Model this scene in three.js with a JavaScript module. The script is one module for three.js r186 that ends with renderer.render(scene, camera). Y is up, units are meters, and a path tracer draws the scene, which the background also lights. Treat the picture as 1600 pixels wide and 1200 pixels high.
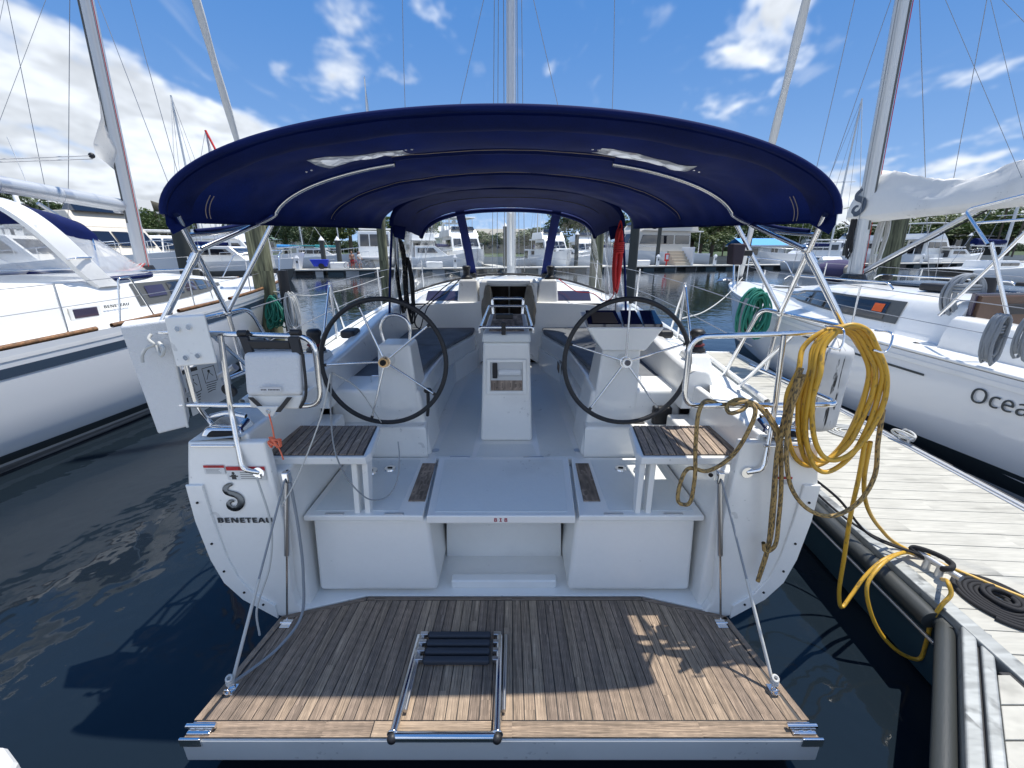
import * as THREE from 'three';
import { RoundedBoxGeometry } from 'three/addons/geometries/RoundedBoxGeometry.js';
import { mergeGeometries, toCreasedNormals } from 'three/addons/utils/BufferGeometryUtils.js';
import { FontLoader } from 'three/addons/loaders/FontLoader.js';
import { TextGeometry } from 'three/addons/geometries/TextGeometry.js';
import { MarchingCubes } from 'three/addons/objects/MarchingCubes.js';

// ---------------------------------------------------------------- camera, sky, sun, exposure
const scene = new THREE.Scene();
const camera = new THREE.PerspectiveCamera(85.42, 4 / 3, 0.05, 6000);
camera.position.set(0, 2.45, 0);
camera.rotation.x = -17.9 * Math.PI / 180;
const renderer = new THREE.WebGLRenderer({ antialias: true });
renderer.toneMapping = THREE.LinearToneMapping;
renderer.toneMappingExposure = 1.45;
renderer.shadowMap.enabled = true;
const sun = new THREE.DirectionalLight(new THREE.Color(1, 0.955, 0.88), 3.75);
sun.position.set(0.845 * 20, 2.78 * 20, -0.46 * 20 - 6);
sun.target.position.set(0, 0, -6);
sun.castShadow = true; sun.shadow.mapSize.set(4096, 4096);
Object.assign(sun.shadow.camera, { left: -40, right: 40, top: 60, bottom: -60, near: 1, far: 200 });
scene.add(sun, sun.target);

// ---------------------------------------------------------------- noise
const hash = (x, y, z) => { let n = Math.imul(x | 0, 374761393) + Math.imul(y | 0, 668265263) + Math.imul(z | 0, 2147483647 ^ 0x5bd1e995); n = Math.imul(n ^ (n >>> 13), 1274126177); return ((n ^ (n >>> 16)) >>> 0) / 4294967296; };
const sm = (t) => t * t * (3 - 2 * t), lerp = (a, b, t) => a + (b - a) * t, clamp = (x, a = 0, b = 1) => Math.min(b, Math.max(a, x));
const sstep = (a, b, x) => sm(clamp((x - a) / (b - a)));
const PERM = new Uint8Array(512), VAL = new Float32Array(256);
for (let i = 0; i < 256; i++) { PERM[i] = i; VAL[i] = hash(i, 91, 7); }
for (let i = 255; i > 0; i--) { const j = Math.floor(hash(i, 17, 3) * (i + 1)), t = PERM[i]; PERM[i] = PERM[j]; PERM[j] = t; }
for (let i = 0; i < 256; i++) PERM[i + 256] = PERM[i];
// value noise in the plane; z only picks another pattern
function noise(x, y, z = 0, period = 0) {
  const xi = Math.floor(x), yi = Math.floor(y), u = sm(x - xi), v = sm(y - yi), sd = Math.floor(z * 13.7) & 255;
  let x0 = xi, x1 = xi + 1, y0 = yi, y1 = yi + 1;
  if (period) { x0 = ((x0 % period) + period) % period; x1 = ((x1 % period) + period) % period; y0 = ((y0 % period) + period) % period; y1 = ((y1 % period) + period) % period; }
  const a = PERM[(PERM[x0 & 255] + sd) & 255], b = PERM[(PERM[x1 & 255] + sd) & 255];
  const h00 = VAL[PERM[(a + y0) & 255]], h10 = VAL[PERM[(b + y0) & 255]], h01 = VAL[PERM[(a + y1) & 255]], h11 = VAL[PERM[(b + y1) & 255]];
  return (h00 + (h10 - h00) * u) * (1 - v) + (h01 + (h11 - h01) * u) * v;
}
function fbm(x, y, z = 0, oct = 5, period = 0) { let s = 0, a = 0.5, n = 0; for (let i = 0; i < oct; i++) { s += a * noise(x, y, z + i * 7.3, period); n += a; a *= 0.5; x *= 2; y *= 2; period *= 2; } return s / n; }
let seed = 11; const rnd = () => { seed = (seed + 0x6d2b79f5) | 0; let t = Math.imul(seed ^ (seed >>> 15), 1 | seed); t = (t + Math.imul(t ^ (t >>> 7), 61 | t)) ^ t; return ((t ^ (t >>> 14)) >>> 0) / 4294967296; };
const rr = (a, b) => a + (b - a) * rnd();

// ---------------------------------------------------------------- sky: air and clouds only
{
  const W = 2048, Hh = 1024, data = new Float32Array(W * Hh * 4);
  const blob = (az, el, ca, ce, ra, re) => Math.exp(-(((az - ca) / ra) ** 2 + ((el - ce) / re) ** 2));
  for (let j = 0; j < Hh; j++) for (let i = 0; i < W; i++) {
    const th = ((i + 0.5) / W - 0.5) * 2 * Math.PI, el = ((j + 0.5) / Hh - 0.5) * Math.PI;
    const dx = Math.cos(th) * Math.cos(el), dz = Math.sin(th) * Math.cos(el), dy = Math.sin(el);
    const o = (j * W + i) * 4, e = Math.max(0, dy);
    const k = Math.pow(1 - e, 4);
    let r = lerp(0.042, 0.29, k), g = lerp(0.165, 0.45, k), b = lerp(0.45, 0.69, k);
    if (el > -0.05) {
      const az = Math.atan2(dx, -dz) * 180 / Math.PI, E = el * 180 / Math.PI, A = Math.abs(az);
      // cloud texture: warped fibres, finer towards the edges of each bank
      const q = 1 / (e + 0.16), px = dx * q * 2.3, pz = dz * q * 2.3;
      const wx = fbm(px * 0.9 + 3, pz * 0.9, 0.4, 3) * 1.5, wz = fbm(px * 0.9, pz * 0.9 + 9, 2.4, 3) * 1.5;
      const n1 = fbm(px * 1.1 + wx, pz * 1.1 + wz, 1.5, 7), n2 = fbm(px * 5.2 + wx * 2.2, pz * 2.0 + wz * 2.2, 3.5, 6), n3 = fbm(px * 11 + wx * 3, pz * 8 + wz, 8.5, 4);
      const back = sstep(60, 105, A);                        // bright unseen clouds added behind the camera to lift the shade
      let m = 0;                                             // where cloud lies
      const top = az < -24 ? lerp(11, 19, clamp((-24 - az) / 22)) : 11 - (az + 24) * 0.8;
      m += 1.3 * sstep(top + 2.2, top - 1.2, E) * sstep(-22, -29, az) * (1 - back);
      m += 0.72 * blob(az, E, -18.5, 21, 4.6, 3.6) + 0.74 * blob(az, E, -19.5, 16.3, 4.4, 2.6) + 0.60 * blob(az, E, -25, 17.7, 3.2, 1.2) + 0.60 * blob(az, E, -12.5, 18, 4.2, 1.5) + 0.5 * blob(az, E, -19, 27, 6, 4) + 0.5 * blob(az, E, -8, 24, 5, 2);
      m += 1.0 * blob(az, E, 25, 18.6, 4.8, 3.2) + 0.65 * blob(az, E, 27.5, 22, 4, 2.2) + 0.55 * blob(az, E, 24, 14.2, 3, 1.2) + 0.45 * blob(az, E, 4.5, 19.2, 1.3, 1.4);
      m += 0.62 * blob(az, E, 36, 14.2, 5, 1.5) + 0.6 * blob(az, E, 43, 14.2, 5, 1.8) + 0.62 * blob(az, E, 17.5, 14.6, 3.2, 0.9) + 0.5 * blob(az, E, 27, 11.2, 5, 1.2);
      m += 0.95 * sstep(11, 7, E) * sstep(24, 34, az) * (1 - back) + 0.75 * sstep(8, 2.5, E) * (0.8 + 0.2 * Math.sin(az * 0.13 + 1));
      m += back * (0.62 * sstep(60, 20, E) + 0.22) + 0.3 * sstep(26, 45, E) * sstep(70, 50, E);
      const d = n1 * 0.5 + n2 * 0.34 + n3 * 0.16;
      let c = sm(clamp((m * 0.95 + (d - 0.5) * 3.0 - 0.40) * 1.3)) * 0.97;
      c = Math.max(c, sstep(0.56, 0.8, n2) * sstep(8, 16, E) * 0.22 * sstep(0.35, 0.6, n1));
      const thick = sstep(0.55, 1, c), shd = 0.84 + 0.34 * (n1 - 0.5) + 0.22 * (n3 - 0.5) - 0.20 * thick * sstep(0.42, 0.62, fbm(px * 1.7 + 5, pz * 1.7 + 1, 9.5, 5));
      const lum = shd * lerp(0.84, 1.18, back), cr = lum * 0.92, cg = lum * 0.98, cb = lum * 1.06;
      r = lerp(r, cr, c); g = lerp(g, cg, c); b = lerp(b, cb, c);
    } else { r = 0.18; g = 0.24; b = 0.3; }
    data[o] = r; data[o + 1] = g; data[o + 2] = b; data[o + 3] = 1;
  }
  const t = new THREE.DataTexture(data, W, Hh, THREE.RGBAFormat, THREE.FloatType);
  t.mapping = THREE.EquirectangularReflectionMapping; t.magFilter = t.minFilter = THREE.LinearFilter; t.colorSpace = THREE.LinearSRGBColorSpace; t.needsUpdate = true;
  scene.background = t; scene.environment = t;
}

// ---------------------------------------------------------------- textures and materials
function tex(w, h, fn, srgb = true, rx = 1, ry = rx) {
  const d = new Uint8Array(w * h * 4);
  for (let y = 0; y < h; y++) for (let x = 0; x < w; x++) { const c = fn(x / w, y / h, x, y), o = (y * w + x) * 4; const a = typeof c === 'number' ? [c, c, c] : c; d[o] = clamp(a[0]) * 255; d[o + 1] = clamp(a[1]) * 255; d[o + 2] = clamp(a[2]) * 255; d[o + 3] = 255; }
  const t = new THREE.DataTexture(d, w, h); t.wrapS = t.wrapT = THREE.RepeatWrapping; t.magFilter = t.minFilter = THREE.LinearFilter;
  t.colorSpace = srgb ? THREE.SRGBColorSpace : THREE.NoColorSpace; t.repeat.set(rx, ry); t.needsUpdate = true; return t;
}
const lin = (r, g, b) => new THREE.Color().setRGB(r, g, b);
const std = (c, rough, o = {}) => new THREE.MeshStandardMaterial({ color: c.isColor ? c : lin(...c), roughness: rough, side: THREE.DoubleSide, ...o });
const phy = (c, rough, o = {}) => new THREE.MeshPhysicalMaterial({ color: c.isColor ? c : lin(...c), roughness: rough, side: THREE.DoubleSide, ...o });
const speck = tex(256, 256, (u, v) => 0.5 + 0.5 * (fbm(u * 64, v * 64, 0, 2, 64) - 0.5), false, 1);
const grime = tex(512, 512, (u, v) => { const n = fbm(u * 4, v * 4, 3, 6, 4), s = fbm(u * 40, v * 40, 7, 3, 40); const k = 1 - 0.03 * sstep(0.5, 0.78, n) - 0.012 * (s - 0.3) - 0.10 * sstep(0.74, 0.8, fbm(u * 30, v * 30, 17, 3, 30)) * sstep(0.5, 0.6, n); return [k, k * 0.995, k * 0.98]; }, true, 1);
const weave = tex(256, 256, (u, v) => 0.5 + 0.25 * Math.sin(u * 256 * Math.PI / 2) * Math.sin(v * 256 * Math.PI / 2) + 0.25 * (fbm(u * 16, v * 16, 1, 3, 16) - 0.5), false, 1);
const canvasTone = tex(512, 512, (u, v) => { const k = 0.86 + 0.28 * (fbm(u * 5, v * 5, 2, 5, 5) - 0.5) + 0.12 * (noise(u * 200, v * 200, 0, 200) - 0.5); return [k, k, k]; }, true, 1);
const teakMap = (a, b, c, dark, s) => tex(128, 1024, (u, v) => {
  const g1 = noise(u * 34, v * 7, s, 0), g2 = noise(u * 80, v * 16, s + 3, 0), w = fbm(u * 3, v * 4, s + 6, 4), sp = noise(u * 60, v * 50, s + 8);
  let k = 0.70 + 0.24 * (g1 - 0.5) + 0.34 * (g2 - 0.5) + 0.26 * (w - 0.5); const pore = g2 > 0.72 ? dark : 1;
  k *= pore * (sp > 0.93 ? 0.72 : 1); k = clamp(k, 0.12, 1.1); return [a * k, b * k, c * k];
});
const grainBump = tex(128, 1024, (u, v) => 0.5 + 0.5 * (noise(u * 44, v * 8, 2) - 0.5) + 0.3 * (noise(u * 90, v * 20, 4) - 0.5), false);
const teak = [[0.93, 0.82, 0.70, 0.74, 1], [0.88, 0.775, 0.67, 0.70, 21], [0.97, 0.86, 0.735, 0.78, 41], [0.83, 0.735, 0.645, 0.68, 61]].map(([a, b, c, d, s]) => std([0.86, 0.84, 0.83], 0.85, { map: teakMap(a, b, c, d, s), bumpMap: grainBump, bumpScale: 0.0012 }));
const teakRed = std([1, 1, 1], 0.62, { map: teakMap(0.72, 0.52, 0.34, 0.8, 81), bumpMap: grainBump, bumpScale: 0.0006 });
const dockTone = [1, 2, 3].map((s) => tex(512, 128, (u, v) => { const g = noise(u * 9, v * 30 + 1.5 * fbm(u * 6, v * 4, s), s * 9), w = fbm(u * 5, v * 2, s * 5, 5), f = noise(u * 30, v * 70, s * 3); const d = fbm(u * 3 + s, v * 3, s * 31, 5); const k = 0.80 + 0.06 * (g - 0.5) + 0.10 * (w - 0.5) + 0.05 * (f - 0.5) - 0.16 * sstep(0.58, 0.8, d); return [k * 1.0, k * 0.985, k * 0.925]; }));
const dockBump = tex(512, 128, (u, v) => 0.5 + 0.6 * (noise(u * 9, v * 30 + 1.5 * fbm(u * 6, v * 4, 1), 9) - 0.5), false);
const dockPlank = dockTone.map((t) => std([0.80, 0.80, 0.80], 0.8, { map: t, bumpMap: dockBump, bumpScale: 0.002 }));
const M = {
  gel: phy([0.85, 0.855, 0.85], 0.3, { clearcoat: 0.6, clearcoatRoughness: 0.15, map: grime }),
  gel2: phy([0.84, 0.845, 0.84], 0.28, { clearcoat: 0.4, clearcoatRoughness: 0.12, map: grime }),
  hullW: phy([0.78, 0.79, 0.79], 0.14, { clearcoat: 0.8, clearcoatRoughness: 0.05 }),
  nonskid: std([0.74, 0.77, 0.78], 0.75, { map: grime, bumpMap: speck, bumpScale: 0.0015 }),
  canvas: phy([0.0055, 0.0175, 0.125], 0.82, { transmission: 0.14, thickness: 0, specularIntensity: 0.3, map: canvasTone, bumpMap: weave, bumpScale: 0.0008 }),
  canvasIn: phy([0.015, 0.028, 0.155], 0.8, { specularIntensity: 0.3, map: canvasTone, bumpMap: weave, bumpScale: 0.0008 }),
  thread: std([0.42, 0.36, 0.3], 0.8),
  steel: std([0.78, 0.78, 0.78], 0.13, { metalness: 1 }),
  steelB: std([0.55, 0.56, 0.58], 0.3, { metalness: 1 }),
  alu: std([0.62, 0.63, 0.64], 0.38, { metalness: 0.75 }),
  aluDull: std([0.50, 0.52, 0.53], 0.55, { metalness: 0.4, map: tex(256, 256, (u, v) => { const k = 0.84 + 0.3 * (fbm(u * 6, v * 40, 3, 4) - 0.5) - 0.2 * sstep(0.6, 0.75, fbm(u * 12, v * 12, 8, 4)); return [k, k, k * 0.98]; }) }),
  mast: std([0.60, 0.62, 0.63], 0.35, { metalness: 0.35 }),
  bronze: std([0.75, 0.5, 0.26], 0.25, { metalness: 1 }),
  wire: std([0.32, 0.33, 0.35], 0.45, { metalness: 0.6 }),
  black: std([0.015, 0.015, 0.017], 0.5),
  blackRub: std([0.03, 0.03, 0.032], 0.75, { bumpMap: speck, bumpScale: 0.001 }),
  leather: std([0.02, 0.021, 0.024], 0.55, { bumpMap: speck, bumpScale: 0.0006 }),
  greyRub: std([0.10, 0.105, 0.105], 0.5, { map: grime }),
  bumper: std([0.045, 0.05, 0.05], 0.45, { map: grime, bumpMap: speck, bumpScale: 0.001 }),
  cushion: std([0.20, 0.215, 0.235], 0.9, { bumpMap: weave, bumpScale: 0.0008, map: canvasTone }),
  glass: phy([0.012, 0.013, 0.018], 0.04, { clearcoat: 1 }),
  glassP: phy([0.05, 0.04, 0.07], 0.06, { clearcoat: 1 }),
  vinyl: phy([0.96, 0.97, 0.97], 0.03, { transmission: 1, thickness: 0, ior: 1.45 }),
  milky: phy([0.62, 0.64, 0.66], 1.0, { transmission: 0.34, thickness: 0, clearcoat: 1, clearcoatRoughness: 0.05 }),
  vinylOld: phy([0.93, 0.94, 0.95], 0.10, { transmission: 0.72, thickness: 0, ior: 1.5 }),
  screen: phy([0.008, 0.01, 0.03], 0.08, { clearcoat: 1 }),
  dark: std([0.012, 0.011, 0.01], 0.8),
  wood: std([0.13, 0.065, 0.035], 0.4, { map: canvasTone }),
  bag: std([0.66, 0.67, 0.69], 0.75, { map: grime, bumpMap: canvasTone, bumpScale: 0.008 }),
  white: std([0.74, 0.75, 0.75], 0.45),
  ropeW: std([0.55, 0.55, 0.52], 0.9), ropeG: std([0.03, 0.22, 0.15], 0.85), ropeK: std([0.018, 0.018, 0.02], 0.85), ropeR: std([0.55, 0.03, 0.03], 0.8), ropeGrey: std([0.26, 0.28, 0.30], 0.9), ropeO: std([0.8, 0.19, 0.1], 0.8),
  hose: std([1, 1, 1], 0.42, { map: tex(512, 128, (u, v) => { const n = fbm(u * 60, v * 9, 4, 4), s = fbm(u * 14, v * 3, 9, 3), dirt = sstep(0.5, 0.72, n) * sstep(0.4, 0.6, s) * 0.8 + 0.12 * sstep(0.5, 0.7, s); return [lerp(0.80, 0.52, dirt), lerp(0.625, 0.42, dirt), lerp(0.20, 0.22, dirt)]; }) }),
  hoseDirty: std([1, 1, 1], 0.7, { map: tex(512, 128, (u, v) => { const n = fbm(u * 90, v * 14, 14, 4), dirt = sstep(0.40, 0.66, n); return [lerp(0.66, 0.34, dirt), lerp(0.545, 0.29, dirt), lerp(0.33, 0.21, dirt)]; }) }),
  piling: std([1, 1, 1], 0.9, { map: tex(256, 512, (u, v) => { const n = fbm(u * 22, v * 4, 2, 4), w = fbm(u * 3, v * 5, 6, 4); const k = 0.42 + 0.5 * (n - 0.5) + 0.2 * (w - 0.5); return [k * 0.98, k * 0.98, k * 0.76]; }), bumpMap: grainBump, bumpScale: 0.006 }),
  pilingD: std([0.06, 0.065, 0.06], 0.85, { map: grime }),
  red: std([0.6, 0.02, 0.02], 0.5), blue: std([0.02, 0.05, 0.5], 0.5), sky: std([0.05, 0.32, 0.7], 0.6), teal: std([0.03, 0.28, 0.3], 0.7),
  concrete: std([0.55, 0.54, 0.5], 0.9, { map: grime }),
  tan: std([0.5, 0.43, 0.33], 0.6), roof: std([0.42, 0.42, 0.4], 0.8), wallC: std([0.6, 0.56, 0.48], 0.8),
  sail: std([0.70, 0.70, 0.69], 0.85, { map: grime, bumpMap: weave, bumpScale: 0.0006 }),
  stripe: std([0.05, 0.075, 0.11], 0.25), boot: std([0.035, 0.045, 0.05], 0.3), antifoul: std([0.02, 0.025, 0.03], 0.7),
  skirt: std([0.02, 0.05, 0.07], 0.5),
};

// ---------------------------------------------------------------- helpers
const V = (a) => (Array.isArray(a) ? new THREE.Vector3(...a) : a);
const taken = new Map();
function numbered(n) { const k = taken.get(n) ?? 0; taken.set(n, k + 1); return k ? n + '_' + String(k).padStart(3, '0') : n; }
function thing(name, label, category, group) { const o = new THREE.Group(); o.name = numbered(name); o.userData = { label, category }; if (group) o.userData.group = group; scene.add(o); return o; }
function struct(name) { const o = new THREE.Group(); o.name = numbered(name); o.userData = { kind: 'structure' }; scene.add(o); return o; }
function part(name, parent, label) { const o = new THREE.Group(); o.name = name; if (label) o.userData.label = label; parent.add(o); return o; }
function mesh(name, geo, mat, parent, label) { const m = new THREE.Mesh(geo, mat); m.name = name; m.castShadow = m.receiveShadow = true; if (label) m.userData.label = label; parent.add(m); return m; }
function solo(name, geo, mat, label, category, group) { const m = new THREE.Mesh(geo, mat); m.name = numbered(name); m.castShadow = m.receiveShadow = true; m.userData = { label, category }; if (group) m.userData.group = group; scene.add(m); return m; }
function rebase(o, p) { p = V(p); for (const c of o.children) c.position.sub(p); o.position.copy(p); return o; }
function tube(pts, r, o = {}) {
  const c = new THREE.CatmullRomCurve3(pts.map(V), o.closed ?? false, 'centripetal', 0.5);
  const n = o.n ?? Math.max(4, Math.min(400, pts.length * (o.k ?? 6))); const g = new THREE.TubeGeometry(c, n, r, o.rs ?? 8, o.closed ?? false);
  const L = c.getLength(), uv = g.attributes.uv; for (let i = 0; i < uv.count; i++) uv.setX(i, uv.getX(i) * L * (o.uvk ?? 1)); return g;
}
function rod(a, b, r, r2 = r, rs = 10) { a = V(a); b = V(b); const d = b.clone().sub(a), g = new THREE.CylinderGeometry(r2, r, d.length(), rs, 1); g.applyQuaternion(new THREE.Quaternion().setFromUnitVectors(new THREE.Vector3(0, 1, 0), d.clone().normalize())); g.translate((a.x + b.x) / 2, (a.y + b.y) / 2, (a.z + b.z) / 2); return g; }
// a path of straight runs with rounded corners
function bentPath(pts, rad) { const P = pts.map(V), out = [P[0]]; for (let i = 1; i < P.length - 1; i++) { const a = P[i - 1].clone().sub(P[i]), b = P[i + 1].clone().sub(P[i]); const r = Math.min(rad, a.length() * 0.45, b.length() * 0.45); const s = P[i].clone().add(a.normalize().multiplyScalar(r)), e = P[i].clone().add(b.normalize().multiplyScalar(r)); for (let k = 0; k <= 6; k++) { const t = k / 6; out.push(new THREE.Vector3().addScaledVector(s, (1 - t) ** 2).addScaledVector(P[i], 2 * t * (1 - t)).addScaledVector(e, t * t)); } } out.push(P[P.length - 1]); return out; }
function pipe(pts, rad, r, rs = 10) { const P = bentPath(pts, rad), gs = []; const path = new THREE.CurvePath(); for (let i = 0; i + 1 < P.length; i++) if (P[i].distanceTo(P[i + 1]) > 1e-5) path.add(new THREE.LineCurve3(P[i], P[i + 1])); const n = Math.min(220, Math.ceil(path.getLength() / 0.02)); return new THREE.TubeGeometry(path, n, r, rs); }
// rounded block: a rounded box warped to eight corners [x-y-z-, x+y-z-, x+y-z+, x-y-z+, then the same at y+]
function block(c, r = 0.012, seg = 3) {
  const P = c.map(V), e = (i, j) => P[i].distanceTo(P[j]); const w = Math.max(e(0, 1), e(4, 5)), d = Math.max(e(1, 2), e(5, 6)), h = Math.max(e(0, 4), e(2, 6));
  const g = new RoundedBoxGeometry(w, h, d, seg, Math.min(r, w * 0.45, h * 0.45, d * 0.45)), p = g.attributes.position, t = new THREE.Vector3();
  for (let i = 0; i < p.count; i++) { const u = p.getX(i) / w + 0.5, v = p.getY(i) / h + 0.5, q = p.getZ(i) / d + 0.5; t.set(0, 0, 0); [[0, 0, 0], [1, 0, 0], [1, 0, 1], [0, 0, 1], [0, 1, 0], [1, 1, 0], [1, 1, 1], [0, 1, 1]].forEach(([a, b, cc], k) => t.addScaledVector(P[k], (a ? u : 1 - u) * (b ? v : 1 - v) * (cc ? q : 1 - q))); p.setXYZ(i, t.x, t.y, t.z); }
  g.computeVertexNormals(); boxUV(g); return g;
}
function boxUV(g, s = 1) { const p = g.attributes.position, n = g.attributes.normal, uv = new Float32Array(p.count * 2); for (let i = 0; i < p.count; i++) { const ax = Math.abs(n.getX(i)), ay = Math.abs(n.getY(i)), az = Math.abs(n.getZ(i)); const [a, b] = ay >= ax && ay >= az ? [p.getX(i), p.getZ(i)] : ax >= az ? [p.getZ(i), p.getY(i)] : [p.getX(i), p.getY(i)]; uv[i * 2] = a * s; uv[i * 2 + 1] = b * s; } g.setAttribute('uv', new THREE.BufferAttribute(uv, 2)); return g; }
const bx = (x0, x1, y0, y1, z0, z1, r = 0.01) => block([[x0, y0, z0], [x1, y0, z0], [x1, y0, z1], [x0, y0, z1], [x0, y1, z0], [x1, y1, z0], [x1, y1, z1], [x0, y1, z1]], r);
// frustum: bottom rect and top rect, each [x0, x1, z0, z1, y] (z0 < z1)
const fr = (b, t, r = 0.02) => block([[b[0], b[4], b[2]], [b[1], b[4], b[2]], [b[1], b[4], b[3]], [b[0], b[4], b[3]], [t[0], t[4], t[2]], [t[1], t[4], t[2]], [t[1], t[4], t[3]], [t[0], t[4], t[3]]], r);
// grid surface: rows of points; skip(i, j) leaves a cell open
function grid(rows, o = {}) {
  const nr = rows.length, nc = rows[0].length, pos = [], uv = [], idx = [];
  for (let j = 0; j < nr; j++) for (let i = 0; i < nc; i++) { const p = rows[j][i]; pos.push(p[0] ?? p.x, p[1] ?? p.y, p[2] ?? p.z); }
  for (let j = 0; j < nr; j++) { let L = 0; for (let i = 0; i < nc; i++) { const a = (j * nc + i) * 3; if (i) L += Math.hypot(pos[a] - pos[a - 3], pos[a + 1] - pos[a - 2], pos[a + 2] - pos[a - 1]); uv.push(L, j ? uv[((j - 1) * nc + i) * 2 + 1] + Math.hypot(pos[a] - pos[a - nc * 3], pos[a + 1] - pos[a - nc * 3 + 1], pos[a + 2] - pos[a - nc * 3 + 2]) : 0); } }
  for (let j = 0; j < nr - 1; j++) for (let i = 0; i < nc - 1; i++) { if (o.skip?.(i, j)) continue; const a = j * nc + i, b = a + 1, c = a + nc, d = c + 1; idx.push(a, c, b, b, c, d); }
  let g = new THREE.BufferGeometry(); g.setAttribute('position', new THREE.Float32BufferAttribute(pos, 3)); g.setAttribute('uv', new THREE.Float32BufferAttribute(uv, 2)); g.setIndex(idx); g.computeVertexNormals(); if (o.crease) g = toCreasedNormals(g, o.crease); return g;
}
// flat polygon plate in the x-y plane, extruded towards +z from z0 by d
function plate(pts, z0, d, bev = 0.004, holes = []) { const s = new THREE.Shape(pts.map(([x, y]) => new THREE.Vector2(x, y))); for (const h of holes) s.holes.push(new THREE.Path(h.map(([x, y]) => new THREE.Vector2(x, y)))); const g = new THREE.ExtrudeGeometry(s, { depth: Math.max(0.0005, d - 2 * bev), bevelEnabled: bev > 0, bevelThickness: bev, bevelSize: bev, bevelOffset: -bev, bevelSegments: 2, curveSegments: 8 }); g.translate(0, 0, z0 + bev); boxUV(g); return g; }
// flat polygon [x, z] slab between y0 and y1
function slab(pts, y0, y1, bev = 0.004) { const g = plate(pts.map(([x, z]) => [x, -z]), 0, y1 - y0, bev); g.rotateX(-Math.PI / 2); g.translate(0, y0, 0); boxUV(g); return g; }
const merge = (list) => mergeGeometries(list.map((g) => { const q = g.index ? g.toNonIndexed() : g; for (const k of Object.keys(q.attributes)) if (!['position', 'normal', 'uv'].includes(k)) q.deleteAttribute(k); return q; }));
const fontB = await new FontLoader().loadAsync('fonts/droid/droid_sans_bold.typeface.json'), fontR = await new FontLoader().loadAsync('fonts/droid/droid_sans_regular.typeface.json');
function text(s, size, o = {}) { const g = new TextGeometry(s, { font: o.bold ? fontB : fontR, size, depth: o.depth ?? 0.003, curveSegments: 4, bevelEnabled: false }); g.computeBoundingBox(); const b = g.boundingBox; g.translate(-(b.min.x + b.max.x) / 2, -(b.min.y + b.max.y) / 2, 0); if (o.stretch) g.scale(o.stretch, 1, 1); return g; }
function canvasMat(w, h, draw, rough = 0.5) { const c = document.createElement('canvas'); c.width = w; c.height = h; draw(c.getContext('2d'), w, h); const t = new THREE.CanvasTexture(c); t.colorSpace = THREE.SRGBColorSpace; return new THREE.MeshStandardMaterial({ map: t, roughness: rough, side: THREE.DoubleSide }); }
function card(w, h) { return new THREE.PlaneGeometry(w, h); }
function put(m, x, y, z, rx = 0, ry = 0, rz = 0) { m.position.set(x, y, z); m.rotation.set(rx, ry, rz); return m; }
// the seahorse-like emblem: a thick S curve with a tail curl, as flat letter-like metal
function emblem(h) {
  const pts = [[0.30, 1.0], [0.12, 0.93], [0.02, 0.80], [0.06, 0.68], [0.20, 0.62], [0.36, 0.56], [0.46, 0.44], [0.46, 0.26], [0.36, 0.10], [0.20, 0.02], [0.04, 0.08], [0.02, 0.22], [0.12, 0.33], [0.24, 0.33]];
  const c = new THREE.CatmullRomCurve3(pts.map(([x, y]) => new THREE.Vector3(x, y, 0))), n = 60, L = [], R = [];
  for (let i = 0; i <= n; i++) { const t = i / n, p = c.getPoint(t), d = c.getTangent(t), w = 0.105 * Math.sin(Math.PI * clamp(0.10 + t * 0.86)) ** 0.8 + 0.012; L.push([p.x - d.y * w, p.y + d.x * w]); R.push([p.x + d.y * w, p.y - d.x * w]); }
  const rows = [L, R].map((r) => r.map(([x, y]) => [x * h, y * h, 0])); const back = rows.map((r) => r.map(([x, y]) => [x, y, 0.004])); return grid([rows[0], back[0], back[1], rows[1]]);
}

// ================================================================ setting: water
{
  const N = 360, map = (s, k, L) => Math.sinh(s * k) / Math.sinh(k) * L, rows = [];
  const wave = (x, z) => { const d = Math.hypot(x, z + 4), f = 1 / (1 + (d / 14) ** 2); return f * (0.010 * (fbm(x * 0.9 + 0.6 * z, z * 1.1, 1.5, 3) - 0.5) + 0.016 * (noise(x * 0.35, z * 0.5, 3.5) - 0.5)); };
  for (let j = 0; j <= N; j++) { const r = [], z = -6 + map(j / N * 2 - 1, 8.2, 2600); for (let i = 0; i <= N; i++) { const x = map(i / N * 2 - 1, 8.2, 2600); r.push([x, wave(x, z), z]); } rows.push(r); }
  const g = grid(rows), p = g.attributes.position, uv = g.attributes.uv;
  for (let i = 0; i < uv.count; i++) uv.setXY(i, p.getX(i) / 5, p.getZ(i) / 5);
  const rip = tex(1024, 1024, (u, v) => { const w1 = fbm(u * 10, v * 10, 4.5, 4, 10), w2 = fbm(u * 26, v * 26, 6.5, 3, 26); return 0.62 * w1 + 0.38 * w2; }, false);
  const m = mesh('water', g, phy([0.0095, 0.0155, 0.022], 0.03, { ior: 1.33, bumpMap: rip, bumpScale: 0.010 }), scene); m.userData.kind = 'structure';
}

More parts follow.
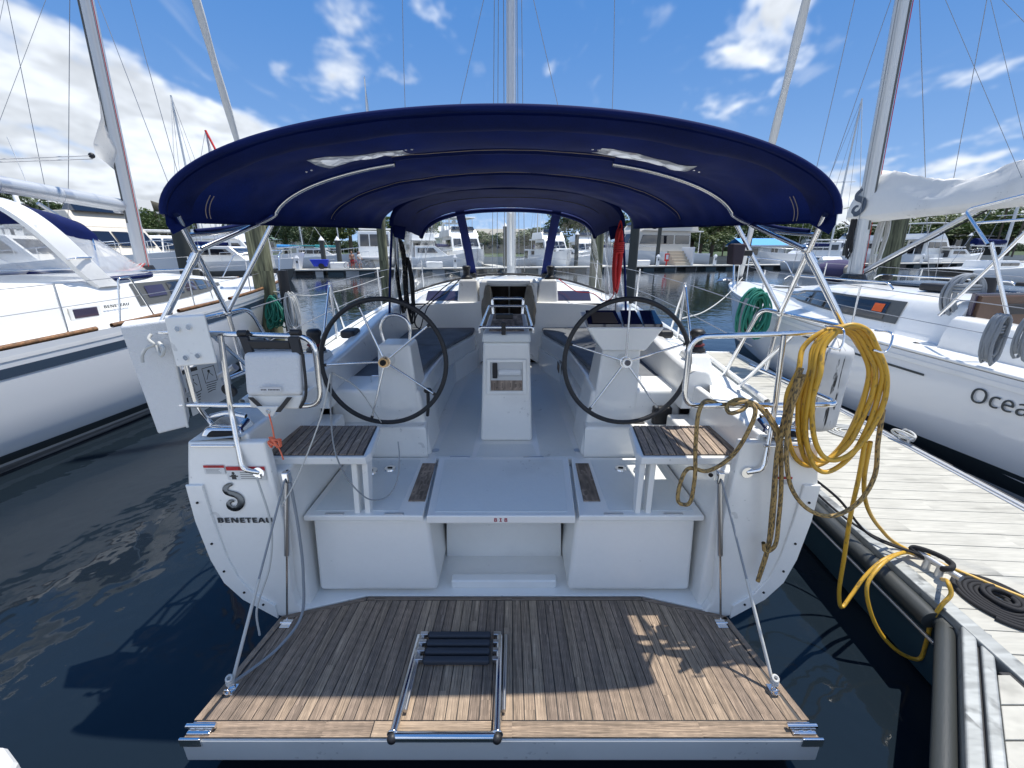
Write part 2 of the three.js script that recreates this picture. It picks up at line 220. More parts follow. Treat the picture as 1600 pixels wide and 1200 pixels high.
// ================================================================ setting: finger dock beside the boat
const YD = 0.5;
{
  // the finger runs away from the main dock, turned four degrees to the right of the boat
  const d = struct('finger_dock'), a = 4.0 * Math.PI / 180, ux = Math.sin(a), uz = -Math.cos(a);
  const at = (s, t, y) => [2.36 + ux * s - uz * t, y, -0.6 + uz * s + ux * t];       // s along, t across from the boat-side edge
  const W = 1.58, Ln = 7.6, pitch = 0.142, frame = part('frame', d);
  for (let k = 0; k * pitch < Ln - 0.05; k++) { const s0 = k * pitch + 0.002, s1 = s0 + pitch - 0.0045, t0 = 0.10, t1 = W - 0.09, dy = rr(-0.001, 0.001);
    const g = block([at(s0, t0, YD - 0.03), at(s0, t1, YD - 0.03), at(s1, t1, YD - 0.03), at(s1, t0, YD - 0.03), at(s0, t0, YD + dy), at(s0, t1, YD + dy), at(s1, t1, YD + dy), at(s1, t0, YD + dy)], 0.003, 2);
    const uv = g.attributes.uv, p = g.attributes.position; for (let i = 0; i < uv.count; i++) uv.setXY(i, p.getX(i) / 1.6 + k * 0.37, p.getZ(i) / 0.15 * 0.3 + k * 0.29);
    mesh('plank', g, dockPlank[k % 3], d); }
  const strip = (t0, t1, y0, y1, s0 = 0, s1 = Ln) => block([at(s0, t0, y0), at(s0, t1, y0), at(s1, t1, y0), at(s1, t0, y0), at(s0, t0, y1), at(s0, t1, y1), at(s1, t1, y1), at(s1, t0, y1)], 0.008, 2);
  mesh('edge_trim', strip(0.0, 0.092, 0.40, YD + 0.012), M.aluDull, frame); mesh('edge_trim', strip(W - 0.045, W + 0.0, 0.40, YD + 0.012), M.alu, frame); mesh('edge_trim', strip(W - 0.085, W - 0.055, 0.42, YD + 0.006), M.alu, frame);
  mesh('end_trim', strip(0, W, 0.36, YD + 0.008, Ln, Ln + 0.06), M.alu, frame);
  mesh('bumper', rod(at(1.25, -0.045, 0.43), at(Ln, -0.045, 0.43), 0.055, 0.055, 14), M.bumper, frame); mesh('bumper', rod(at(0, W + 0.05, 0.43), at(Ln, W + 0.05, 0.43), 0.06, 0.06, 14), M.blackRub, frame);
  mesh('rub_strip', rod(at(1.2, -0.04, 0.315), at(Ln, -0.04, 0.315), 0.011), M.alu, frame);
  mesh('skirt', strip(0.01, 0.05, 0.02, 0.41), M.skirt, frame); mesh('deck_bed', strip(0.09, W - 0.09, 0.38, YD - 0.034), M.blackRub, frame);
  for (let k = 0; k < 4; k++) mesh('float', strip(0.12, W - 0.12, -0.3, 0.36, 0.3 + k * 1.9, 1.7 + k * 1.9), M.skirt, frame);
  // triangular gusset where the finger meets the main dock
  const g = part('gusset', d);
  const A = [2.45, -1.80], B = [1.19, -0.54], quad = (p, q, w0, w1, y0, y1) => { const dx = q[0] - p[0], dz = q[1] - p[1], l = Math.hypot(dx, dz), nx = -dz / l, nz = dx / l; const o = (pt, w, y) => [pt[0] + nx * w, y, pt[1] + nz * w]; return block([o(p, w0, y0), o(p, w1, y0), o(q, w1, y0), o(q, w0, y0), o(p, w0, y1), o(p, w1, y1), o(q, w1, y1), o(q, w0, y1)], 0.01, 2); };
  mesh('bumper', rod([A[0] - 0.02, 0.425, A[1] + 0.0], [B[0] - 0.02, 0.425, B[1]], 0.042, 0.042, 16), M.bumper, g); mesh('edge_trim', quad(A, B, -0.032, -0.088, 0.36, YD + 0.008), M.aluDull, g); mesh('edge_trim', quad(A, B, -0.09, -0.10, 0.36, YD - 0.02), M.blackRub, g); mesh('edge_trim', quad(A, B, -0.102, -0.15, 0.36, YD + 0.002), M.aluDull, g);
  mesh('corner_elbow', tube([[A[0] + 0.05, 0.425, A[1] - 0.10], [A[0] + 0.0, 0.425, A[1] - 0.04], [A[0] - 0.03, 0.425, A[1] + 0.03]], 0.044, { rs: 14 }), M.bumper, g);
  for (let k = 0; k < 8; k++) { const z0 = -1.62 + k * 0.142, z1 = z0 + 0.136, xl = (z) => lerp(A[0], B[0], (z - A[1]) / (B[1] - A[1])) + 0.215, xr = (z) => 2.36 - 0.02 + (-0.6 - z) * 0.07; if (xl(z0) > xr(z0) - 0.03) continue; mesh('plank', slab([[xl(z0), z0], [xr(z0), z0], [xr(z1), z1], [xl(z1), z1]], YD - 0.03, YD - 0.001), dockPlank[(k + 1) % 3], g); }
  mesh('brace', quad([2.40, -1.5], [2.36, -0.6], 0.03, -0.03, 0.3, YD - 0.006), M.blackRub, g);
}
// main dock behind the camera, on which the photographer stands
{
  const d = struct('main_dock');
  mesh('frame', bx(-30, 30, 0.05, YD - 0.035, -0.55, 2.4, 0.01), M.skirt, d);
  for (let k = 0; k < 20; k++) { const g = bx(-30, 30, YD - 0.03, YD, -0.55 + k * 0.146, -0.55 + k * 0.146 + 0.14, 0.004); mesh('plank', g, dockPlank[k % 3], d); }
}

// ================================================================ our sailboat
const C = -0.05;
const boat = thing('sailboat', 'white sailboat seen from astern with navy bimini, twin wheels and lowered teak platform', 'sailboat');
const X = (x) => x + C;
// half-beam and sheer height at a station
const hb = (z) => { const s = clamp((-z - 2.07) / 9.9); return s < 0.45 ? lerp(1.72, 2.04, Math.sin(s / 0.45 * Math.PI / 2)) : 2.04 * Math.pow(Math.max(0, 1 - ((s - 0.45) / 0.55) ** 2.3), 0.8) + 0.02; };
const sh = (z) => 1.45 + 0.30 * clamp((-z - 2.07) / 9.9) ** 1.4;
{
  const prof = [[1, 0], [1.018, 0.10], [1.035, 0.2], [1.035, 0.36], [1.02, 0.52], [0.995, 0.66], [0.94, 0.77], [0.83, 0.86], [0.66, 0.925], [0.35, 0.97], [0, 1]];
  const rows = [];
  for (let j = 0; j <= 26; j++) { const z = -2.07 - 9.9 * (j / 26), s = j / 26, k = sstep(0.5, 1, s), b = hb(z), h = sh(z), bot = lerp(0.12, -0.35, sstep(0, 0.35, s)), r = [];
    for (let i = 0; i < prof.length * 2 - 1; i++) { const q = i < prof.length ? prof[i] : prof[prof.length * 2 - 2 - i], sg = i < prof.length ? -1 : 1; const xv = Math.pow(1 - q[1], 0.75); r.push([X(sg * b * lerp(q[0], xv, k * 0.9)), lerp(h, bot, q[1]), z]); } rows.push(r); }
  mesh('hull', grid(rows, { crease: 0.7 }), M.hullW, boat);
  // transom: two wings and the strip that joins them below, one moulding
  const out = [[1.72, 1.45], [1.752, 1.32], [1.78, 1.19], [1.782, 0.95], [1.755, 0.68], [1.71, 0.51], [1.62, 0.38], [1.43, 0.235], [1.1, 0.17], [0, 0.13]];
  const inn = [[1.30, 1.45], [1.28, 0.87], [1.315, 0.42], [1.30, 0.33], [1.26, 0.255], [1.1, 0.235], [0, 0.225]];
  const pts = [...out.map(([x, y]) => [X(-x), y]), ...out.slice(0, -1).reverse().map(([x, y]) => [X(x), y]), ...inn.map(([x, y]) => [X(x), y]), ...inn.slice(0, -1).reverse().map(([x, y]) => [X(-x), y])];
  mesh('transom', plate(pts, -2.12, 0.06, 0.012), M.gel, boat);
  // raised edge flange along the outline, with screws
  for (const s of [-1, 1]) { const o2 = [[1.785, 1.19], [1.785, 0.95], [1.757, 0.68], [1.712, 0.51], [1.622, 0.38], [1.43, 0.23]], i2 = [[1.43, 0.33], [1.55, 0.43], [1.62, 0.55], [1.655, 0.70], [1.68, 0.95], [1.69, 1.19]]; const f = mesh('edge_flange', plate([...o2, ...i2].map(([x, y]) => [X(s * x), y]), -2.062, 0.016, 0.004), M.gel2, boat);
    for (const [x, y] of [[1.74, 1.08], [1.72, 0.80], [1.69, 0.60], [1.60, 0.44], [1.50, 0.345]]) mesh('screw', put3(new THREE.CylinderGeometry(0.007, 0.007, 0.006, 8), X(s * x), y, -2.043), M.dark, f); }
}
function put3(g, x, y, z, axis = 'z') { if (axis === 'z') g.rotateX(Math.PI / 2); if (axis === 'x') g.rotateZ(Math.PI / 2); g.translate(x, y, z); return g; }
// side decks, coamings, cockpit mouldings
{
  for (const s of [-1, 1]) {
    const name = 'side_deck', rows = []; // deck from coaming out to the sheer
    for (let j = 0; j <= 30; j++) { const z = -2.07 - 9.6 * j / 30, inner = z > -3.0 ? 1.42 : z > -6.2 ? 1.56 : Math.max(0, lerp(1.42, 0.0, clamp((-z - 6.2) / 4.4))), b = hb(z), h = sh(z), r = []; for (let i = 0; i <= 5; i++) r.push([X(s * lerp(inner, b, i / 5)), h + 0.03 * (1 - i / 5), z]); rows.push(r); }
    mesh(name, grid(rows), M.nonskid, boat);
    const toe = []; for (let j = 0; j <= 24; j++) { const z = -2.6 - 9.0 * j / 24; toe.push([X(s * (hb(z) - 0.03)), sh(z) + 0.03, z]); } mesh('toe_rail', tube(toe, 0.022, { rs: 6 }), M.gel2, boat);
    // coaming: outer wall, rounded top and inner wall in one sheet
    const cr = []; for (let j = 0; j <= 22; j++) { const t = j / 22, z = lerp(-2.95, -5.95, t), top = lerp(1.60, 1.80, sstep(0, 0.9, t)), xi = lerp(1.36, 1.40, t), xo = lerp(1.52, 1.58, t), low = 1.30; cr.push([[xi - 0.03, low], [xi - 0.015, 1.45], [xi, top - 0.03], [xi + 0.02, top - 0.006], [xi + 0.045, top], [xo - 0.04, top - 0.01], [xo - 0.01, top - 0.03], [xo + 0.02, 1.47], [xo + 0.05, 1.46]].map(([x, y]) => [X(s * x), y, z])); }
    mesh('coaming', grid(cr), M.gel, boat);
    const cap = [[1.33, 1.30], [1.345, 1.45], [1.36, 1.57], [1.405, 1.60], [1.48, 1.59], [1.51, 1.57], [1.57, 1.45], [1.57, 1.30]]; mesh('coaming_end', plate(cap.map(([x, y]) => [X(s * x), y]), -2.975, 0.03, 0.008), M.gel, boat);
    // well wall beside the helm seat, with a ledge under the deck edge
    mesh('well_wall', fr([X(s > 0 ? 1.25 : -1.45), X(s > 0 ? 1.45 : -1.25), -3.0, -2.115, 0.25], [X(s > 0 ? 1.25 : -1.45), X(s > 0 ? 1.45 : -1.25), -3.0, -2.115, 1.24], 0.02), M.gel, boat);
    mesh('deck_edge', bx(X(s > 0 ? 1.41 : -1.46), X(s > 0 ? 1.46 : -1.41), 1.2, 1.484, -2.98, -2.1, 0.015), M.gel, boat);
  }
  mesh('foredeck', grid([0, 1, 2, 3, 4, 5, 6].map((j) => { const z = -9.2 - j * 0.45; return [-1, -0.5, 0, 0.5, 1].map((q) => [X(q * (hb(z) - 0.02)), sh(z) + 0.05 * (1 - q * q), z]); })), M.nonskid, boat);
  // cockpit sole
  mesh('cockpit_sole', slab([[X(-1.3), -2.96], [X(1.3), -2.96], [X(1.3), -5.95], [X(-1.3), -5.95]], 0.80, 0.87, 0.008), M.gel, boat); for (const [x0, x1, z0, z1] of [[-0.57, -0.27, -3.0, -5.3], [0.28, 0.57, -3.0, -5.3], [-0.24, 0.25, -2.99, -3.22]]) mesh('non_skid_panel', slab([[X(x0), z0], [X(x1), z0], [X(x1 * 0.9), z1], [X(x0 * 0.9), z1]], 0.869, 0.8725, 0.001), M.nonskid, boat); mesh('sole_drain', put3(new THREE.CylinderGeometry(0.03, 0.03, 0.008, 18), X(-0.58), 0.872, -3.1, 'y'), M.steelB, boat); mesh('sole_drain', put3(new THREE.CylinderGeometry(0.03, 0.03, 0.008, 18), X(0.59), 0.872, -3.1, 'y'), M.steelB, boat);
  mesh('well_floor', slab([[X(-1.3), -2.07], [X(-0.91), -2.19], [X(0.91), -2.19], [X(1.3), -2.07], [X(1.3), -2.95], [X(-1.3), -2.95]], 0.22, 0.272, 0.004), M.gel, boat);
  mesh('well_back', bx(X(-1.3), X(1.3), 0.24, 0.84, -2.99, -2.93, 0.01), M.gel, boat);
}
// stern lockers with hinged lids
for (const s of [-1, 1]) {
  const k = part('stern_locker', boat);
  const a = s < 0 ? [-1.235, -0.475] : [0.45, 1.235], w = (x) => X(x);
  const bot = s < 0 ? [w(-1.225), w(-0.44), -2.92, -2.20, 0.30] : [w(0.42), w(1.225), -2.92, -2.20, 0.30];
  mesh('front', fr(bot, [w(a[0] + (s > 0 ? 0 : 0.03)), w(a[1] - (s > 0 ? 0.03 : 0)), -2.92, -2.225, 0.842], 0.03), M.gel, k);
  mesh('lid', slab(s < 0 ? [[w(-1.235), -2.19], [w(-0.50), -2.19], [w(-0.545), -2.945], [w(-1.235), -2.945]] : [[w(0.465), -2.19], [w(1.235), -2.19], [w(1.235), -2.945], [w(0.515), -2.945]], 0.85, 0.89, 0.008), M.gel, k);
  mesh('non_skid_panel', slab(s < 0 ? [[w(-1.19), -2.24], [w(-0.66), -2.24], [w(-0.66), -2.90], [w(-1.19), -2.90]] : [[w(0.66), -2.24], [w(1.19), -2.24], [w(1.19), -2.90], [w(0.66), -2.90]], 0.889, 0.8925, 0.001), M.nonskid, k);
  for (const hx of [0.68, 1.05]) mesh('hinge', bx(w(s * hx - 0.06), w(s * hx + 0.06), 0.885, 0.897, -2.215, -2.198, 0.004), M.steelB, k);
  mesh('tread', slab([[w(s * 0.57 - 0.055), -2.34], [w(s * 0.57 + 0.055), -2.34], [w(s * 0.585 + 0.05), -2.84], [w(s * 0.585 - 0.05), -2.84]], 0.888, 0.898, 0.003), teak[3], k);
  const dk = mesh('filler_cap', put3(new THREE.CylinderGeometry(0.055, 0.06, 0.014, 20), w(s * 1.0), 0.897, -2.72, 'y'), M.steel, k); mesh('cap_key', bx(w(s * 1.0) - 0.025, w(s * 1.0) + 0.025, 0.904, 0.912, -2.728, -2.712, 0.003), M.dark, dk);
  const d2 = mesh('filler_cap', put3(new THREE.CylinderGeometry(0.04, 0.045, 0.012, 18), w(s * 0.86), 0.896, -2.76, 'y'), M.steel, k); mesh('cap_key', bx(w(s * 0.86) - 0.018, w(s * 0.86) + 0.018, 0.902, 0.908, -2.766, -2.754, 0.002), M.dark, d2);
}
{
  const k = part('middle_locker', boat);
  mesh('lid', slab([[X(-0.475), -2.185], [X(0.44), -2.185], [X(0.495), -2.945], [X(-0.525), -2.945]], 0.835, 0.892, 0.008), M.gel, k); mesh('non_skid_panel', slab([[X(-0.43), -2.225], [X(0.395), -2.225], [X(0.445), -2.90], [X(-0.475), -2.90]], 0.891, 0.8945, 0.001), M.nonskid, k);
  for (const [x0, x1] of [[-0.44, -0.28], [0.14, 0.3]]) mesh('hinge', bx(X(x0), X(x1), 0.887, 0.897, -2.955, -2.937, 0.003), M.steelB, k);
  const n = mesh('number_plate', text('8 I 8', 0.026, { bold: true, stretch: 1.2 }), std([0.35, 0.05, 0.08], 0.5), k); put(n, X(-0.02), 0.863, -2.186);
  mesh('back_panel', fr([X(-0.44), X(0.42), -2.62, -2.56, 0.26], [X(-0.42), X(0.40), -2.66, -2.6, 0.83], 0.01), M.gel2, k);
  mesh('foot_rail', bx(X(-0.36), X(0.35), 0.27, 0.335, -2.32, -2.25, 0.014), M.gel2, k);
  const dr = mesh('drain', put3(new THREE.CylinderGeometry(0.02, 0.022, 0.012, 14), X(-0.30), 0.72, -2.595), M.steelB, k); mesh('drain_slot', bx(X(-0.312), X(-0.288), 0.716, 0.724, -2.59, -2.585, 0.001), M.dark, dr);
}
// helm seats with teak slats
for (const s of [-1, 1]) {
  const k = part('helm_seat', boat); const q = (x) => X(s * x);
  mesh('seat_base', slab([[q(1.43), -2.20], [q(0.815), -2.20], [q(0.80), -2.26], [q(0.855), -2.63], [q(0.89), -2.66], [q(1.46), -2.68]], 1.235, 1.285, 0.008), M.gel2, k);
  for (let i = 0; i < 12; i++) { const a0 = i / 12, a1 = (i + 0.86) / 12; const n0 = lerp(1.405, 0.835, a0), n1 = lerp(1.405, 0.835, a1), f0 = lerp(1.43, 0.885, a0), f1 = lerp(1.43, 0.885, a1); const g = slab([[q(n0), -2.225], [q(n1), -2.225], [q(f1), -2.645], [q(f0), -2.645]], 1.286, 1.294, 0.001); const uv = g.attributes.uv, p = g.attributes.position; for (let m = 0; m < uv.count; m++) uv.setXY(m, p.getX(m) / 0.06 * 0.5 + i * 0.3, p.getZ(m) / 0.9 + i * 0.17); mesh('slat', g, seatTeak(i), k); }
  mesh('caulk', slab([[q(1.41), -2.222], [q(0.832), -2.222], [q(0.882), -2.648], [q(1.436), -2.648]], 1.284, 1.2885, 0.001), M.black, k);
  for (const dx of [0.84, 0.905]) mesh('leg', fr([q(dx - 0.008 * s) - 0.016, q(dx - 0.008 * s) + 0.016, -2.27, -2.215, 0.885], [q(dx) - 0.018, q(dx) + 0.018, -2.34, -2.24, 1.24], 0.008), M.gel2, k);
}
function seatTeak(i) { return (seatTeak.m ??= [0, 1].map((v) => std([0.98, 1.0, 1.06], 0.9, { map: teak[v * 3].map, bumpMap: grainBump, bumpScale: 0.001 })))[i % 2]; }

// benches and their cushions, shelf and steering pedestals
for (const s of [-1, 1]) {
  const q = (x) => X(s * x), k = part('cockpit_bench', boat);
  mesh('bench_front', slab([[q(0.62), -2.97], [q(0.66), -3.4], [q(0.645), -4.95], [q(0.43), -5.62], [q(0.43), -5.95], [q(1.38), -5.95], [q(1.36), -2.97]], 0.86, 1.14, 0.02), M.gel, k);
  mesh('bench_top', slab([[q(0.74), -3.35], [q(0.69), -4.77], [q(0.46), -5.6], [q(0.46), -5.93], [q(1.38), -5.93], [q(1.36), -3.35]], 1.13, 1.34, 0.03), M.gel, k);
  const c1 = solo('seat_cushion', slab([[q(0.83), -3.40], [q(0.70), -4.74], [q(1.37), -4.74], [q(1.35), -3.40]], 1.343, 1.395, 0.02), M.cushion, s < 0 ? 'grey cushion on the left cockpit bench, behind the left wheel' : 'grey cushion on the right cockpit bench, behind the right wheel', 'cushion', 'cockpit cushions');
  solo('seat_cushion', slab([[q(0.70), -4.76], [q(0.48), -5.62], [q(0.48), -5.90], [q(1.37), -5.90], [q(1.37), -4.76]], 1.343, 1.395, 0.02), M.cushion, s < 0 ? 'grey corner cushion on the left bench against the cabin bulkhead' : 'grey corner cushion on the right bench against the cabin bulkhead', 'cushion', 'cockpit cushions');
  // low wall facing aft and shelf beside the wheel
  mesh('shelf_wall', fr([q(0.60) - (s < 0 ? 0.80 : 0), q(0.60) + (s < 0 ? 0 : 0.80), -3.5, -3.02, 0.86], [q(0.68) - (s < 0 ? 0.70 : 0), q(0.68) + (s < 0 ? 0 : 0.70), -3.5, -3.10, 1.40], 0.03), M.gel, k);
  mesh('grab_handle', pipe([[q(1.12), 1.40, -3.30], [q(1.12), 1.455, -3.30], [q(1.02), 1.455, -3.30], [q(1.02), 1.40, -3.30]], 0.02, 0.006), M.steel, k);
  mesh('shelf_drain', put3(new THREE.CylinderGeometry(0.012, 0.012, 0.01, 12), q(0.72), 0.98, -3.03), M.steelB, k);
  if (s > 0) { mesh('locker_vent_frame', bx(X(0.615), X(0.63), 1.02, 1.16, -5.0, -4.75, 0.02), M.gel2, k); mesh('locker_vent', bx(X(0.608), X(0.62), 1.04, 1.14, -4.97, -4.78, 0.015), M.wood, k); }
}
// steering pedestals and wheels
function wheel(s) {
  const q = (x) => X(s * x), w = part('steering_wheel', boat), cx = q(0.90), cy = 1.655, cz = -2.98, R = 0.462, tilt = -0.10;
  const rim = new THREE.TorusGeometry(R, 0.0175, 12, 72); mesh('rim', rim, M.leather, w);
  const a0 = s < 0 ? 1.93 : Math.PI / 2;
  for (let i = 0; i < 5; i++) { const a = a0 + i * Math.PI * 2 / 5, c = Math.cos(a), n = Math.sin(a); mesh('spoke', rod([c * 0.03, n * 0.03, -0.03], [c * (R - 0.03), n * (R - 0.03), -0.002], 0.0085, 0.0075), M.steel, w); mesh('spoke_collar', rod([c * (R - 0.035), n * (R - 0.035), 0], [c * (R - 0.008), n * (R - 0.008), 0], 0.0115), M.leather, w); }
  const hub = mesh('hub', new THREE.CylinderGeometry(0.036, 0.042, 0.05, 24).rotateX(Math.PI / 2).translate(0, 0, -0.005), s < 0 ? M.bronze : M.steel, w); mesh('hub_cap', new THREE.CylinderGeometry(0.022, 0.022, 0.012, 20).rotateX(Math.PI / 2).translate(0, 0, 0.022), s < 0 ? M.dark : M.screen, w); mesh('shaft', rod([0, 0, -0.16], [0, 0, -0.02], 0.05, 0.045, 20), M.steel, w);
  w.position.set(cx, cy, cz); w.rotation.x = tilt;
}
wheel(-1); wheel(1);
{
  const k = part('steering_pedestal', boat);
  mesh('housing', fr([X(-1.02), X(-0.66), -3.5, -3.05, 1.0], [X(-0.985), X(-0.735), -3.38, -3.13, 1.755], 0.03), M.gel2, k);
  mesh('grab_hoop', tube([[X(-0.97), 1.75, -3.26], [X(-0.985), 1.86, -3.26], [X(-0.94), 1.945, -3.26], [X(-0.86), 1.965, -3.26], [X(-0.785), 1.93, -3.26], [X(-0.755), 1.86, -3.26], [X(-0.765), 1.75, -3.26]], 0.013), M.steel, k);
  const th = mesh('throttle_lever', tube([[X(-0.62), 1.20, -3.06], [X(-0.60), 1.30, -3.02], [X(-0.60), 1.40, -3.04]], 0.013), M.black, k); mesh('knob', new THREE.SphereGeometry(0.032, 16, 10).scale(1, 0.7, 1).translate(X(-0.60), 1.415, -3.04), M.black, th);
  const k2 = part('steering_pedestal', boat);
  mesh('housing', fr([X(0.66), X(1.04), -3.5, -3.05, 1.0], [X(0.75), X(1.04), -3.38, -3.12, 1.76], 0.03), M.gel2, k2);
  const pod = mesh('instrument_pod', block([[X(0.735), 1.72, -3.45], [X(1.06), 1.72, -3.45], [X(1.06), 1.72, -3.07], [X(0.735), 1.72, -3.07], [X(0.60), 1.965, -3.45], [X(1.19), 1.965, -3.45], [X(1.19), 1.90, -3.07], [X(0.60), 1.90, -3.07]], 0.02), M.gel2, k2);
  const face = (x0, x1, m, d) => mesh('display', block([[x0, 1.905, -3.10], [x1, 1.905, -3.10], [x1, 1.895, -3.08], [x0, 1.895, -3.08], [x0 + 0.01, 2.0 + d, -3.28], [x1 - 0.01, 2.0 + d, -3.28], [x1, 1.922 + d, -3.083], [x0, 1.922 + d, -3.083]], 0.006), m, pod);
  face(X(0.615), X(0.87), M.screen, 0); face(X(0.885), X(1.025), M.screen, 0); face(X(1.035), X(1.175), M.screen, 0);
  const scr = mesh('screen_image', block([[X(0.65), 1.935, -3.084], [X(0.84), 1.935, -3.084], [X(0.84), 1.932, -3.08], [X(0.65), 1.932, -3.08], [X(0.66), 1.99, -3.235], [X(0.83), 1.99, -3.235], [X(0.83), 1.988, -3.233], [X(0.66), 1.988, -3.233]], 0.001), std([0.11, 0.085, 0.06], 0.2), pod);
  mesh('wall_socket', bx(X(0.92), X(1.10), 1.02, 1.15, -3.06, -3.03, 0.006), M.black, k2); mesh('engine_gauge', put3(new THREE.CylinderGeometry(0.045, 0.045, 0.012, 24), X(0.98), 1.08, -3.025), std([0.5, 0.5, 0.46], 0.4), k2);
  mesh('engine_controls', bx(X(1.16), X(1.30), 1.10, 1.28, -3.08, -3.02, 0.01), M.black, k2); mesh('warning_sticker', bx(X(0.80), X(0.90), 1.115, 1.135, -3.055, -3.035, 0.001), M.red, k2);
}
// cockpit table pedestal
{
  const k = part('cockpit_table', boat);
  mesh('body', fr([X(-0.222), X(0.225), -4.45, -3.28, 0.87], [X(-0.185), X(0.195), -4.4, -3.31, 1.735], 0.025), M.gel2, k);
  mesh('top', fr([X(-0.195), X(0.205), -4.42, -3.29, 1.735], [X(-0.185), X(0.195), -4.42, -3.31, 1.805], 0.02), M.nonskid, k);
  mesh('top_panel', bx(X(-0.14), X(0.15), 1.804, 1.812, -4.35, -3.42, 0.002), seatTeak(0), k);
  const w = mesh('hatch_frame', plate([[X(-0.155), 1.60], [X(0.165), 1.60], [X(0.175), 1.30], [X(-0.165), 1.30]], -3.305, 0.022, 0.006, [[[X(-0.125), 1.575], [X(-0.13), 1.33], [X(0.14), 1.33], [X(0.135), 1.575]]]), M.gel2, k); w.position.set(0, 0, 0.008);
  const h = mesh('hatch_pocket', bx(X(-0.125), X(0.135), 1.33, 1.575, -3.31, -3.287, 0.003), std([0.55, 0.56, 0.56], 0.4), k); mesh('pocket_base', bx(X(-0.125), X(0.135), 1.332, 1.42, -3.30, -3.284, 0.003), seatTeak(1), h); mesh('remote_control', bx(X(-0.11), X(-0.07), 1.44, 1.57, -3.29, -3.27, 0.008), M.black, h); mesh('paper_roll', rod([X(-0.06), 1.49, -3.285], [X(0.12), 1.49, -3.285], 0.028, 0.028, 14), M.white, h);
  mesh('rail', pipe([[X(-0.21), 1.815, -3.30], [X(-0.21), 1.86, -3.30], [X(0.22), 1.86, -3.30], [X(0.22), 1.815, -3.30]], 0.02, 0.012), M.steel, k);
  mesh('side_rail', pipe([[X(-0.20), 1.86, -3.3], [X(-0.185), 1.9, -4.3], [X(0.195), 1.9, -4.3], [X(0.21), 1.86, -3.3]], 0.04, 0.013), M.steel, k); mesh('front_rail', pipe([[X(-0.15), 1.8, -4.42], [X(-0.16), 1.96, -4.45], [X(0.17), 1.96, -4.45], [X(0.16), 1.8, -4.42]], 0.03, 0.014), M.steel, k);
  const hd = mesh('tablet_holder', bx(X(-0.09), X(0.06), 1.885, 1.925, -3.62, -3.55, 0.008), M.black, k); mesh('clamp', bx(X(-0.035), X(0.0), 1.80, 1.90, -3.32, -3.28, 0.008), M.black, hd);
}
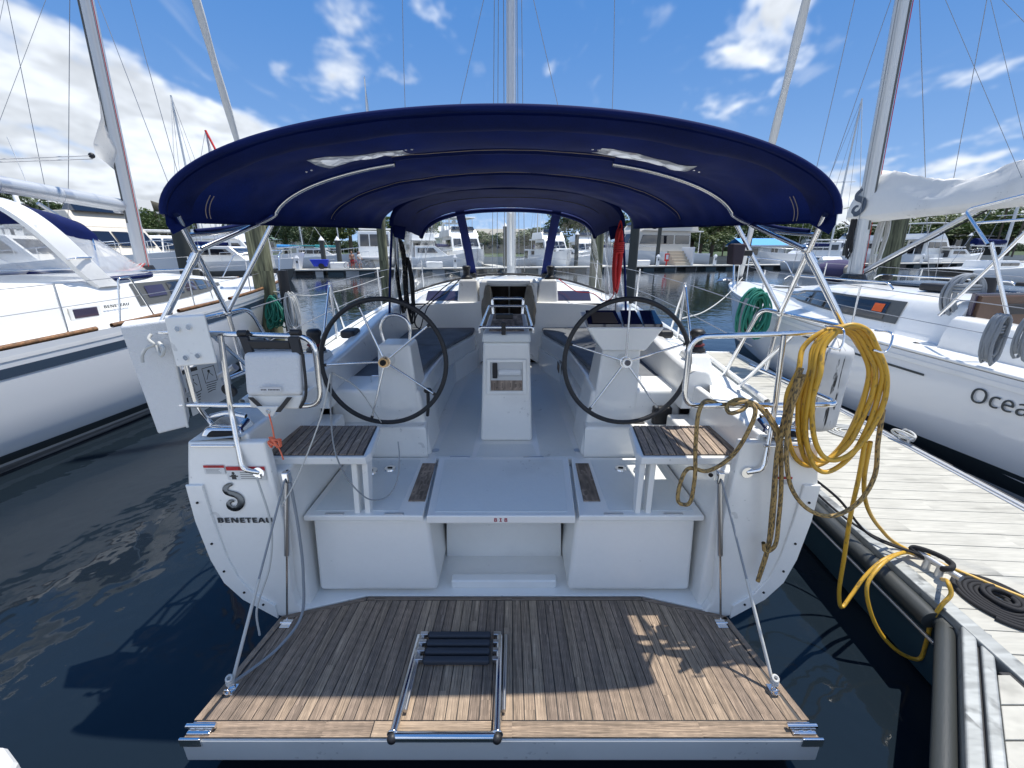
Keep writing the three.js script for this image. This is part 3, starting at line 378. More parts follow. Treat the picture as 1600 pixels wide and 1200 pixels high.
// ---------------------------------------------------------------- cabin, companionway, cabin top
{
  const k = part('cabin', boat);
  const roof = []; for (let j = 0; j <= 18; j++) { const t = (j / 18) ** 1.7, z = lerp(-5.88, -10.2, t), w = lerp(1.50, 0.55, t ** 1.4), low = lerp(1.50, 1.66, t), mid = lerp(2.02, 1.74, t ** 1.3); const r = []; for (let i = 0; i <= 24; i++) { const a = i / 24 * 2 - 1, f = Math.pow(Math.max(0, 1 - Math.abs(a) ** 3.2), 0.55); r.push([X(w * a), Math.min(lerp(low, mid, f), Math.abs(w * a) > 0.36 ? 1.735 + Math.max(0, -5.93 - z) * 0.72 : 9), z]); } roof.push(r); }
  mesh('roof', grid(roof), M.gel, k);
  // bulkhead with the companionway opening
  const bt = [[-1.45, 1.30], [-1.42, 1.70], [-0.95, 1.735], [-0.40, 1.75], [-0.40, 2.02], [-0.30, 2.02], [-0.30, 0.95], [-0.43, 0.87], [-1.4, 0.87]];
  for (const s of [-1, 1]) mesh('bulkhead', plate(bt.map(([x, y]) => [X(s * x), y]), -5.93, 0.06, 0.01), M.gel, k);
  for (const s of [-1, 1]) { mesh('cabin_window', block([[X(s * 0.92) - 0.25, 1.765, -5.985], [X(s * 0.92) + 0.25, 1.765, -5.985], [X(s * 0.92) + 0.25, 1.765, -5.955], [X(s * 0.92) - 0.25, 1.765, -5.955], [X(s * 0.92) - 0.24, 1.885, -6.12], [X(s * 0.92) + 0.24, 1.885, -6.12], [X(s * 0.92) + 0.24, 1.888, -6.10], [X(s * 0.92) - 0.24, 1.888, -6.10]], 0.008), M.glassP, k);
    mesh('winch_base', fr([X(s * 0.56) - 0.17, X(s * 0.56) + 0.15, -6.5, -5.93, 1.70], [X(s * 0.56) - 0.13, X(s * 0.56) + 0.12, -6.4, -6.0, 2.05], 0.03), M.gel, k);
    const w = mesh('winch', new THREE.LatheGeometry([[0, 0], [0.085, 0], [0.085, 0.02], [0.07, 0.04], [0.05, 0.06], [0.047, 0.11], [0.058, 0.15], [0.06, 0.17], [0.04, 0.185], [0, 0.185]].map(([a, b]) => new THREE.Vector2(a, b)), 24), M.black, k); put(w, X(s * 0.60), 2.05, -6.15);
    mesh('door_jamb', bx(X(s * 0.335) - 0.03, X(s * 0.335) + 0.03, 0.9, 2.0, -6.02, -5.9, 0.01), M.dark, k); }
  mesh('hatch_hood', fr([X(-0.42), X(0.42), -6.85, -5.95, 1.96], [X(-0.38), X(0.38), -6.85, -6.02, 2.055], 0.03), M.gel, k);
  mesh('hatch_sill', bx(X(-0.30), X(0.30), 1.985, 2.04, -5.98, -5.90, 0.01), M.gel2, k);
  // the saloon behind the open companionway: a dim closed room with wood panels
  const r = part('companionway_interior', k); mesh('back_wall', bx(X(-0.8), X(0.8), 0.3, 1.85, -8.0, -7.95, 0.005), M.wood, r); mesh('floor', bx(X(-0.8), X(0.8), 0.25, 0.3, -8.0, -5.95, 0.005), M.wood, r); for (const s of [-1, 1]) mesh('side_wall', bx(X(s * 0.8) - 0.02, X(s * 0.8) + 0.02, 0.3, 1.7, -8, -5.95, 0.005), M.wood, r); mesh('cupboard', bx(X(-0.75), X(-0.2), 0.3, 1.5, -7.9, -7.3, 0.01), M.wood, r); mesh('post', rod([X(0.0), 0.3, -7.4], [X(0.0), 2.0, -7.4], 0.018), M.alu, r);
}
// two canvas bags hung in the companionway
for (const s of [-1, 1]) { const rows = []; for (let j = 0; j <= 12; j++) { const t = j / 12, r = []; for (let i = 0; i <= 16; i++) { const a = i / 16 * Math.PI * 2, rad = 0.035 + 0.055 * Math.sin(t * Math.PI * 0.9) + 0.02 * t; r.push([X(s * 0.285) + Math.cos(a) * rad * (0.8 + 0.25 * noise(i, j * 0.7, 3)), 1.98 - t * 0.62, -5.86 + Math.sin(a) * rad * 0.5]); } rows.push(r); } solo('canvas_bag', grid(rows), std([0.30, 0.27, 0.22], 0.95, { map: canvasTone, bumpMap: canvasTone, bumpScale: 0.01 }), s < 0 ? 'beige cloth bag hanging at the left side of the companionway' : 'beige cloth bag hanging at the right side of the companionway', 'bag', 'companionway bags'); }

// ---------------------------------------------------------------- teak swim platform
const YP = 0.27;
{
  const k = part('swim_platform', boat);
  const outl = [[-1.40, -2.03], [-0.90, -2.185], [0.90, -2.185], [1.40, -2.03], [1.505, -1.345], [-1.505, -1.345]];
  mesh('platform_body', slab(outl.map(([x, z]) => [X(x), z]), YP - 0.16, YP - 0.012, 0.012), M.gel2, k);
  mesh('caulk_bed', slab(outl.map(([x, z]) => [X(x * 0.994), z * 1.0 + (z > -1.5 ? -0.006 : 0)]), YP - 0.012, YP - 0.0035, 0.001), M.black, k);
  const side = (z) => lerp(1.375, 1.475, clamp((z + 2.03) / 0.68)), N = 52;
  const far = (x) => { const a = Math.abs(x); return a < 0.90 ? -2.15 : lerp(-2.15, -1.995, (a - 0.9) / 0.5); };
  for (let i = 0; i < N; i++) {                                       // planks fan slightly from hinge to aft edge
    const f = (t, z) => lerp(-1, 1, t) * (side(z) - 0.02), g = 0.0022; const t0 = i / N, t1 = (i + 1) / N, zn = -1.425;
    const xf0 = f(t0, -2.1) + g, xf1 = f(t1, -2.1) - g, xn0 = f(t0, zn) + g, xn1 = f(t1, zn) - g;
    const p = slab([[X(xf0), far(xf0)], [X(xf1), far(xf1)], [X(xn1), zn], [X(xn0), zn]], YP - 0.008, YP + rr(-0.0006, 0.0006), 0.001);
    const uv = p.attributes.uv, q = p.attributes.position; for (let m = 0; m < uv.count; m++) uv.setXY(m, (q.getX(m) - X(xf0)) / 0.05 * 0.8 + i * 0.31, q.getZ(m) / 0.9 + i * 0.237);
    mesh('plank', p, teak[Math.floor(hash(i, 3, 1) * 4)], k);
  }
  const bord = (pts, m) => { const p = slab(pts.map(([x, z]) => [X(x), z]), YP - 0.008, YP + 0.0005, 0.001), uv = p.attributes.uv, q = p.attributes.position; const along = Math.abs(pts[1][0] - pts[0][0]) > 0.3; for (let i = 0; i < uv.count; i++) uv.setXY(i, (along ? q.getZ(i) : q.getX(i)) / 0.06, (along ? q.getX(i) : q.getZ(i)) / 0.9); mesh('border_plank', p, m, k); };
  bord([[-1.48, -1.42], [-0.62, -1.42], [-0.62, -1.35], [-1.49, -1.35]], teak[1]); bord([[-0.615, -1.42], [-0.05, -1.42], [-0.05, -1.35], [-0.615, -1.35]], teak[2]); bord([[-0.045, -1.42], [1.48, -1.42], [1.49, -1.35], [-0.045, -1.35]], teak[0]);
  bord([[-0.90, -2.182], [0.90, -2.182], [0.90, -2.155], [-0.90, -2.155]], teak[3]); bord([[-1.39, -2.03], [-0.905, -2.18], [-0.905, -2.153], [-1.385, -2.0]], teak[3]); bord([[0.905, -2.18], [1.39, -2.03], [1.385, -2.0], [0.905, -2.153]], teak[3]);
  for (const s of [-1, 1]) bord([[s * 1.36, -2.02], [s * 1.392, -2.025], [s * 1.498, -1.425], [s * 1.462, -1.425]], teak[1]);
  for (const s of [-1, 1]) { const h = part('latch', k); mesh('latch_plate', bx(X(s * 1.43) - 0.055, X(s * 1.43) + 0.055, YP, YP + 0.014, -1.41, -1.355, 0.004), M.steel, h); mesh('latch_bolt', rod([X(s * 1.36), YP + 0.022, -1.385], [X(s * 1.50), YP + 0.022, -1.385], 0.011), M.steel, h); mesh('latch_lip', bx(X(s * 1.46) - 0.05, X(s * 1.46) + 0.05, YP - 0.045, YP + 0.004, -1.348, -1.335, 0.004), M.steel, h); for (const dx of [-0.04, 0, 0.04]) mesh('knuckle', rod([X(s * 1.43 + dx), YP + 0.01, -1.385], [X(s * 1.43 + dx) + 0.018, YP + 0.01, -1.385], 0.018), M.steelB, h);
    const e = part('pad_eye', k); mesh('eye_plate', bx(X(s * 1.405) - 0.02, X(s * 1.405) + 0.02, YP, YP + 0.006, -1.60, -1.54, 0.002), M.steel, e); mesh('eye_ring', new THREE.TorusGeometry(0.016, 0.005, 8, 18).rotateY(0.6).translate(X(s * 1.405), YP + 0.02, -1.57), M.steel, e);
    const hp = mesh('hinge_plate', bx(X(s * 1.33) - 0.03, X(s * 1.33) + 0.03, YP, YP + 0.006, -2.0, -1.94, 0.002), M.steel, k); mesh('hinge_pin', rod([X(s * 1.33) - 0.035, YP + 0.01, -1.97], [X(s * 1.33) + 0.035, YP + 0.01, -1.97], 0.007), M.steel, hp); }
  // folded boarding ladder lying on the platform
  const l = part('boarding_ladder', boat), ya = YP + 0.028;
  for (const x of [-0.505, -0.02]) { mesh('rail', rod([X(x + (x < -0.3 ? 0.015 : -0.002)), ya, -1.86], [X(x), ya, -1.335], 0.019, 0.019, 14), M.steel, l); mesh('inner_rail', rod([X(x + 0.034), ya - 0.003, -1.87], [X(x + 0.03), ya - 0.003, -1.45], 0.011), M.steelB, l); mesh('end_cap', new THREE.SphereGeometry(0.024, 16, 10).translate(X(x), ya, -1.328), M.black, l); mesh('end_collar', new THREE.TorusGeometry(0.024, 0.006, 8, 18).translate(X(x), ya, -1.345), M.steel, l); }
  for (let i = 0; i < 4; i++) { const z = -1.87 + i * 0.052; const r = mesh('rung', bx(X(-0.44), X(-0.075), ya - 0.02, ya + 0.014, z - 0.019, z + 0.019, 0.012), std([0.035, 0.042, 0.055], 0.7), l); for (const x of [-0.485, -0.058]) mesh('rung_end', bx(X(x), X(x + 0.045), ya - 0.006, ya + 0.018, z - 0.012, z + 0.012, 0.004), M.steelB, r); }
  mesh('cross_tube', rod([X(-0.505), ya, -1.335], [X(-0.02), ya, -1.335], 0.021, 0.021, 16), M.steel, l);
}
// gas struts between hull and platform
for (const s of [-1, 1]) { const k = part('gas_strut', boat), a = new THREE.Vector3(X(s * 1.235), 1.20, -2.09), b = new THREE.Vector3(X(s * 1.33), YP + 0.02, -1.985), m = a.clone().lerp(b, 0.52); mesh('cylinder', rod(a, m, 0.015), M.steelB, k); mesh('rod', rod(m, b, 0.0065), M.steel, k); mesh('bracket', bx(a.x - 0.02, a.x + 0.02, 1.18, 1.25, -2.115, -2.075, 0.006), M.steel, k); }

// ---------------------------------------------------------------- stern pulpits, chocks, stanchions
for (const s of [-1, 1]) {
  const k = part('stern_pulpit', boat), q = (x, y, z) => [X(s * x), y, z];
  mesh('rail_loop', pipe([q(1.80, 1.64, -2.95), q(1.86, 1.64, -2.14), q(0.965, 1.655, -2.08), q(0.955, 2.03, -2.08), q(1.87, 2.045, -2.14), q(1.83, 2.05, -3.0), q(1.78, 1.48, -3.25)], 0.09, 0.0145), M.steel, k);
  mesh('leg', pipe([q(1.44, 2.035, -2.10), q(1.475, 1.62, -2.105), q(1.43, 1.30, -2.03), q(1.36, 1.27, -2.055)], 0.06, 0.0145), M.steel, k); mesh('leg', pipe([q(1.68, 2.04, -2.13), q(1.685, 1.64, -2.14), q(1.655, 1.46, -2.20)], 0.06, 0.0135), M.steel, k);
  mesh('brace', rod(q(1.50, 2.035, -2.12), q(1.72, 1.50, -2.9), 0.012), M.steel, k);
  mesh('leg_foot', put3(new THREE.CylinderGeometry(0.032, 0.034, 0.01, 18), X(s * 1.36), 1.27, -2.052), M.steel, k); mesh('leg_foot', put3(new THREE.CylinderGeometry(0.03, 0.032, 0.01, 18), X(s * 1.655), 1.457, -2.2, 'y'), M.steel, k);
  const c = part('mooring_chock', boat), cx = X(s * 1.56); mesh('chock_body', block([[cx - 0.12, 1.455, -2.26], [cx + 0.12, 1.455, -2.26], [cx + 0.13, 1.455, -2.10], [cx - 0.13, 1.455, -2.10], [cx - 0.08, 1.53, -2.25], [cx + 0.08, 1.53, -2.25], [cx + 0.10, 1.51, -2.12], [cx - 0.10, 1.51, -2.12]], 0.025, 4), M.steel, c); mesh('chock_throat', block([[cx - 0.09, 1.462, -2.13], [cx + 0.09, 1.462, -2.13], [cx + 0.09, 1.462, -2.095], [cx - 0.09, 1.462, -2.095], [cx - 0.06, 1.495, -2.13], [cx + 0.06, 1.495, -2.13], [cx + 0.06, 1.495, -2.10], [cx - 0.06, 1.495, -2.10]], 0.014), M.dark, c); mesh('rub_bar', bx(cx - 0.14, cx + 0.10, 1.425, 1.44, -2.07, -2.045, 0.006), M.steel, c); mesh('cleat', pipe([[cx - 0.10, 1.55, -2.19], [cx, 1.575, -2.19], [cx + 0.10, 1.55, -2.19]], 0.03, 0.014), M.steel, c);
  // primary winch on its pod
  mesh('winch_pod', fr([X(s * 1.54) - 0.11, X(s * 1.54) + 0.10, -3.5, -3.06, 1.46], [X(s * 1.54) - 0.075, X(s * 1.54) + 0.075, -3.4, -3.2, 1.66], 0.03), M.gel, boat);
  const w = part('winch', boat); w.position.set(X(s * 1.54), 1.66, -3.3); w.scale.setScalar(0.82); mesh('drum', new THREE.LatheGeometry([[0, 0], [0.09, 0], [0.092, 0.03], [0.07, 0.05], [0.055, 0.08], [0.053, 0.14], [0.068, 0.175], [0.07, 0.2], [0.05, 0.225], [0, 0.23]].map(([a, b]) => new THREE.Vector2(a, b)), 28), M.black, w); mesh('line_wraps', new THREE.TorusGeometry(0.066, 0.012, 8, 24).rotateX(Math.PI / 2).translate(0, 0.075, 0), std([0.12, 0.02, 0.025], 0.9), w); mesh('base_ring', new THREE.CylinderGeometry(0.1, 0.1, 0.02, 28), M.steelB, w);
  const cl = mesh('line_clutch', bx(X(s * 1.54) - 0.07, X(s * 1.54) + 0.07, 1.63, 1.71, -4.15, -3.95, 0.03), M.black, boat);
  for (const z of [-4.6, -6.6, -8.8]) { const b = hb(z) - 0.06; mesh('stanchion', rod(q(b, sh(z), z), q(b + 0.01, sh(z) + 0.62, z), 0.0125), M.steel, boat); }
  mesh('boarding_gate', pipe([q(hb(-4.4) - 0.07, sh(-4.4), -4.15), q(hb(-4.4) - 0.05, 2.08, -4.55), q(hb(-4.7) - 0.05, 2.08, -4.62), q(hb(-4.7) - 0.07, sh(-4.7), -4.85)], 0.05, 0.0125), M.steel, boat);
  for (const dy of [0.32, 0.6]) mesh('lifeline', tube([q(1.82, 1.45 + dy, -3.0), q(hb(-4.6) - 0.05, 1.5 + dy, -4.6), q(hb(-6.6) - 0.05, 1.53 + dy, -6.6), q(hb(-8.8) - 0.05, 1.58 + dy, -8.8), q(0.35, 1.72 + dy, -11.5)], 0.004, { rs: 6 }), M.wire, boat);
}
// outboard bracket board on the left rail
{
  const k = part('outboard_bracket', boat), c = (px) => px;
  const P = [[-1.714,2.135,-2.05], [-1.51,2.145,-2.05], [-1.501,1.897,-2.05], [-1.715,1.877,-2.05]], b = (p, d) => [p[0] * (1 + d * 0.45), p[1] - 0 * d, p[2] - d];
  mesh('board', block([b(P[3], 0.05), b(P[2], 0.05), P[2], P[3], b(P[0], 0.05), b(P[1], 0.05), P[1], P[0]], 0.012), M.gel2, k);
  for (const [u, v] of [[0.28, 0.24], [0.56, 0.22], [0.30, 0.82], [0.60, 0.80]]) { const t = V(P[0]).lerp(V(P[1]), u), l = V(P[3]).lerp(V(P[2]), u), p = t.lerp(l, v); const s = mesh('bolt', put3(new THREE.CylinderGeometry(0.013, 0.014, 0.01, 14), p.x, p.y, p.z + 0.004), M.steel, k); }
}
// ---------------------------------------------------------------- bimini
const bimW = (z) => lerp(1.50, 1.36, clamp((-z - 2.0) / 2.7)), bimC = (z) => 3.008 + 0.055 * clamp((-z - 2.0) / 2.7), bimS = (z) => lerp(2.60, 2.68, clamp((-z - 2.0) / 2.7));
const bows = [-2.02, -2.78, -3.62, -4.66];
function bimPt(a, z, off = 0, wr = true) { // a in -1..1 across
  const w = bimW(z) + off, s = bimS(z), c = bimC(z) + off; let sag = 0; for (let i = 0; i < 3; i++) if (z <= bows[i] && z >= bows[i + 1]) { const t = (z - bows[i]) / (bows[i + 1] - bows[i]); sag = Math.sin(t * Math.PI); }
  const th = a * Math.PI / 2 * 1.0, x = w * Math.sin(th), y = s + (c - s) * Math.cos(th); const n = wr ? (fbm(x * 3.2 + 5, z * 2.2 + x * 1.5, 2.5, 4) - 0.5) * 0.075 * (0.35 + Math.abs(a)) + Math.sin(x * 13 * Math.sign(a) + z * 19 + 5 * noise(x * 3, z * 3, 1.5)) * 0.009 * Math.abs(a) ** 1.5 * (0.4 + noise(x * 2.5, z * 2.5, 4.5)) : 0;
  return [X(x), y - sag * 0.05 * (0.4 + 0.6 * Math.cos(th)) + n * (0.3 + 0.7 * sag), z];
}
{
  const k = part('bimini', boat); const NA = 72, NZ = 60, rows = [];
  const zAt = (j) => lerp(-2.0, -4.80, j / NZ), aAt = (i) => i / NA * 2 - 1;
  for (let j = 0; j <= NZ; j++) { const z = zAt(j), r = []; const d = lerp(0.035, 0.02, j / NZ) + 0.05 * Math.max(0, 1 - j / 3); r.push([X(-bimW(z) + 0.015), bimS(z) - d, z], [X(-bimW(z) - 0.005), bimS(z) - d * 0.5, z]); for (let i = 0; i <= NA; i++) r.push(bimPt(aAt(i), z)); r.push([X(bimW(z) + 0.005), bimS(z) - d * 0.5, z], [X(bimW(z) - 0.015), bimS(z) - d, z]); rows.push(r); }
  const inX = (i) => { const x = Math.abs(bimPt(aAt(i - 2 + 0.5), -2.5, 0, false)[0] - C); return x > 0.58 && x < 0.94; }, inZ = (j) => { const z = (zAt(j) + zAt(j + 1)) / 2; return z > -2.60 && z < -2.42; }, win = (i, j) => inX(i) && inZ(j);
  mesh('canopy', grid(rows, { skip: win }), M.canvas, k);
  for (const s of [-1, 1]) { // clear panel sewn over the opening: follows the cloth, overlaps its edge by one cell
    const I = [], J = []; for (let i = 0; i < NA + 4; i++) if (inX(i) && (s < 0 ? i < NA / 2 : i > NA / 2)) I.push(i); for (let j = 0; j < NZ; j++) if (inZ(j)) J.push(j);
    const i0 = I[0] - 1, i1 = I[I.length - 1] + 2, j0 = J[0] - 1, j1 = J[J.length - 1] + 2, w = [], S = 5;
    for (let jj = 0; jj <= (j1 - j0) * S; jj++) { const r = [], fj = Math.min(jj / S, j1 - j0 - 1e-6), ja = Math.floor(fj), v = fj - ja; for (let ii = 0; ii <= (i1 - i0) * S; ii++) { const fi = Math.min(ii / S, i1 - i0 - 1e-6), ia = Math.floor(fi), u = fi - ia, A = rows[j0 + ja][i0 + ia], B = rows[j0 + ja][i0 + ia + 1], D = rows[j0 + ja + 1][i0 + ia], E = rows[j0 + ja + 1][i0 + ia + 1]; const pt = [0, 1, 2].map((c) => lerp(lerp(A[c], B[c], u), lerp(D[c], E[c], u), v)); const edge = Math.sin(Math.PI * ii / ((i1 - i0) * S)) * Math.sin(Math.PI * jj / ((j1 - j0) * S)); pt[1] -= 0.003 + 0.012 * Math.sqrt(edge) * (0.5 + 0.5 * Math.sin(ii * 0.55 + jj * 0.18 + noise(ii * 0.15, jj * 0.2, 2.5) * 5)); r.push(pt); } w.push(r); }
    mesh('roof_window', grid(w), M.milky, k);
    for (const [x, z] of [[0.46, -2.38], [0.49, -2.38], [1.02, -2.46], [1.05, -2.465]]) { const a = Math.asin(x / bimW(z)) / (Math.PI / 2) * s, p = bimPt(a, z, 0, false); mesh('snap', new THREE.SphereGeometry(0.008, 10, 6).scale(1, 0.5, 1).translate(p[0], p[1] - 0.012, p[2]), M.steel, k); } }
  // rolled aft hem and the turned-under aft panel
  const hem = []; for (let i = 0; i <= 60; i++) { const p = bimPt(i / 30 - 1, -2.0, 0.004, false); hem.push(p); } mesh('aft_hem', tube(hem, 0.016, { rs: 8, n: 120 }), M.canvas, k);
  const pk = [0, 1, 2, 3, 4].map((j) => { const z = -2.01 - j * 0.035, r = []; for (let i = 0; i <= 72; i++) { const p = bimPt(i / 36 - 1, z, -0.006, true); p[1] -= 0.012 + 0.018 * Math.sin(j / 4 * Math.PI); r.push(p); } return r; }); mesh('aft_pocket', grid(pk), M.canvas, k);
  // bow pockets with stitching
  for (const [zi, a1] of [[bows[2], 0.93], [bows[1], 0.30]]) { for (const dz of [-0.028, 0.028]) { const pt = []; for (let i = 0; i <= 60; i++) { const a = lerp(-a1, a1, i / 60), p = bimPt(a, zi + dz, -0.004); p[1] -= 0.006; pt.push(p); } mesh('stitching', tube(pt, 0.0022, { rs: 5, n: 140 }), M.thread, k); } const rowsP = [-0.03, -0.012, 0.012, 0.03].map((dz) => { const r = []; for (let i = 0; i <= 60; i++) { const a = lerp(-a1, a1, i / 60), p = bimPt(a, zi + dz, -0.003); p[1] -= Math.abs(dz) < 0.02 ? 0.026 : 0.004; r.push(p); } return r; }); mesh('bow_pocket', grid(rowsP), M.canvas, k); }
  for (const s of [-1, 1]) for (const dx of [0, 0.025]) { const pt = []; for (let i = 0; i <= 14; i++) { const a = lerp(0.82, 1.0, i / 14), p = bimPt(a * s, -2.22 - dx - i * 0.002, -0.004); p[1] -= 0.004; pt.push(p); } mesh('stitching', tube(pt, 0.002, { rs: 5 }), M.thread, k); }
  // frame
  const q = (s, x, y, z) => [X(s * x), y, z];
  for (const s of [-1, 1]) { const mb = []; for (let i = 0; i <= 24; i++) { const a = lerp(0.30, 0.90, i / 24) * s, pt = bimPt(a, bows[1], -0.02, false); pt[1] -= 0.024; mb.push(pt); } mb.push(q(s, 1.565, 2.45, -2.26)); mesh('main_bow', tube(mb, 0.0135, { rs: 10, n: 100 }), M.steel, k); }
  for (const s of [-1, 1]) {
    const J = [X(s * 1.80), 2.06, -2.72];
    mesh('aft_leg', rod(q(s, 1.47, 2.60, -2.03), J, 0.0135), M.steel, k); mesh('front_leg', rod(J, q(s, 1.465, 2.645, -2.86), 0.0135), M.steel, k);
    mesh('support_strut', rod(q(s, 1.785, 2.05, -2.14), q(s, 1.565, 2.44, -2.24), 0.0175), M.steel, k); mesh('strut_collar', rod(q(s, 1.60, 2.38, -2.225), q(s, 1.575, 2.425, -2.238), 0.022), M.steel, k);
    mesh('side_strap', tube([q(s, 1.56, 2.52, -2.20), q(s, 1.53, 2.545, -2.45), q(s, 1.47, 2.63, -2.85)], 0.011), M.steel, k); mesh('strap_cover', tube([q(s, 1.553, 2.54, -2.24), q(s, 1.525, 2.566, -2.45), q(s, 1.475, 2.645, -2.82)], 0.010, { rs: 6 }), M.canvas, k);
    mesh('joint', new THREE.SphereGeometry(0.026, 12, 8).translate(...J), M.steel, k); mesh('joint', new THREE.SphereGeometry(0.022, 12, 8).translate(...q(s, 1.56, 2.45, -2.245)), M.steel, k);
    mesh('leg_foot', rod(J, [X(s * 1.815), 1.66, -2.78], 0.014), M.steel, k);
  }
}
{ const k = part('instrument_cover', boat), c = [1.443,2.427,-2.8]; mesh('cover', block([[c[0] - 0.035, c[1] - 0.07, c[2] - 0.05], [c[0] + 0.035, c[1] - 0.07, c[2] - 0.05], [c[0] + 0.035, c[1] - 0.07, c[2] + 0.03], [c[0] - 0.035, c[1] - 0.07, c[2] + 0.03], [c[0] - 0.045, c[1] + 0.06, c[2] - 0.05], [c[0] + 0.04, c[1] + 0.06, c[2] - 0.05], [c[0] + 0.04, c[1] + 0.06, c[2] + 0.03], [c[0] - 0.045, c[1] + 0.06, c[2] + 0.03]], 0.012), std([0.045, 0.035, 0.05], 0.8), k); mesh('clamp', bx(c[0] + 0.03, c[0] + 0.10, c[1] - 0.015, c[1] + 0.02, c[2] - 0.02, c[2] + 0.01, 0.008), M.black, k); }
// ---------------------------------------------------------------- dodger (spray hood)
{
  const k = part('dodger', boat);
  const hoop = (a, z, w, c, base) => { const th = a * Math.PI / 2, x = w * Math.sign(a) * Math.abs(Math.sin(th)) ** 0.85, y = base + (c - base) * Math.cos(th) ** 0.72; return [X(x), y, z]; };
  const rows = []; for (let j = 0; j <= 14; j++) { const t = j / 14, r = []; for (let i = 0; i <= 60; i++) { const a = i / 30 - 1; const A = hoop(a, -4.74 , 1.23, 3.065, 2.66), e = Math.abs(a), B = hoop(a, -6.02 + 0.42 * e ** 3, 1.10, 2.985, 2.60); r.push([lerp(A[0], B[0], t), lerp(A[1], B[1], t) + 0.02 * Math.sin(t * Math.PI) + 0.006 * (noise(i * 0.3, j * 0.8, 1.5) - 0.5), lerp(A[2], B[2], t)]); } rows.push(r); }
  mesh('top_panel', grid(rows), M.canvasIn, k);
  const T = (a) => { const e = Math.abs(a), p = hoop(a, -6.02 + 0.42 * e ** 3, 1.10, 2.985, 2.60); return p; }, B = (a) => { const e = Math.abs(a); return [X(1.42 * Math.sign(a) * e ** 0.9), 2.065 - 0.22 * e ** 2, -6.92 + 1.02 * e ** 2.4]; };
  const L = (a, t, sg = 0) => { const p = T(a), q = B(a); return [lerp(p[0], q[0], t), lerp(p[1], q[1], t), lerp(p[2], q[2], t) - sg * Math.sin(t * Math.PI)]; };
  // three clear panels between navy strips
  const pane = (a0, a1, rip) => { const g = []; for (let j = 0; j <= 24; j++) { const r = []; for (let i = 0; i <= 30; i++) { const a = lerp(a0, a1, i / 30), p = L(a, lerp(0.05, 0.985, j / 24), 0.05); p[2] += rip * (fbm(i * 0.22 + a0 * 9, j * 0.2, 4.5, 3) - 0.5); r.push(p); } g.push(r); } return grid(g); };
  mesh('window_panel', pane(-0.325, 0.325, 0.03), M.vinyl, k); mesh('window_panel', pane(-0.97, -0.40, 0.06), M.vinyl, k); mesh('window_panel', pane(0.40, 0.97, 0.06), M.vinyl, k);
  for (const s of [-1, 1]) { const g = []; for (let j = 0; j <= 16; j++) g.push([0.32, 0.34, 0.385, 0.405].map((a, i) => { const p = L(a * s, j / 16, 0.05); p[2] += i % 3 ? 0.02 : 0.004; return p; })); mesh('window_strip', grid(g), M.canvasIn, k); mesh('strip_buckle', bx(L(s * 0.36, 1)[0] - 0.05, L(s * 0.36, 1)[0] + 0.05, 2.0, 2.10, -6.78, -6.70, 0.015), M.black, k); }
  const edge = (f, r, m, nm) => { const p = []; for (let i = 0; i <= 50; i++) p.push(f(lerp(-0.985, 0.985, i / 50))); mesh(nm, tube(p, r, { rs: 8, n: 120 }), m, k); };
  edge((a) => L(a, 0.03), 0.028, M.canvasIn, 'window_hem'); edge((a) => { const p = L(a, 1.0); p[1] += 0.012; return p; }, 0.016, M.black, 'base_track'); edge((a) => { const p = hoop(a, -4.74, 1.235, 3.07, 2.66); return p; }, 0.024, M.canvas, 'aft_hoop_hem'); edge((a) => { const p = hoop(a, -5.30, 1.19, 3.045, 2.64); p[1] -= 0.012; return p; }, 0.0035, M.black, 'piping');
  for (const s of [-1, 1]) { // aft wings: clear crinkled side curtains with navy edges, and the hoop legs
    const wing = []; for (let j = 0; j <= 26; j++) { const t = j / 26, r = []; for (let i = 0; i <= 22; i++) { const u = i / 22, y = lerp(2.70, 1.70, t), x = lerp(1.225, 1.36, t) + 0.035 * Math.sin(u * 19 + t * 5 + 3 * noise(u * 4, t * 5, 2.5)) * (0.3 + 0.7 * t), z = lerp(-4.76 - 0.10 * t, -5.75, u) + 0.02 * Math.sin(t * 12); r.push([X(s * x), y, z]); } wing.push(r); } mesh('side_curtain', grid(wing), M.vinylOld, k);
    mesh('hoop_leg', rod([X(s * 1.20), 2.68, -4.80], [X(s * 1.33), 1.70, -5.15], 0.0135), M.steel, k); mesh('curtain_edge', tube([[X(s * 1.235), 2.68, -4.75], [X(s * 1.31), 2.2, -4.80], [X(s * 1.385), 1.70, -4.88]], 0.014, { rs: 6 }), M.canvas, k);
    mesh('corner_flap', plate([[0, 0], [0.16, 0.03], [0.14, -0.10], [0.03, -0.13]].map(([x, y]) => [X(s * (1.09 + x)), 2.68 + y]), -4.80, 0.03, 0.008), M.canvas, k);
  }
}
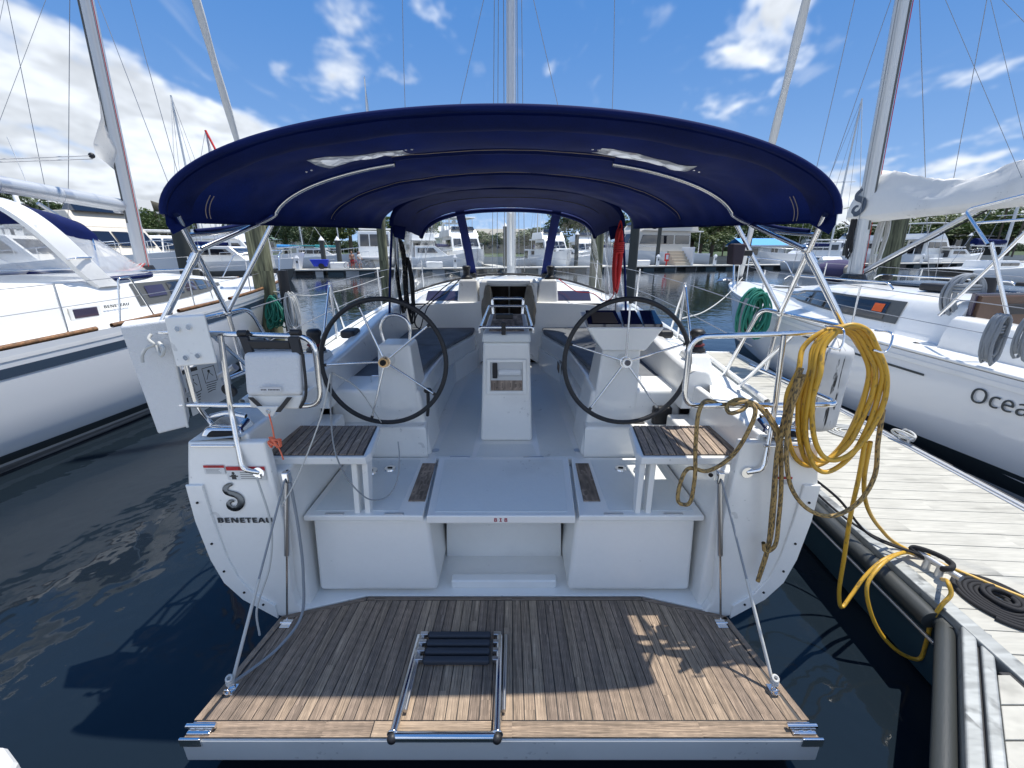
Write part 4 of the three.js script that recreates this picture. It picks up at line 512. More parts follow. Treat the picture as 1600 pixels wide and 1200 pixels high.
// ---------------------------------------------------------------- mast and standing rigging of our boat
{
  const k = part('mast', boat); mesh('tube', new THREE.CylinderGeometry(0.075, 0.085, 15.6, 16).scale(0.8, 1, 1.2).translate(X(0.03), 9.75, -7.45), M.mast, k); mesh('halyard', rod([X(-0.075), 2.1, -7.35], [X(-0.06), 17, -7.4], 0.006), M.ropeGrey, k); mesh('halyard', rod([X(0.11), 2.1, -7.35], [X(0.10), 17, -7.4], 0.006), M.ropeW, k); for (const dx of [-0.2, -0.28, 0.17, 0.26]) mesh('halyard', rod([X(dx), 2.1, -7.2], [X(dx * 0.4), 10, -7.4], 0.005), M.ropeGrey, k);
  for (const s of [-1, 1]) { mesh('cap_shroud', tube([[X(s * 1.72), 1.6, -7.5], [X(s * 1.42), 7.0, -7.3], [X(s * 0.1), 17.3, -7.45]], 0.005, { rs: 6 }), M.wire, k); mesh('lower_shroud', rod([X(s * 1.7), 1.6, -7.7], [X(s * 0.06), 6.9, -7.45], 0.005), M.wire, k); mesh('spreader', rod([X(s * 0.05), 7.0, -7.45], [X(s * 1.42), 7.05, -7.3], 0.02), M.mast, k); }
  mesh('vang', rod([X(0.03), 2.2, -7.35], [X(0.03), 2.95, -6.3], 0.025), M.mast, k);
}
// ---------------------------------------------------------------- stickers, emblem and name on the transom
{
  const zt = -2.056;
  const e = mesh('emblem', emblem(0.165), std([0.10, 0.115, 0.13], 0.15, { metalness: 0.9 }), boat); put(e, X(-1.575), 1.03, zt);
  const t = mesh('name_letters', text('BENETEAU', 0.033, { bold: true, stretch: 1.42 }), std([0.09, 0.095, 0.10], 0.25, { metalness: 0.5 }), boat); put(t, X(-1.50), 0.955, zt);
  const danger = (w, h, head, fig) => canvasMat(512, Math.round(512 * h / w), (c, W, H) => { c.fillStyle = '#d9d9d6'; c.fillRect(0, 0, W, H); c.fillStyle = '#b81f26'; c.fillRect(0, 0, W, H * 0.28); c.fillStyle = '#5a1216'; c.font = 'bold ' + Math.round(H * 0.24) + 'px sans-serif'; c.textAlign = 'center'; c.fillText(head, W / 2, H * 0.235); c.fillStyle = '#333'; if (fig) { c.beginPath(); c.arc(W * 0.16, H * 0.48, H * 0.10, 0, 7); c.fill(); c.fillRect(W * 0.10, H * 0.58, W * 0.12, H * 0.36); c.fillRect(W * 0.05, H * 0.66, W * 0.22, H * 0.09); } for (let i = 0; i < 4; i++) c.fillRect(fig ? W * 0.34 : W * 0.08, H * (0.42 + i * 0.14), (fig ? W * 0.6 : W * 0.82) * (0.7 + 0.3 * hash(i, 2, 5)), H * 0.035); });
  put(mesh('warning_sticker', card(0.115, 0.055), danger(0.115, 0.055, 'WARNING', false), boat), X(-1.605), 1.285, zt + 0.002); put(mesh('danger_sticker', card(0.215, 0.085), danger(0.215, 0.085, 'DANGER', true), boat), X(-1.432), 1.262, zt + 0.002);
  put(mesh('warning_sticker', card(0.10, 0.05), danger(0.10, 0.05, 'WARNING', false), boat), X(1.57), 1.215, zt + 0.002);
  for (const [x, y] of [[-1.235, 1.24], [1.19, 1.22]]) mesh('drain_hole', put3(new THREE.CylinderGeometry(0.012, 0.012, 0.01, 12), X(x), y, -2.11), M.dark, boat);
}
rebase(boat, [C, 0, -2.07]);

// ================================================================ things hung on or lying about our boat
// a hanging coil: one line wound in tall loops
function coil(cx, cy, cz, w, h, turns, r, o = {}) { const pts = [], n = 10, S = o.s ?? 1; for (let k = 0; k < turns; k++) for (let i = 0; i < n; i++) { const a = i / n * Math.PI * 2 + Math.PI / 2, jx = (hash(k, 6, S) - 0.5) * (o.j ?? 0), jy = (hash(k, 7, S) - 0.5) * (o.j ?? 0), ww = w * (0.7 + 0.5 * hash(k, 1, S)), hh = h * (0.88 + 0.2 * hash(k, 2, S)); const y = Math.sin(a) * hh * (Math.sin(a) > 0 ? 1 : 0.9 + 0.25 * hash(k, 3, S)); pts.push([cx + jx + Math.cos(a + jx * 6) * ww * (o.dx ?? 1) + (hash(k, i, 5) - 0.5) * r * 1.5, cy + jy + y - (hh - h), cz + Math.cos(a) * ww * (o.dz ?? 0) + (k / turns - 0.5) * (o.deep ?? 0.06) + (hash(k, i, 9) - 0.5) * r]); } return tube(pts, r, { rs: 6, n: turns * 26 }); }
{ // white rescue sling pouch on the left pulpit rail
  const k = thing('rescue_sling_pouch', 'white rescue sling pouch with black straps on the left stern rail', 'rescue pouch');
  const F = (p, d) => [p[0] * (1 + d * 0.42), p[1], p[2] - d], tl = [-1.337,1.958,-2.02], tr = [-1.052,1.962,-2.02], br = [-1.059,1.739,-1.99], bl = [-1.346,1.735,-1.99];
  mesh('pouch', block([F(bl, 0.13), F(br, 0.13), br, bl, F(tl, 0.10), F(tr, 0.10), tr, tl], 0.03, 5), M.bag, k);
  const b2 = [-1.345,1.672,-2], c2 = [-1.095,1.665,-2]; mesh('lower_flap', block([F(b2, 0.1), F(c2, 0.1), c2, b2, F(bl, 0.1), F(br, 0.1), [br[0], br[1] + 0.005, br[2] - 0.01], [bl[0], bl[1] + 0.005, bl[2] - 0.01]], 0.015), M.sail, k);
  mesh('tongue', plate([[0, 0], [0.115, 0], [0.075, -0.055], [0.04, -0.055]].map(([x, y]) => [b2[0] + 0.045 + x, b2[1] + 0.02 + y]), -1.985, 0.012, 0.003), M.sail, k);
  mesh('grommet', new THREE.TorusGeometry(0.009, 0.004, 8, 16).translate(b2[0] + 0.103, b2[1] - 0.005, -1.971), M.steelB, k);
  for (const [a, b] of [[[392, 622], [414, 646]], [[453, 622], [432, 646]]].map((q) => q)) { const w = 0.014, A = [lerp(bl[0], br[0], (a[0] - 386) / 88), bl[1] + 0.003, -1.984], B = [lerp(bl[0], br[0], (b[0] - 386) / 88), bl[1] - 0.075, -1.976]; mesh('v_strap', block([[A[0] - w, A[1], A[2] - 0.004], [A[0] + w, A[1], A[2] - 0.004], [A[0] + w, A[1], A[2]], [A[0] - w, A[1], A[2]], [B[0] - w, B[1], B[2] - 0.004], [B[0] + w, B[1], B[2] - 0.004], [B[0] + w, B[1], B[2]], [B[0] - w, B[1], B[2]]], 0.002), M.black, k); }
  const s0 = [-1.339,2.004,-2.05], s1 = [-1.118,2,-2.05]; mesh('rail_band', block([[s0[0], s0[1] - 0.03, -2.075], [s1[0], s1[1] - 0.03, -2.075], [s1[0], s1[1] - 0.03, -2.05], [s0[0], s0[1] - 0.03, -2.05], [s0[0], s0[1] + 0.012, -2.075], [s1[0], s1[1] + 0.012, -2.075], [s1[0], s1[1] + 0.012, -2.05], [s0[0], s0[1] + 0.012, -2.05]], 0.006), M.black, k);
  for (const p of [[-1.359,2.047,-2.06], [-1.093,2.051,-2.06]]) { mesh('rail_strap', rod([p[0] - 0.024, p[1], -2.08], [p[0] + 0.024, p[1], -2.08], 0.0175), M.black, k); }
  mesh('hanger_strap', block([[tl[0] - 0.01, tl[1] - 0.01, -2.06], [tl[0] + 0.035, tl[1] - 0.01, -2.06], [tl[0] + 0.035, tl[1] - 0.01, -2.04], [tl[0] - 0.01, tl[1] - 0.01, -2.04], [tl[0] - 0.035, 2.035, -2.075], [tl[0] + 0.01, 2.035, -2.075], [tl[0] + 0.01, 2.035, -2.055], [tl[0] - 0.035, 2.035, -2.055]], 0.005), M.black, k);
  mesh('hanger_strap', block([[tr[0] - 0.05, tr[1] - 0.015, -2.06], [tr[0] - 0.005, tr[1] - 0.015, -2.06], [tr[0] - 0.005, tr[1] - 0.015, -2.03], [tr[0] - 0.05, tr[1] - 0.015, -2.03], [tr[0] - 0.07, 2.035, -2.075], [tr[0] - 0.02, 2.035, -2.075], [tr[0] - 0.02, 2.035, -2.05], [tr[0] - 0.07, 2.035, -2.05]], 0.005), M.black, k);
  mesh('edge_binding', tube([[tr[0] + 0.004, tr[1] - 0.01, -2.03], [br[0] + 0.006, br[1], -2.0], [c2[0] + 0.004, c2[1] + 0.01, -2.0]], 0.008, { rs: 6 }), M.black, k);
  const lb = canvasMat(256, 64, (c, W, H) => { c.fillStyle = '#cfd0d2'; c.fillRect(0, 0, W, H); c.fillStyle = '#3a3a40'; for (let i = 0; i < 13; i++) if (i !== 4) c.fillRect(10 + i * 18, 30, 13, 22); c.fillStyle = '#85858a'; for (let i = 0; i < 22; i++) c.fillRect(8 + i * 11, 8, 7, 6); }); put(mesh('print', card(0.105, 0.024), lb, k), lerp(bl[0], br[0], 0.46), bl[1] + 0.048, -1.981);
  rebase(k, [tl[0], 2.04, -2.06]);
  const oc = thing('orange_cord', 'thin orange cord with a knotted end dangling below the white pouch', 'cord'); const kx = b2[0] + 0.105, ky = b2[1] - 0.04;
  mesh('cord', tube([[kx, ky + 0.02, -1.972], [kx + 0.006, ky - 0.05, -1.97], [kx + 0.008, ky - 0.11, -1.965]], 0.0038, { rs: 6 }), M.ropeO, oc); const kn = []; for (let i = 0; i < 34; i++) kn.push([kx + 0.008 + (hash(i, 1, 8) - 0.5) * 0.062, ky - 0.135 - (hash(i, 2, 8) - 0.5) * 0.06, -1.962 + (hash(i, 3, 8) - 0.5) * 0.03]); mesh('knot', tube(kn, 0.0042, { rs: 6, n: 170 }), M.ropeO, oc); mesh('cord_tail', tube([[kx + 0.02, ky - 0.15, -1.96], [kx + 0.035, ky - 0.19, -1.955], [kx + 0.04, ky - 0.23, -1.955]], 0.0038, { rs: 6 }), M.ropeO, oc); rebase(oc, [kx, ky, -1.97]);
}
{ // tall white cover at the outer end of the left rail, and the grey pack with printed instructions
  const k = thing('horseshoe_buoy_cover', 'tall white fabric cover tied to the outer end of the left stern rail', 'buoy cover');
  const F = (p, d) => [p[0] * (1 + d * 0.36), p[1] + d * 0.04, p[2] - d], tl = [-2.014,2.075,-2.12], tr = [-1.757,2.108,-2.12], br = [-1.794,1.515,-2.12], bl = [-1.973,1.469,-2.12];
  const g = block([F(bl, 0.14), F(br, 0.14), br, bl, F(tl, 0.14), F(tr, 0.14), tr, tl], 0.016, 6); mesh('cover', g, M.bag, k);
  mesh('seam', tube([[tr[0] - 0.002, tr[1], -2.116], [lerp(tr[0], br[0], 0.5) + 0.006, lerp(tr[1], br[1], 0.5), -2.112], [br[0], br[1], -2.116]], 0.006, { rs: 6 }), M.sail, k);
  mesh('tie_line', tube([[-1.835,2.041,-2.09], [-1.837,2.019,-2.07], [-1.818,1.993,-2.07], [-1.863,1.97,-2.07], [-1.884,1.935,-2.06], [-1.89,1.901,-2.06]], 0.008, { rs: 7 }), M.ropeW, k); mesh('tie_loop', tube([[-1.807,1.998,-2.09], [-1.772,1.97,-2.07], [-1.795,1.933,-2.07], [-1.816,1.984,-2.08]], 0.009, { rs: 7 }), M.ropeW, k);
  rebase(k, [tl[0], bl[1], -2.2]);
  const g2 = thing('rescue_pack', 'grey rescue pack printed with black pictograms, behind the white cover', 'rescue pack');
  const a = [-1.943,1.778,-2.35], b = [-1.723,1.84,-2.35], c = [-1.713,1.602,-2.35], d = [-1.94,1.486,-2.35]; const m = canvasMat(512, 512, (x, W, H) => { x.fillStyle = '#b9c0c6'; x.fillRect(0, 0, W, H); x.fillStyle = '#25272b'; x.fillRect(10, 12, 220, 46); x.strokeStyle = '#25272b'; x.lineWidth = 8; for (const [ox, oy] of [[40, 110], [290, 60]]) { x.strokeRect(ox, oy, 170, 190); x.beginPath(); x.moveTo(ox + 30, oy + 150); x.lineTo(ox + 80, oy + 60); x.lineTo(ox + 130, oy + 120); x.stroke(); x.beginPath(); x.arc(ox + 84, oy + 50, 18, 0, 7); x.fill(); for (let i = 0; i < 4; i++) x.fillRect(ox, oy + 215 + i * 26, 150 - i * 12, 9); } });
  mesh('pack', block([F(d, 0.12), F(c, 0.12), c, d, F(a, 0.12), F(b, 0.12), b, a], 0.02), M.bag, g2); const gg = grid([[d, c], [a, b]].map((r) => r.map((p) => [p[0], p[1], p[2] + 0.004]))); gg.setAttribute('uv', new THREE.Float32BufferAttribute([0, 0, 1, 0, 0, 1, 1, 1], 2)); mesh('instruction_print', gg, m, g2); rebase(g2, [d[0], d[1], -2.4]);
}
{ // outboard lifting tackle hanging on the left rail
  const k = thing('block_and_tackle', 'small black twin-wheel tackle hanging inside the left stern rail', 'tackle'); const c = [-1.6,1.692,-2.25]; mesh('strop', rod([c[0] - 0.01, c[1] + 0.18, c[2]], [c[0], c[1] + 0.03, c[2]], 0.008), M.ropeGrey, k); for (const dx of [-0.022, 0.022]) { const s = mesh('sheave', put3(new THREE.CylinderGeometry(0.032, 0.032, 0.02, 18), c[0] + dx, c[1], c[2] + 0.02 + dx), M.black, k); mesh('hub', put3(new THREE.CylinderGeometry(0.012, 0.012, 0.024, 12), c[0] + dx, c[1], c[2] + 0.021 + dx), M.steelB, s); } mesh('spar', rod([-1.682,1.754,-2.3], [-1.585,1.811,-2.3], 0.022), M.alu, k); rebase(k, c);
}
{ // yellow shore-power cord: coil on the right pulpit, tails to the rail and the dock
  const k = thing('yellow_cord_coil', 'long dirty yellow power cord coiled over the right stern rail and trailing to the dock', 'power cord');
  const c = [1.663,1.814,-1.97], pts = []; const turns = 5, n = 16;
  for (let t = 0; t < turns; t++) { const hw = 0.175 + 0.04 * hash(t, 4, 2), lo = 0.34 + 0.10 * hash(t, 5, 2), off = (t - 3) * 0.014; for (let i = 0; i < n; i++) { const a = Math.PI / 2 - i / n * Math.PI * 2, s = Math.sin(a), co = Math.cos(a); pts.push([c[0] + 0.005 + co * hw * (s < 0 ? 1 - 0.1 * s * s : 1) + (s > 0 ? off * 0.5 : off) + s * -0.02, 1.745 + (s > 0 ? s * (0.325 + 0.008 * t) : s * lo), (s > 0.5 ? -2.03 : -1.985) + off * 1.4 + 0.03 * Math.max(0, -co) + (hash(t, i, 6) - 0.5) * 0.012]); } }
  mesh('coil', tube(pts, 0.0125, { rs: 9, n: 560, uvk: 0.8 }), M.hose, k);
  const tail = (p, m, r = 0.0112) => mesh('tail', tube(p, r, { rs: 9, k: 10, uvk: 0.8 }), m, k);
  tail([[1.422,1.896,-1.97], [1.394,1.659,-1.97], [1.406,1.4,-1.98], [1.446,1.098,-1.99], [1.482,0.789,-2], [1.466,0.568,-2]], M.hoseDirty, 0.0122); tail([[1.427,1.869,-1.95], [1.402,1.685,-1.95], [1.38,1.471,-1.95], [1.427,1.158,-1.96], [1.461,0.901,-1.97], [1.455,0.647,-1.98]], M.hoseDirty, 0.0122);
  tail([[1.306,1.665,-2], [1.383,1.548,-1.98], [1.434,1.316,-1.96], [1.468,1.043,-1.95], [1.477,0.853,-1.95], [1.443,0.814,-1.96], [1.42,0.875,-1.96]], M.hoseDirty);
  tail([[1.437,1.381,-1.98], [1.391,1.539,-2], [1.314,1.65,-2.02], [1.238,1.696,-2.03], [1.165,1.685,-2.04], [1.125,1.656,-2.1], [1.049,1.678,-2.1], [0.986,1.649,-2.04], [0.981,1.474,-2.02], [1.006,1.241,-2.02], [0.991,1.086,-2.02], [0.943,1.091,-2.03], [0.94,1.209,-2.04], [0.979,1.296,-2.05], [1.084,1.28,-2.05], [1.184,1.37,-2.03], [1.232,1.521,-2], [1.254,1.665,-2], [1.239,1.689,-2.03], [1.2,1.657,-2.02], [1.136,1.639,-2.02], [1.138,1.663,-2.06], [1.186,1.699,-2.06], [1.261,1.686,-2.02], [1.336,1.602,-1.98], [1.394,1.466,-1.96]], M.hoseDirty);
  tail([[1.391,1.859,-1.93], [1.385,1.645,-1.92], [1.412,1.432,-1.92], [1.481,1.243,-1.92], [1.6,1.117,-1.92], [1.736,1.081,-1.92], [1.857,1.154,-1.93], [1.923,1.302,-1.95], [1.907,1.498,-1.97], [1.894,1.673,-1.98]], M.hoseDirty);
  tail([[1.831,1.503,-1.96], [1.851,1.296,-1.96], [1.884,1.063,-1.98], [1.958,0.727,-2.02], [2.036,0.403,-2.06], [2.075,0.307,-2.06], [2.153,0.363,-2.1], [2.255,0.467,-2.15], [2.39,0.549,-2.2], [2.561,0.566,-2.25], [2.62, 0.54, -2.28], [2.752,0.53,-2.263]], M.hose);
  tail([[1.867,1.498,-1.97], [1.896,1.304,-1.98], [2.068,1.045,-2.1], [2.407,0.717,-2.3], [2.642,0.53,-2.363], [2.735,0.52,-2.251], [2.84,0.52,-2.109], [2.919,0.52,-2], [3.042,0.52,-1.85], [3.192,0.52,-1.648]], M.hose);
  tail([[2.672,0.53,-2.3], [2.454,0.584,-2.2], [2.266,0.572,-2.1], [2.181,0.487,-2.05], [2.199,0.339,-2], [2.275,0.192,-1.95], [2.371,0.112,-1.9], [2.442,0.108,-1.87], [2.449,0.235,-1.87], [2.417,0.416,-1.86], [2.439,0.533,-1.86], [2.478,0.601,-1.87], [2.48,0.644,-1.9], [2.633,0.53,-2.056]], M.hose);
  for (const [a, b] of [[[1.576,2.085,-1.96], [1.555,2.002,-1.93]], [[1.831,2.063,-1.98], [1.775,1.986,-1.93]]]) mesh('hook', tube([[a[0], a[1], -2.08], a, b, [b[0] - 0.06, b[1] + 0.01, b[2]]], 0.005, { rs: 6 }), M.steel, k);
  rebase(k, [c[0], 2.05, -2.05]);
}
{ // white worn fender hung on the far side of the right pulpit
  const c = [2.071,1.604,-2.62], r = 0.112, h = 0.60; const prof = []; for (let i = 0; i <= 20; i++) { const t = i / 20; prof.push(new THREE.Vector2(t < 0.1 ? r * Math.sqrt(1 - (1 - t / 0.1) ** 2 * 0.75) : t > 0.9 ? r * Math.sqrt(1 - ((t - 0.9) / 0.1) ** 2 * 0.75) : r, (t - 0.5) * h)); } prof.unshift(new THREE.Vector2(0, -h / 2 - 0.002)); prof.push(new THREE.Vector2(0.03, h / 2 + 0.02), new THREE.Vector2(0, h / 2 + 0.03));
  const k = thing('fender', 'worn white cylindrical fender hanging behind the yellow cord coil', 'fender'); const m = std([1, 1, 1], 0.6, { map: tex(512, 512, (u, v) => { const s = fbm(u * 60, v * 2.5, 3, 4), b = fbm(u * 26, v * 8, 7, 4), d = sstep(0.56, 0.68, s) * sstep(0.42, 0.62, b); const q = 0.84 - 0.62 * d - 0.12 * fbm(u * 9, v * 9, 2, 3); return [q, q, q * 0.99]; }) });
  const g = new THREE.LatheGeometry(prof, 32); g.translate(c[0], c[1] - 0.02, c[2]); mesh('body', g, m, k); mesh('lanyard', rod([c[0], c[1] + h / 2, c[2]], [c[0] - 0.1, 2.05, -2.5], 0.006), M.ropeW, k); rebase(k, c);
}
// lines on the dodger
{ const c = [1.145,2.384,-4.72]; const k = thing('red_rope_coil', 'coil of bright red rope hanging at the right edge of the dodger', 'rope'); mesh('coil', coil(c[0], c[1] - 0.02, c[2] + 0.02, 0.026, 0.30, 13, 0.0085, { s: 3, deep: 0.05, j: 0.03 }), M.ropeR, k); mesh('wrap', (() => { const p = []; for (let i = 0; i < 40; i++) { const a = i * 0.9; p.push([c[0] + Math.cos(a) * 0.052, c[1] + 0.14 - i * 0.0028, c[2] + 0.02 + Math.sin(a) * 0.045]); } return tube(p, 0.0085, { rs: 6, n: 160 }); })(), M.ropeR, k); mesh('top_loop', tube([[c[0] - 0.02, c[1] + 0.14, c[2]], [c[0] - 0.012, c[1] + 0.3, c[2]], [c[0] + 0.01, c[1] + 0.36, c[2] - 0.01], [c[0] + 0.022, c[1] + 0.28, c[2]], [c[0] + 0.02, c[1] + 0.14, c[2]]], 0.008, { rs: 6 }), M.ropeR, k); rebase(k, c);
  solo('red_rope', tube([[c[0] - 0.02, c[1] - 0.29, c[2]], [1.171,1.942,-4.9], [1.145,1.849,-5.2], [1.057,1.903,-5.6], [0.89,1.9,-5.9], [0.772,1.975,-6.05], [0.666,2.051,-6.1]], 0.006, { rs: 6 }), M.ropeR, 'thin red rope running from the right cabin-top winch to the red coil', 'rope'); }
{ const c = [-1.252,2.166,-5]; const k = thing('black_rope_coil', 'long black ropes hanging at the left edge of the dodger', 'rope'); mesh('coil', coil(c[0] - 0.03, c[1] + 0.02, c[2] + 0.03, 0.05, 0.40, 12, 0.010, { s: 7, deep: 0.1, dz: 0.3 }), std([1, 1, 1], 0.9, { map: tex(256, 64, (u, v) => (noise(u * 60, v * 6, 3) > 0.72 ? [0.42, 0.4, 0.36] : [0.11, 0.11, 0.12])) }), k); mesh('second_coil', coil(c[0] + 0.045, c[1] - 0.16, c[2] + 0.0, 0.035, 0.36, 8, 0.010, { s: 9, deep: 0.08 }), M.ropeK, k); rebase(k, c);
  solo('black_line', tube([[-0.789,2.057,-6], [-0.961,1.935,-5.8], [-1.089,1.803,-5.6], [-1.175,1.717,-5.3], [-1.22,1.571,-5.2], [-1.169,1.499,-5.2], [-1.145,1.621,-5.4], [-1.111,1.748,-5.7], [-0.897,1.895,-5.95], [-0.742,2.045,-6.05]], 0.008, { rs: 6 }), M.ropeK, 'thin black line looping over the left cabin-top window', 'rope'); }
// platform lifting lines
for (const s of [-1, 1]) { const a = [X(s * 1.235), 1.21, -2.07], b = [X(s * 1.405), 0.30, -1.57]; const k = thing('platform_line', s < 0 ? 'grey line from the left hull corner down to the platform pad eye' : 'grey line from the right hull corner down to the platform pad eye', 'rope', 'platform lines'); mesh('line', rod(a, [lerp(a[0], b[0], 0.5), lerp(a[1], b[1], 0.5), lerp(a[2], b[2], 0.5)], 0.006), M.ropeGrey, k); mesh('line_cover', rod([lerp(a[0], b[0], 0.5), lerp(a[1], b[1], 0.5), lerp(a[2], b[2], 0.5)], b, 0.0085), M.ropeW, k); for (let i = 0; i < 3; i++) mesh('hitch', new THREE.TorusGeometry(0.014, 0.006, 8, 16).rotateX(Math.PI / 2 + 0.3 * i).translate(b[0], b[1] + 0.02 + i * 0.016, b[2]), M.ropeW, k); mesh('shackle', new THREE.TorusGeometry(0.015, 0.005, 8, 16).translate(b[0] - 0.004, b[1] - 0.005, b[2] + 0.03), M.steel, k); rebase(k, b); }
solo('hoist_line', tube([[X(-1.20), 1.20, -2.06], [X(-1.19), 0.9, -2.04], [X(-1.19), 0.6, -2.0], [X(-1.21), 0.36, -1.93], [X(-1.28), 0.29, -1.80], [X(-1.36), 0.292, -1.66], [X(-1.41), 0.31, -1.57]], 0.0085, { rs: 8, k: 9 }), M.ropeGrey, 'thick grey line sagging along the left edge of the teak platform', 'rope');
solo('stern_line', tube([[X(-1.36), 1.25, -2.03], [X(-1.325), 0.95, -2.01], [X(-1.36), 0.7, -1.98], [X(-1.46), 0.42, -1.93], [X(-1.47), 0.24, -1.92]], 0.006, { rs: 7, k: 8 }), M.ropeW, 'thin white line hanging from the left rail foot past the transom lettering', 'rope');
solo('whip_line', tube([[-0.934,1.84,-2.05], [-0.998,1.646,-2.05], [-1.107,1.407,-2.04], [-1.233,1.174,-2.03], [-1.298,1.077,-2.02]], 0.004, { rs: 6, k: 8 }), M.ropeW, 'thin white cord slanting down across the left helm seat', 'cord');
solo('loop_cord', tube([[-0.931,1.847,-2.06], [-0.976,1.597,-2.08], [-0.988,1.356,-2.1], [-0.949,1.142,-2.15], [-0.86,0.996,-2.2], [-0.777,0.986,-2.25], [-0.724,1.064,-2.3], [-0.709,1.204,-2.35], [-0.723,1.29,-2.4]], 0.0042, { rs: 6, k: 8 }), M.ropeGrey, 'thin grey cord sagging in a loop beside the left locker lid', 'cord');
solo('wheel_lashing', tube([[-0.937,1.841,-2.08], [-0.974,1.608,-2.5], [-0.995,1.171,-2.95]], 0.004, { rs: 6 }), M.ropeW, 'thin light cord tied from the left rail to the bottom of the left wheel', 'cord');
// dock: cleat, black stern rope coil, hanging spring lines
{
  const c = [2.741,0.5,-2.198], k = thing('dock_cleat', 'metal dock cleat wrapped in black rope near the dock corner', 'cleat'); const A = [2.636,0.58,-2.276], B = [2.684,0.58,-2.007]; mesh('horn', rod(A, B, 0.017, 0.02, 12), M.alu, k); for (const t of [0.36, 0.62]) { const p = V(A).lerp(V(B), t); mesh('post', rod([p.x, 0.5, p.z], [p.x, 0.575, p.z], 0.022, 0.018), M.alu, k); } rebase(k, c);
  const r = thing('black_mooring_rope', 'black braided rope made fast to the dock cleat and led to the stern', 'rope'); const p1 = [], P = (t) => V(A).lerp(V(B), t); for (let i = 0; i <= 40; i++) { const t = i / 40, a = t * Math.PI * 5; const q = P(0.5 + 0.34 * Math.sin(a)); p1.push([q.x + 0.035 * Math.cos(a * 2), 0.585 + 0.03 * Math.cos(a * 1.0) + 0.012 * t, q.z + 0.03 * Math.sin(a * 2 + 1)]); } mesh('cleat_hitch', tube(p1, 0.0135, { rs: 8, n: 200 }), M.ropeK, r); mesh('spring', tube([[X(1.60), 1.47, -2.14], [X(1.78), 1.22, -2.3], [2.2, 0.85, -2.42], [2.44, 0.60, -2.36], [P(0.3).x, 0.58, P(0.3).z]], 0.0085, { rs: 7, k: 9 }), M.ropeK, r); mesh('spring', tube([[X(1.85), 1.3, -2.9], [2.3, 0.7, -2.72], [2.48, 0.57, -2.45], [P(0.4).x, 0.58, P(0.4).z]], 0.0085, { rs: 7, k: 9 }), M.ropeK, r); rebase(r, [P(0.5).x, 0.55, P(0.5).z]);
  const f = [2.802,0.5,-1.915], sp = []; for (let i = 0; i <= 190; i++) { const t = i / 190, a = t * Math.PI * 2 * 6.4, rad = 0.045 + 0.145 * t; sp.push([f[0] + 0.02 + Math.cos(a) * rad * 0.98, 0.5125 + 0.0008 * Math.sin(a * 3), f[2] + 0.0 + Math.sin(a) * rad * 1.12]); } const kc = thing('black_rope_coil', 'flat spiral coil of black rope lying on the white dock', 'rope'); mesh('spiral', tube(sp, 0.0125, { rs: 7, n: 620 }), M.ropeK, kc); mesh('upper_turn', tube(sp.slice(0, 55).map(([x, y, z]) => [x + 0.02, y + 0.024, z + 0.01]), 0.0125, { rs: 7, n: 160 }), M.ropeK, kc); rebase(kc, f);
  const w = [3.762,0.5,-4.264], s2 = []; for (let i = 0; i <= 90; i++) { const t = i / 90, a = t * Math.PI * 2 * 4; s2.push([w[0] + Math.cos(a) * (0.05 + 0.17 * t), 0.512, w[2] + Math.sin(a) * (0.05 + 0.17 * t)]); } solo('white_rope_coil', tube(s2, 0.0105, { rs: 6, n: 300 }), M.ropeW, 'small flat coil of white rope on the dock by the grey hull', 'rope');
  const d = [4.18,0.5,-4.036], k3 = thing('dock_cleat', 'far metal cleat on the dock edge tied with white rope', 'cleat'); mesh('horn', rod([d[0] - 0.03, 0.57, d[2] + 0.12], [d[0] + 0.02, 0.57, d[2] - 0.12], 0.017), M.alu, k3); for (const q of [-0.05, 0.05]) mesh('post', rod([d[0], 0.5, d[2] + q], [d[0], 0.57, d[2] + q], 0.018), M.alu, k3); const tw = []; for (let i = 0; i <= 30; i++) { const a = i / 30 * Math.PI * 6; tw.push([d[0] + 0.06 * Math.sin(a * 0.5), 0.585 + 0.03 * Math.sin(a), d[2] + 0.10 * Math.cos(a)]); } mesh('rope_hitch', tube(tw, 0.012, { rs: 6, n: 150 }), M.ropeW, k3); rebase(k3, d);
  solo('dock_corner_step', slab([[-4.4, -0.5], [-1.93, -0.5], [-1.93, -1.02], [-1.98, -1.12], [-2.08, -1.17], [-4.4, -1.20]], 0.40, 0.52, 0.03), M.white, 'white rounded dock corner at the bottom left of the picture', 'dock corner');
}
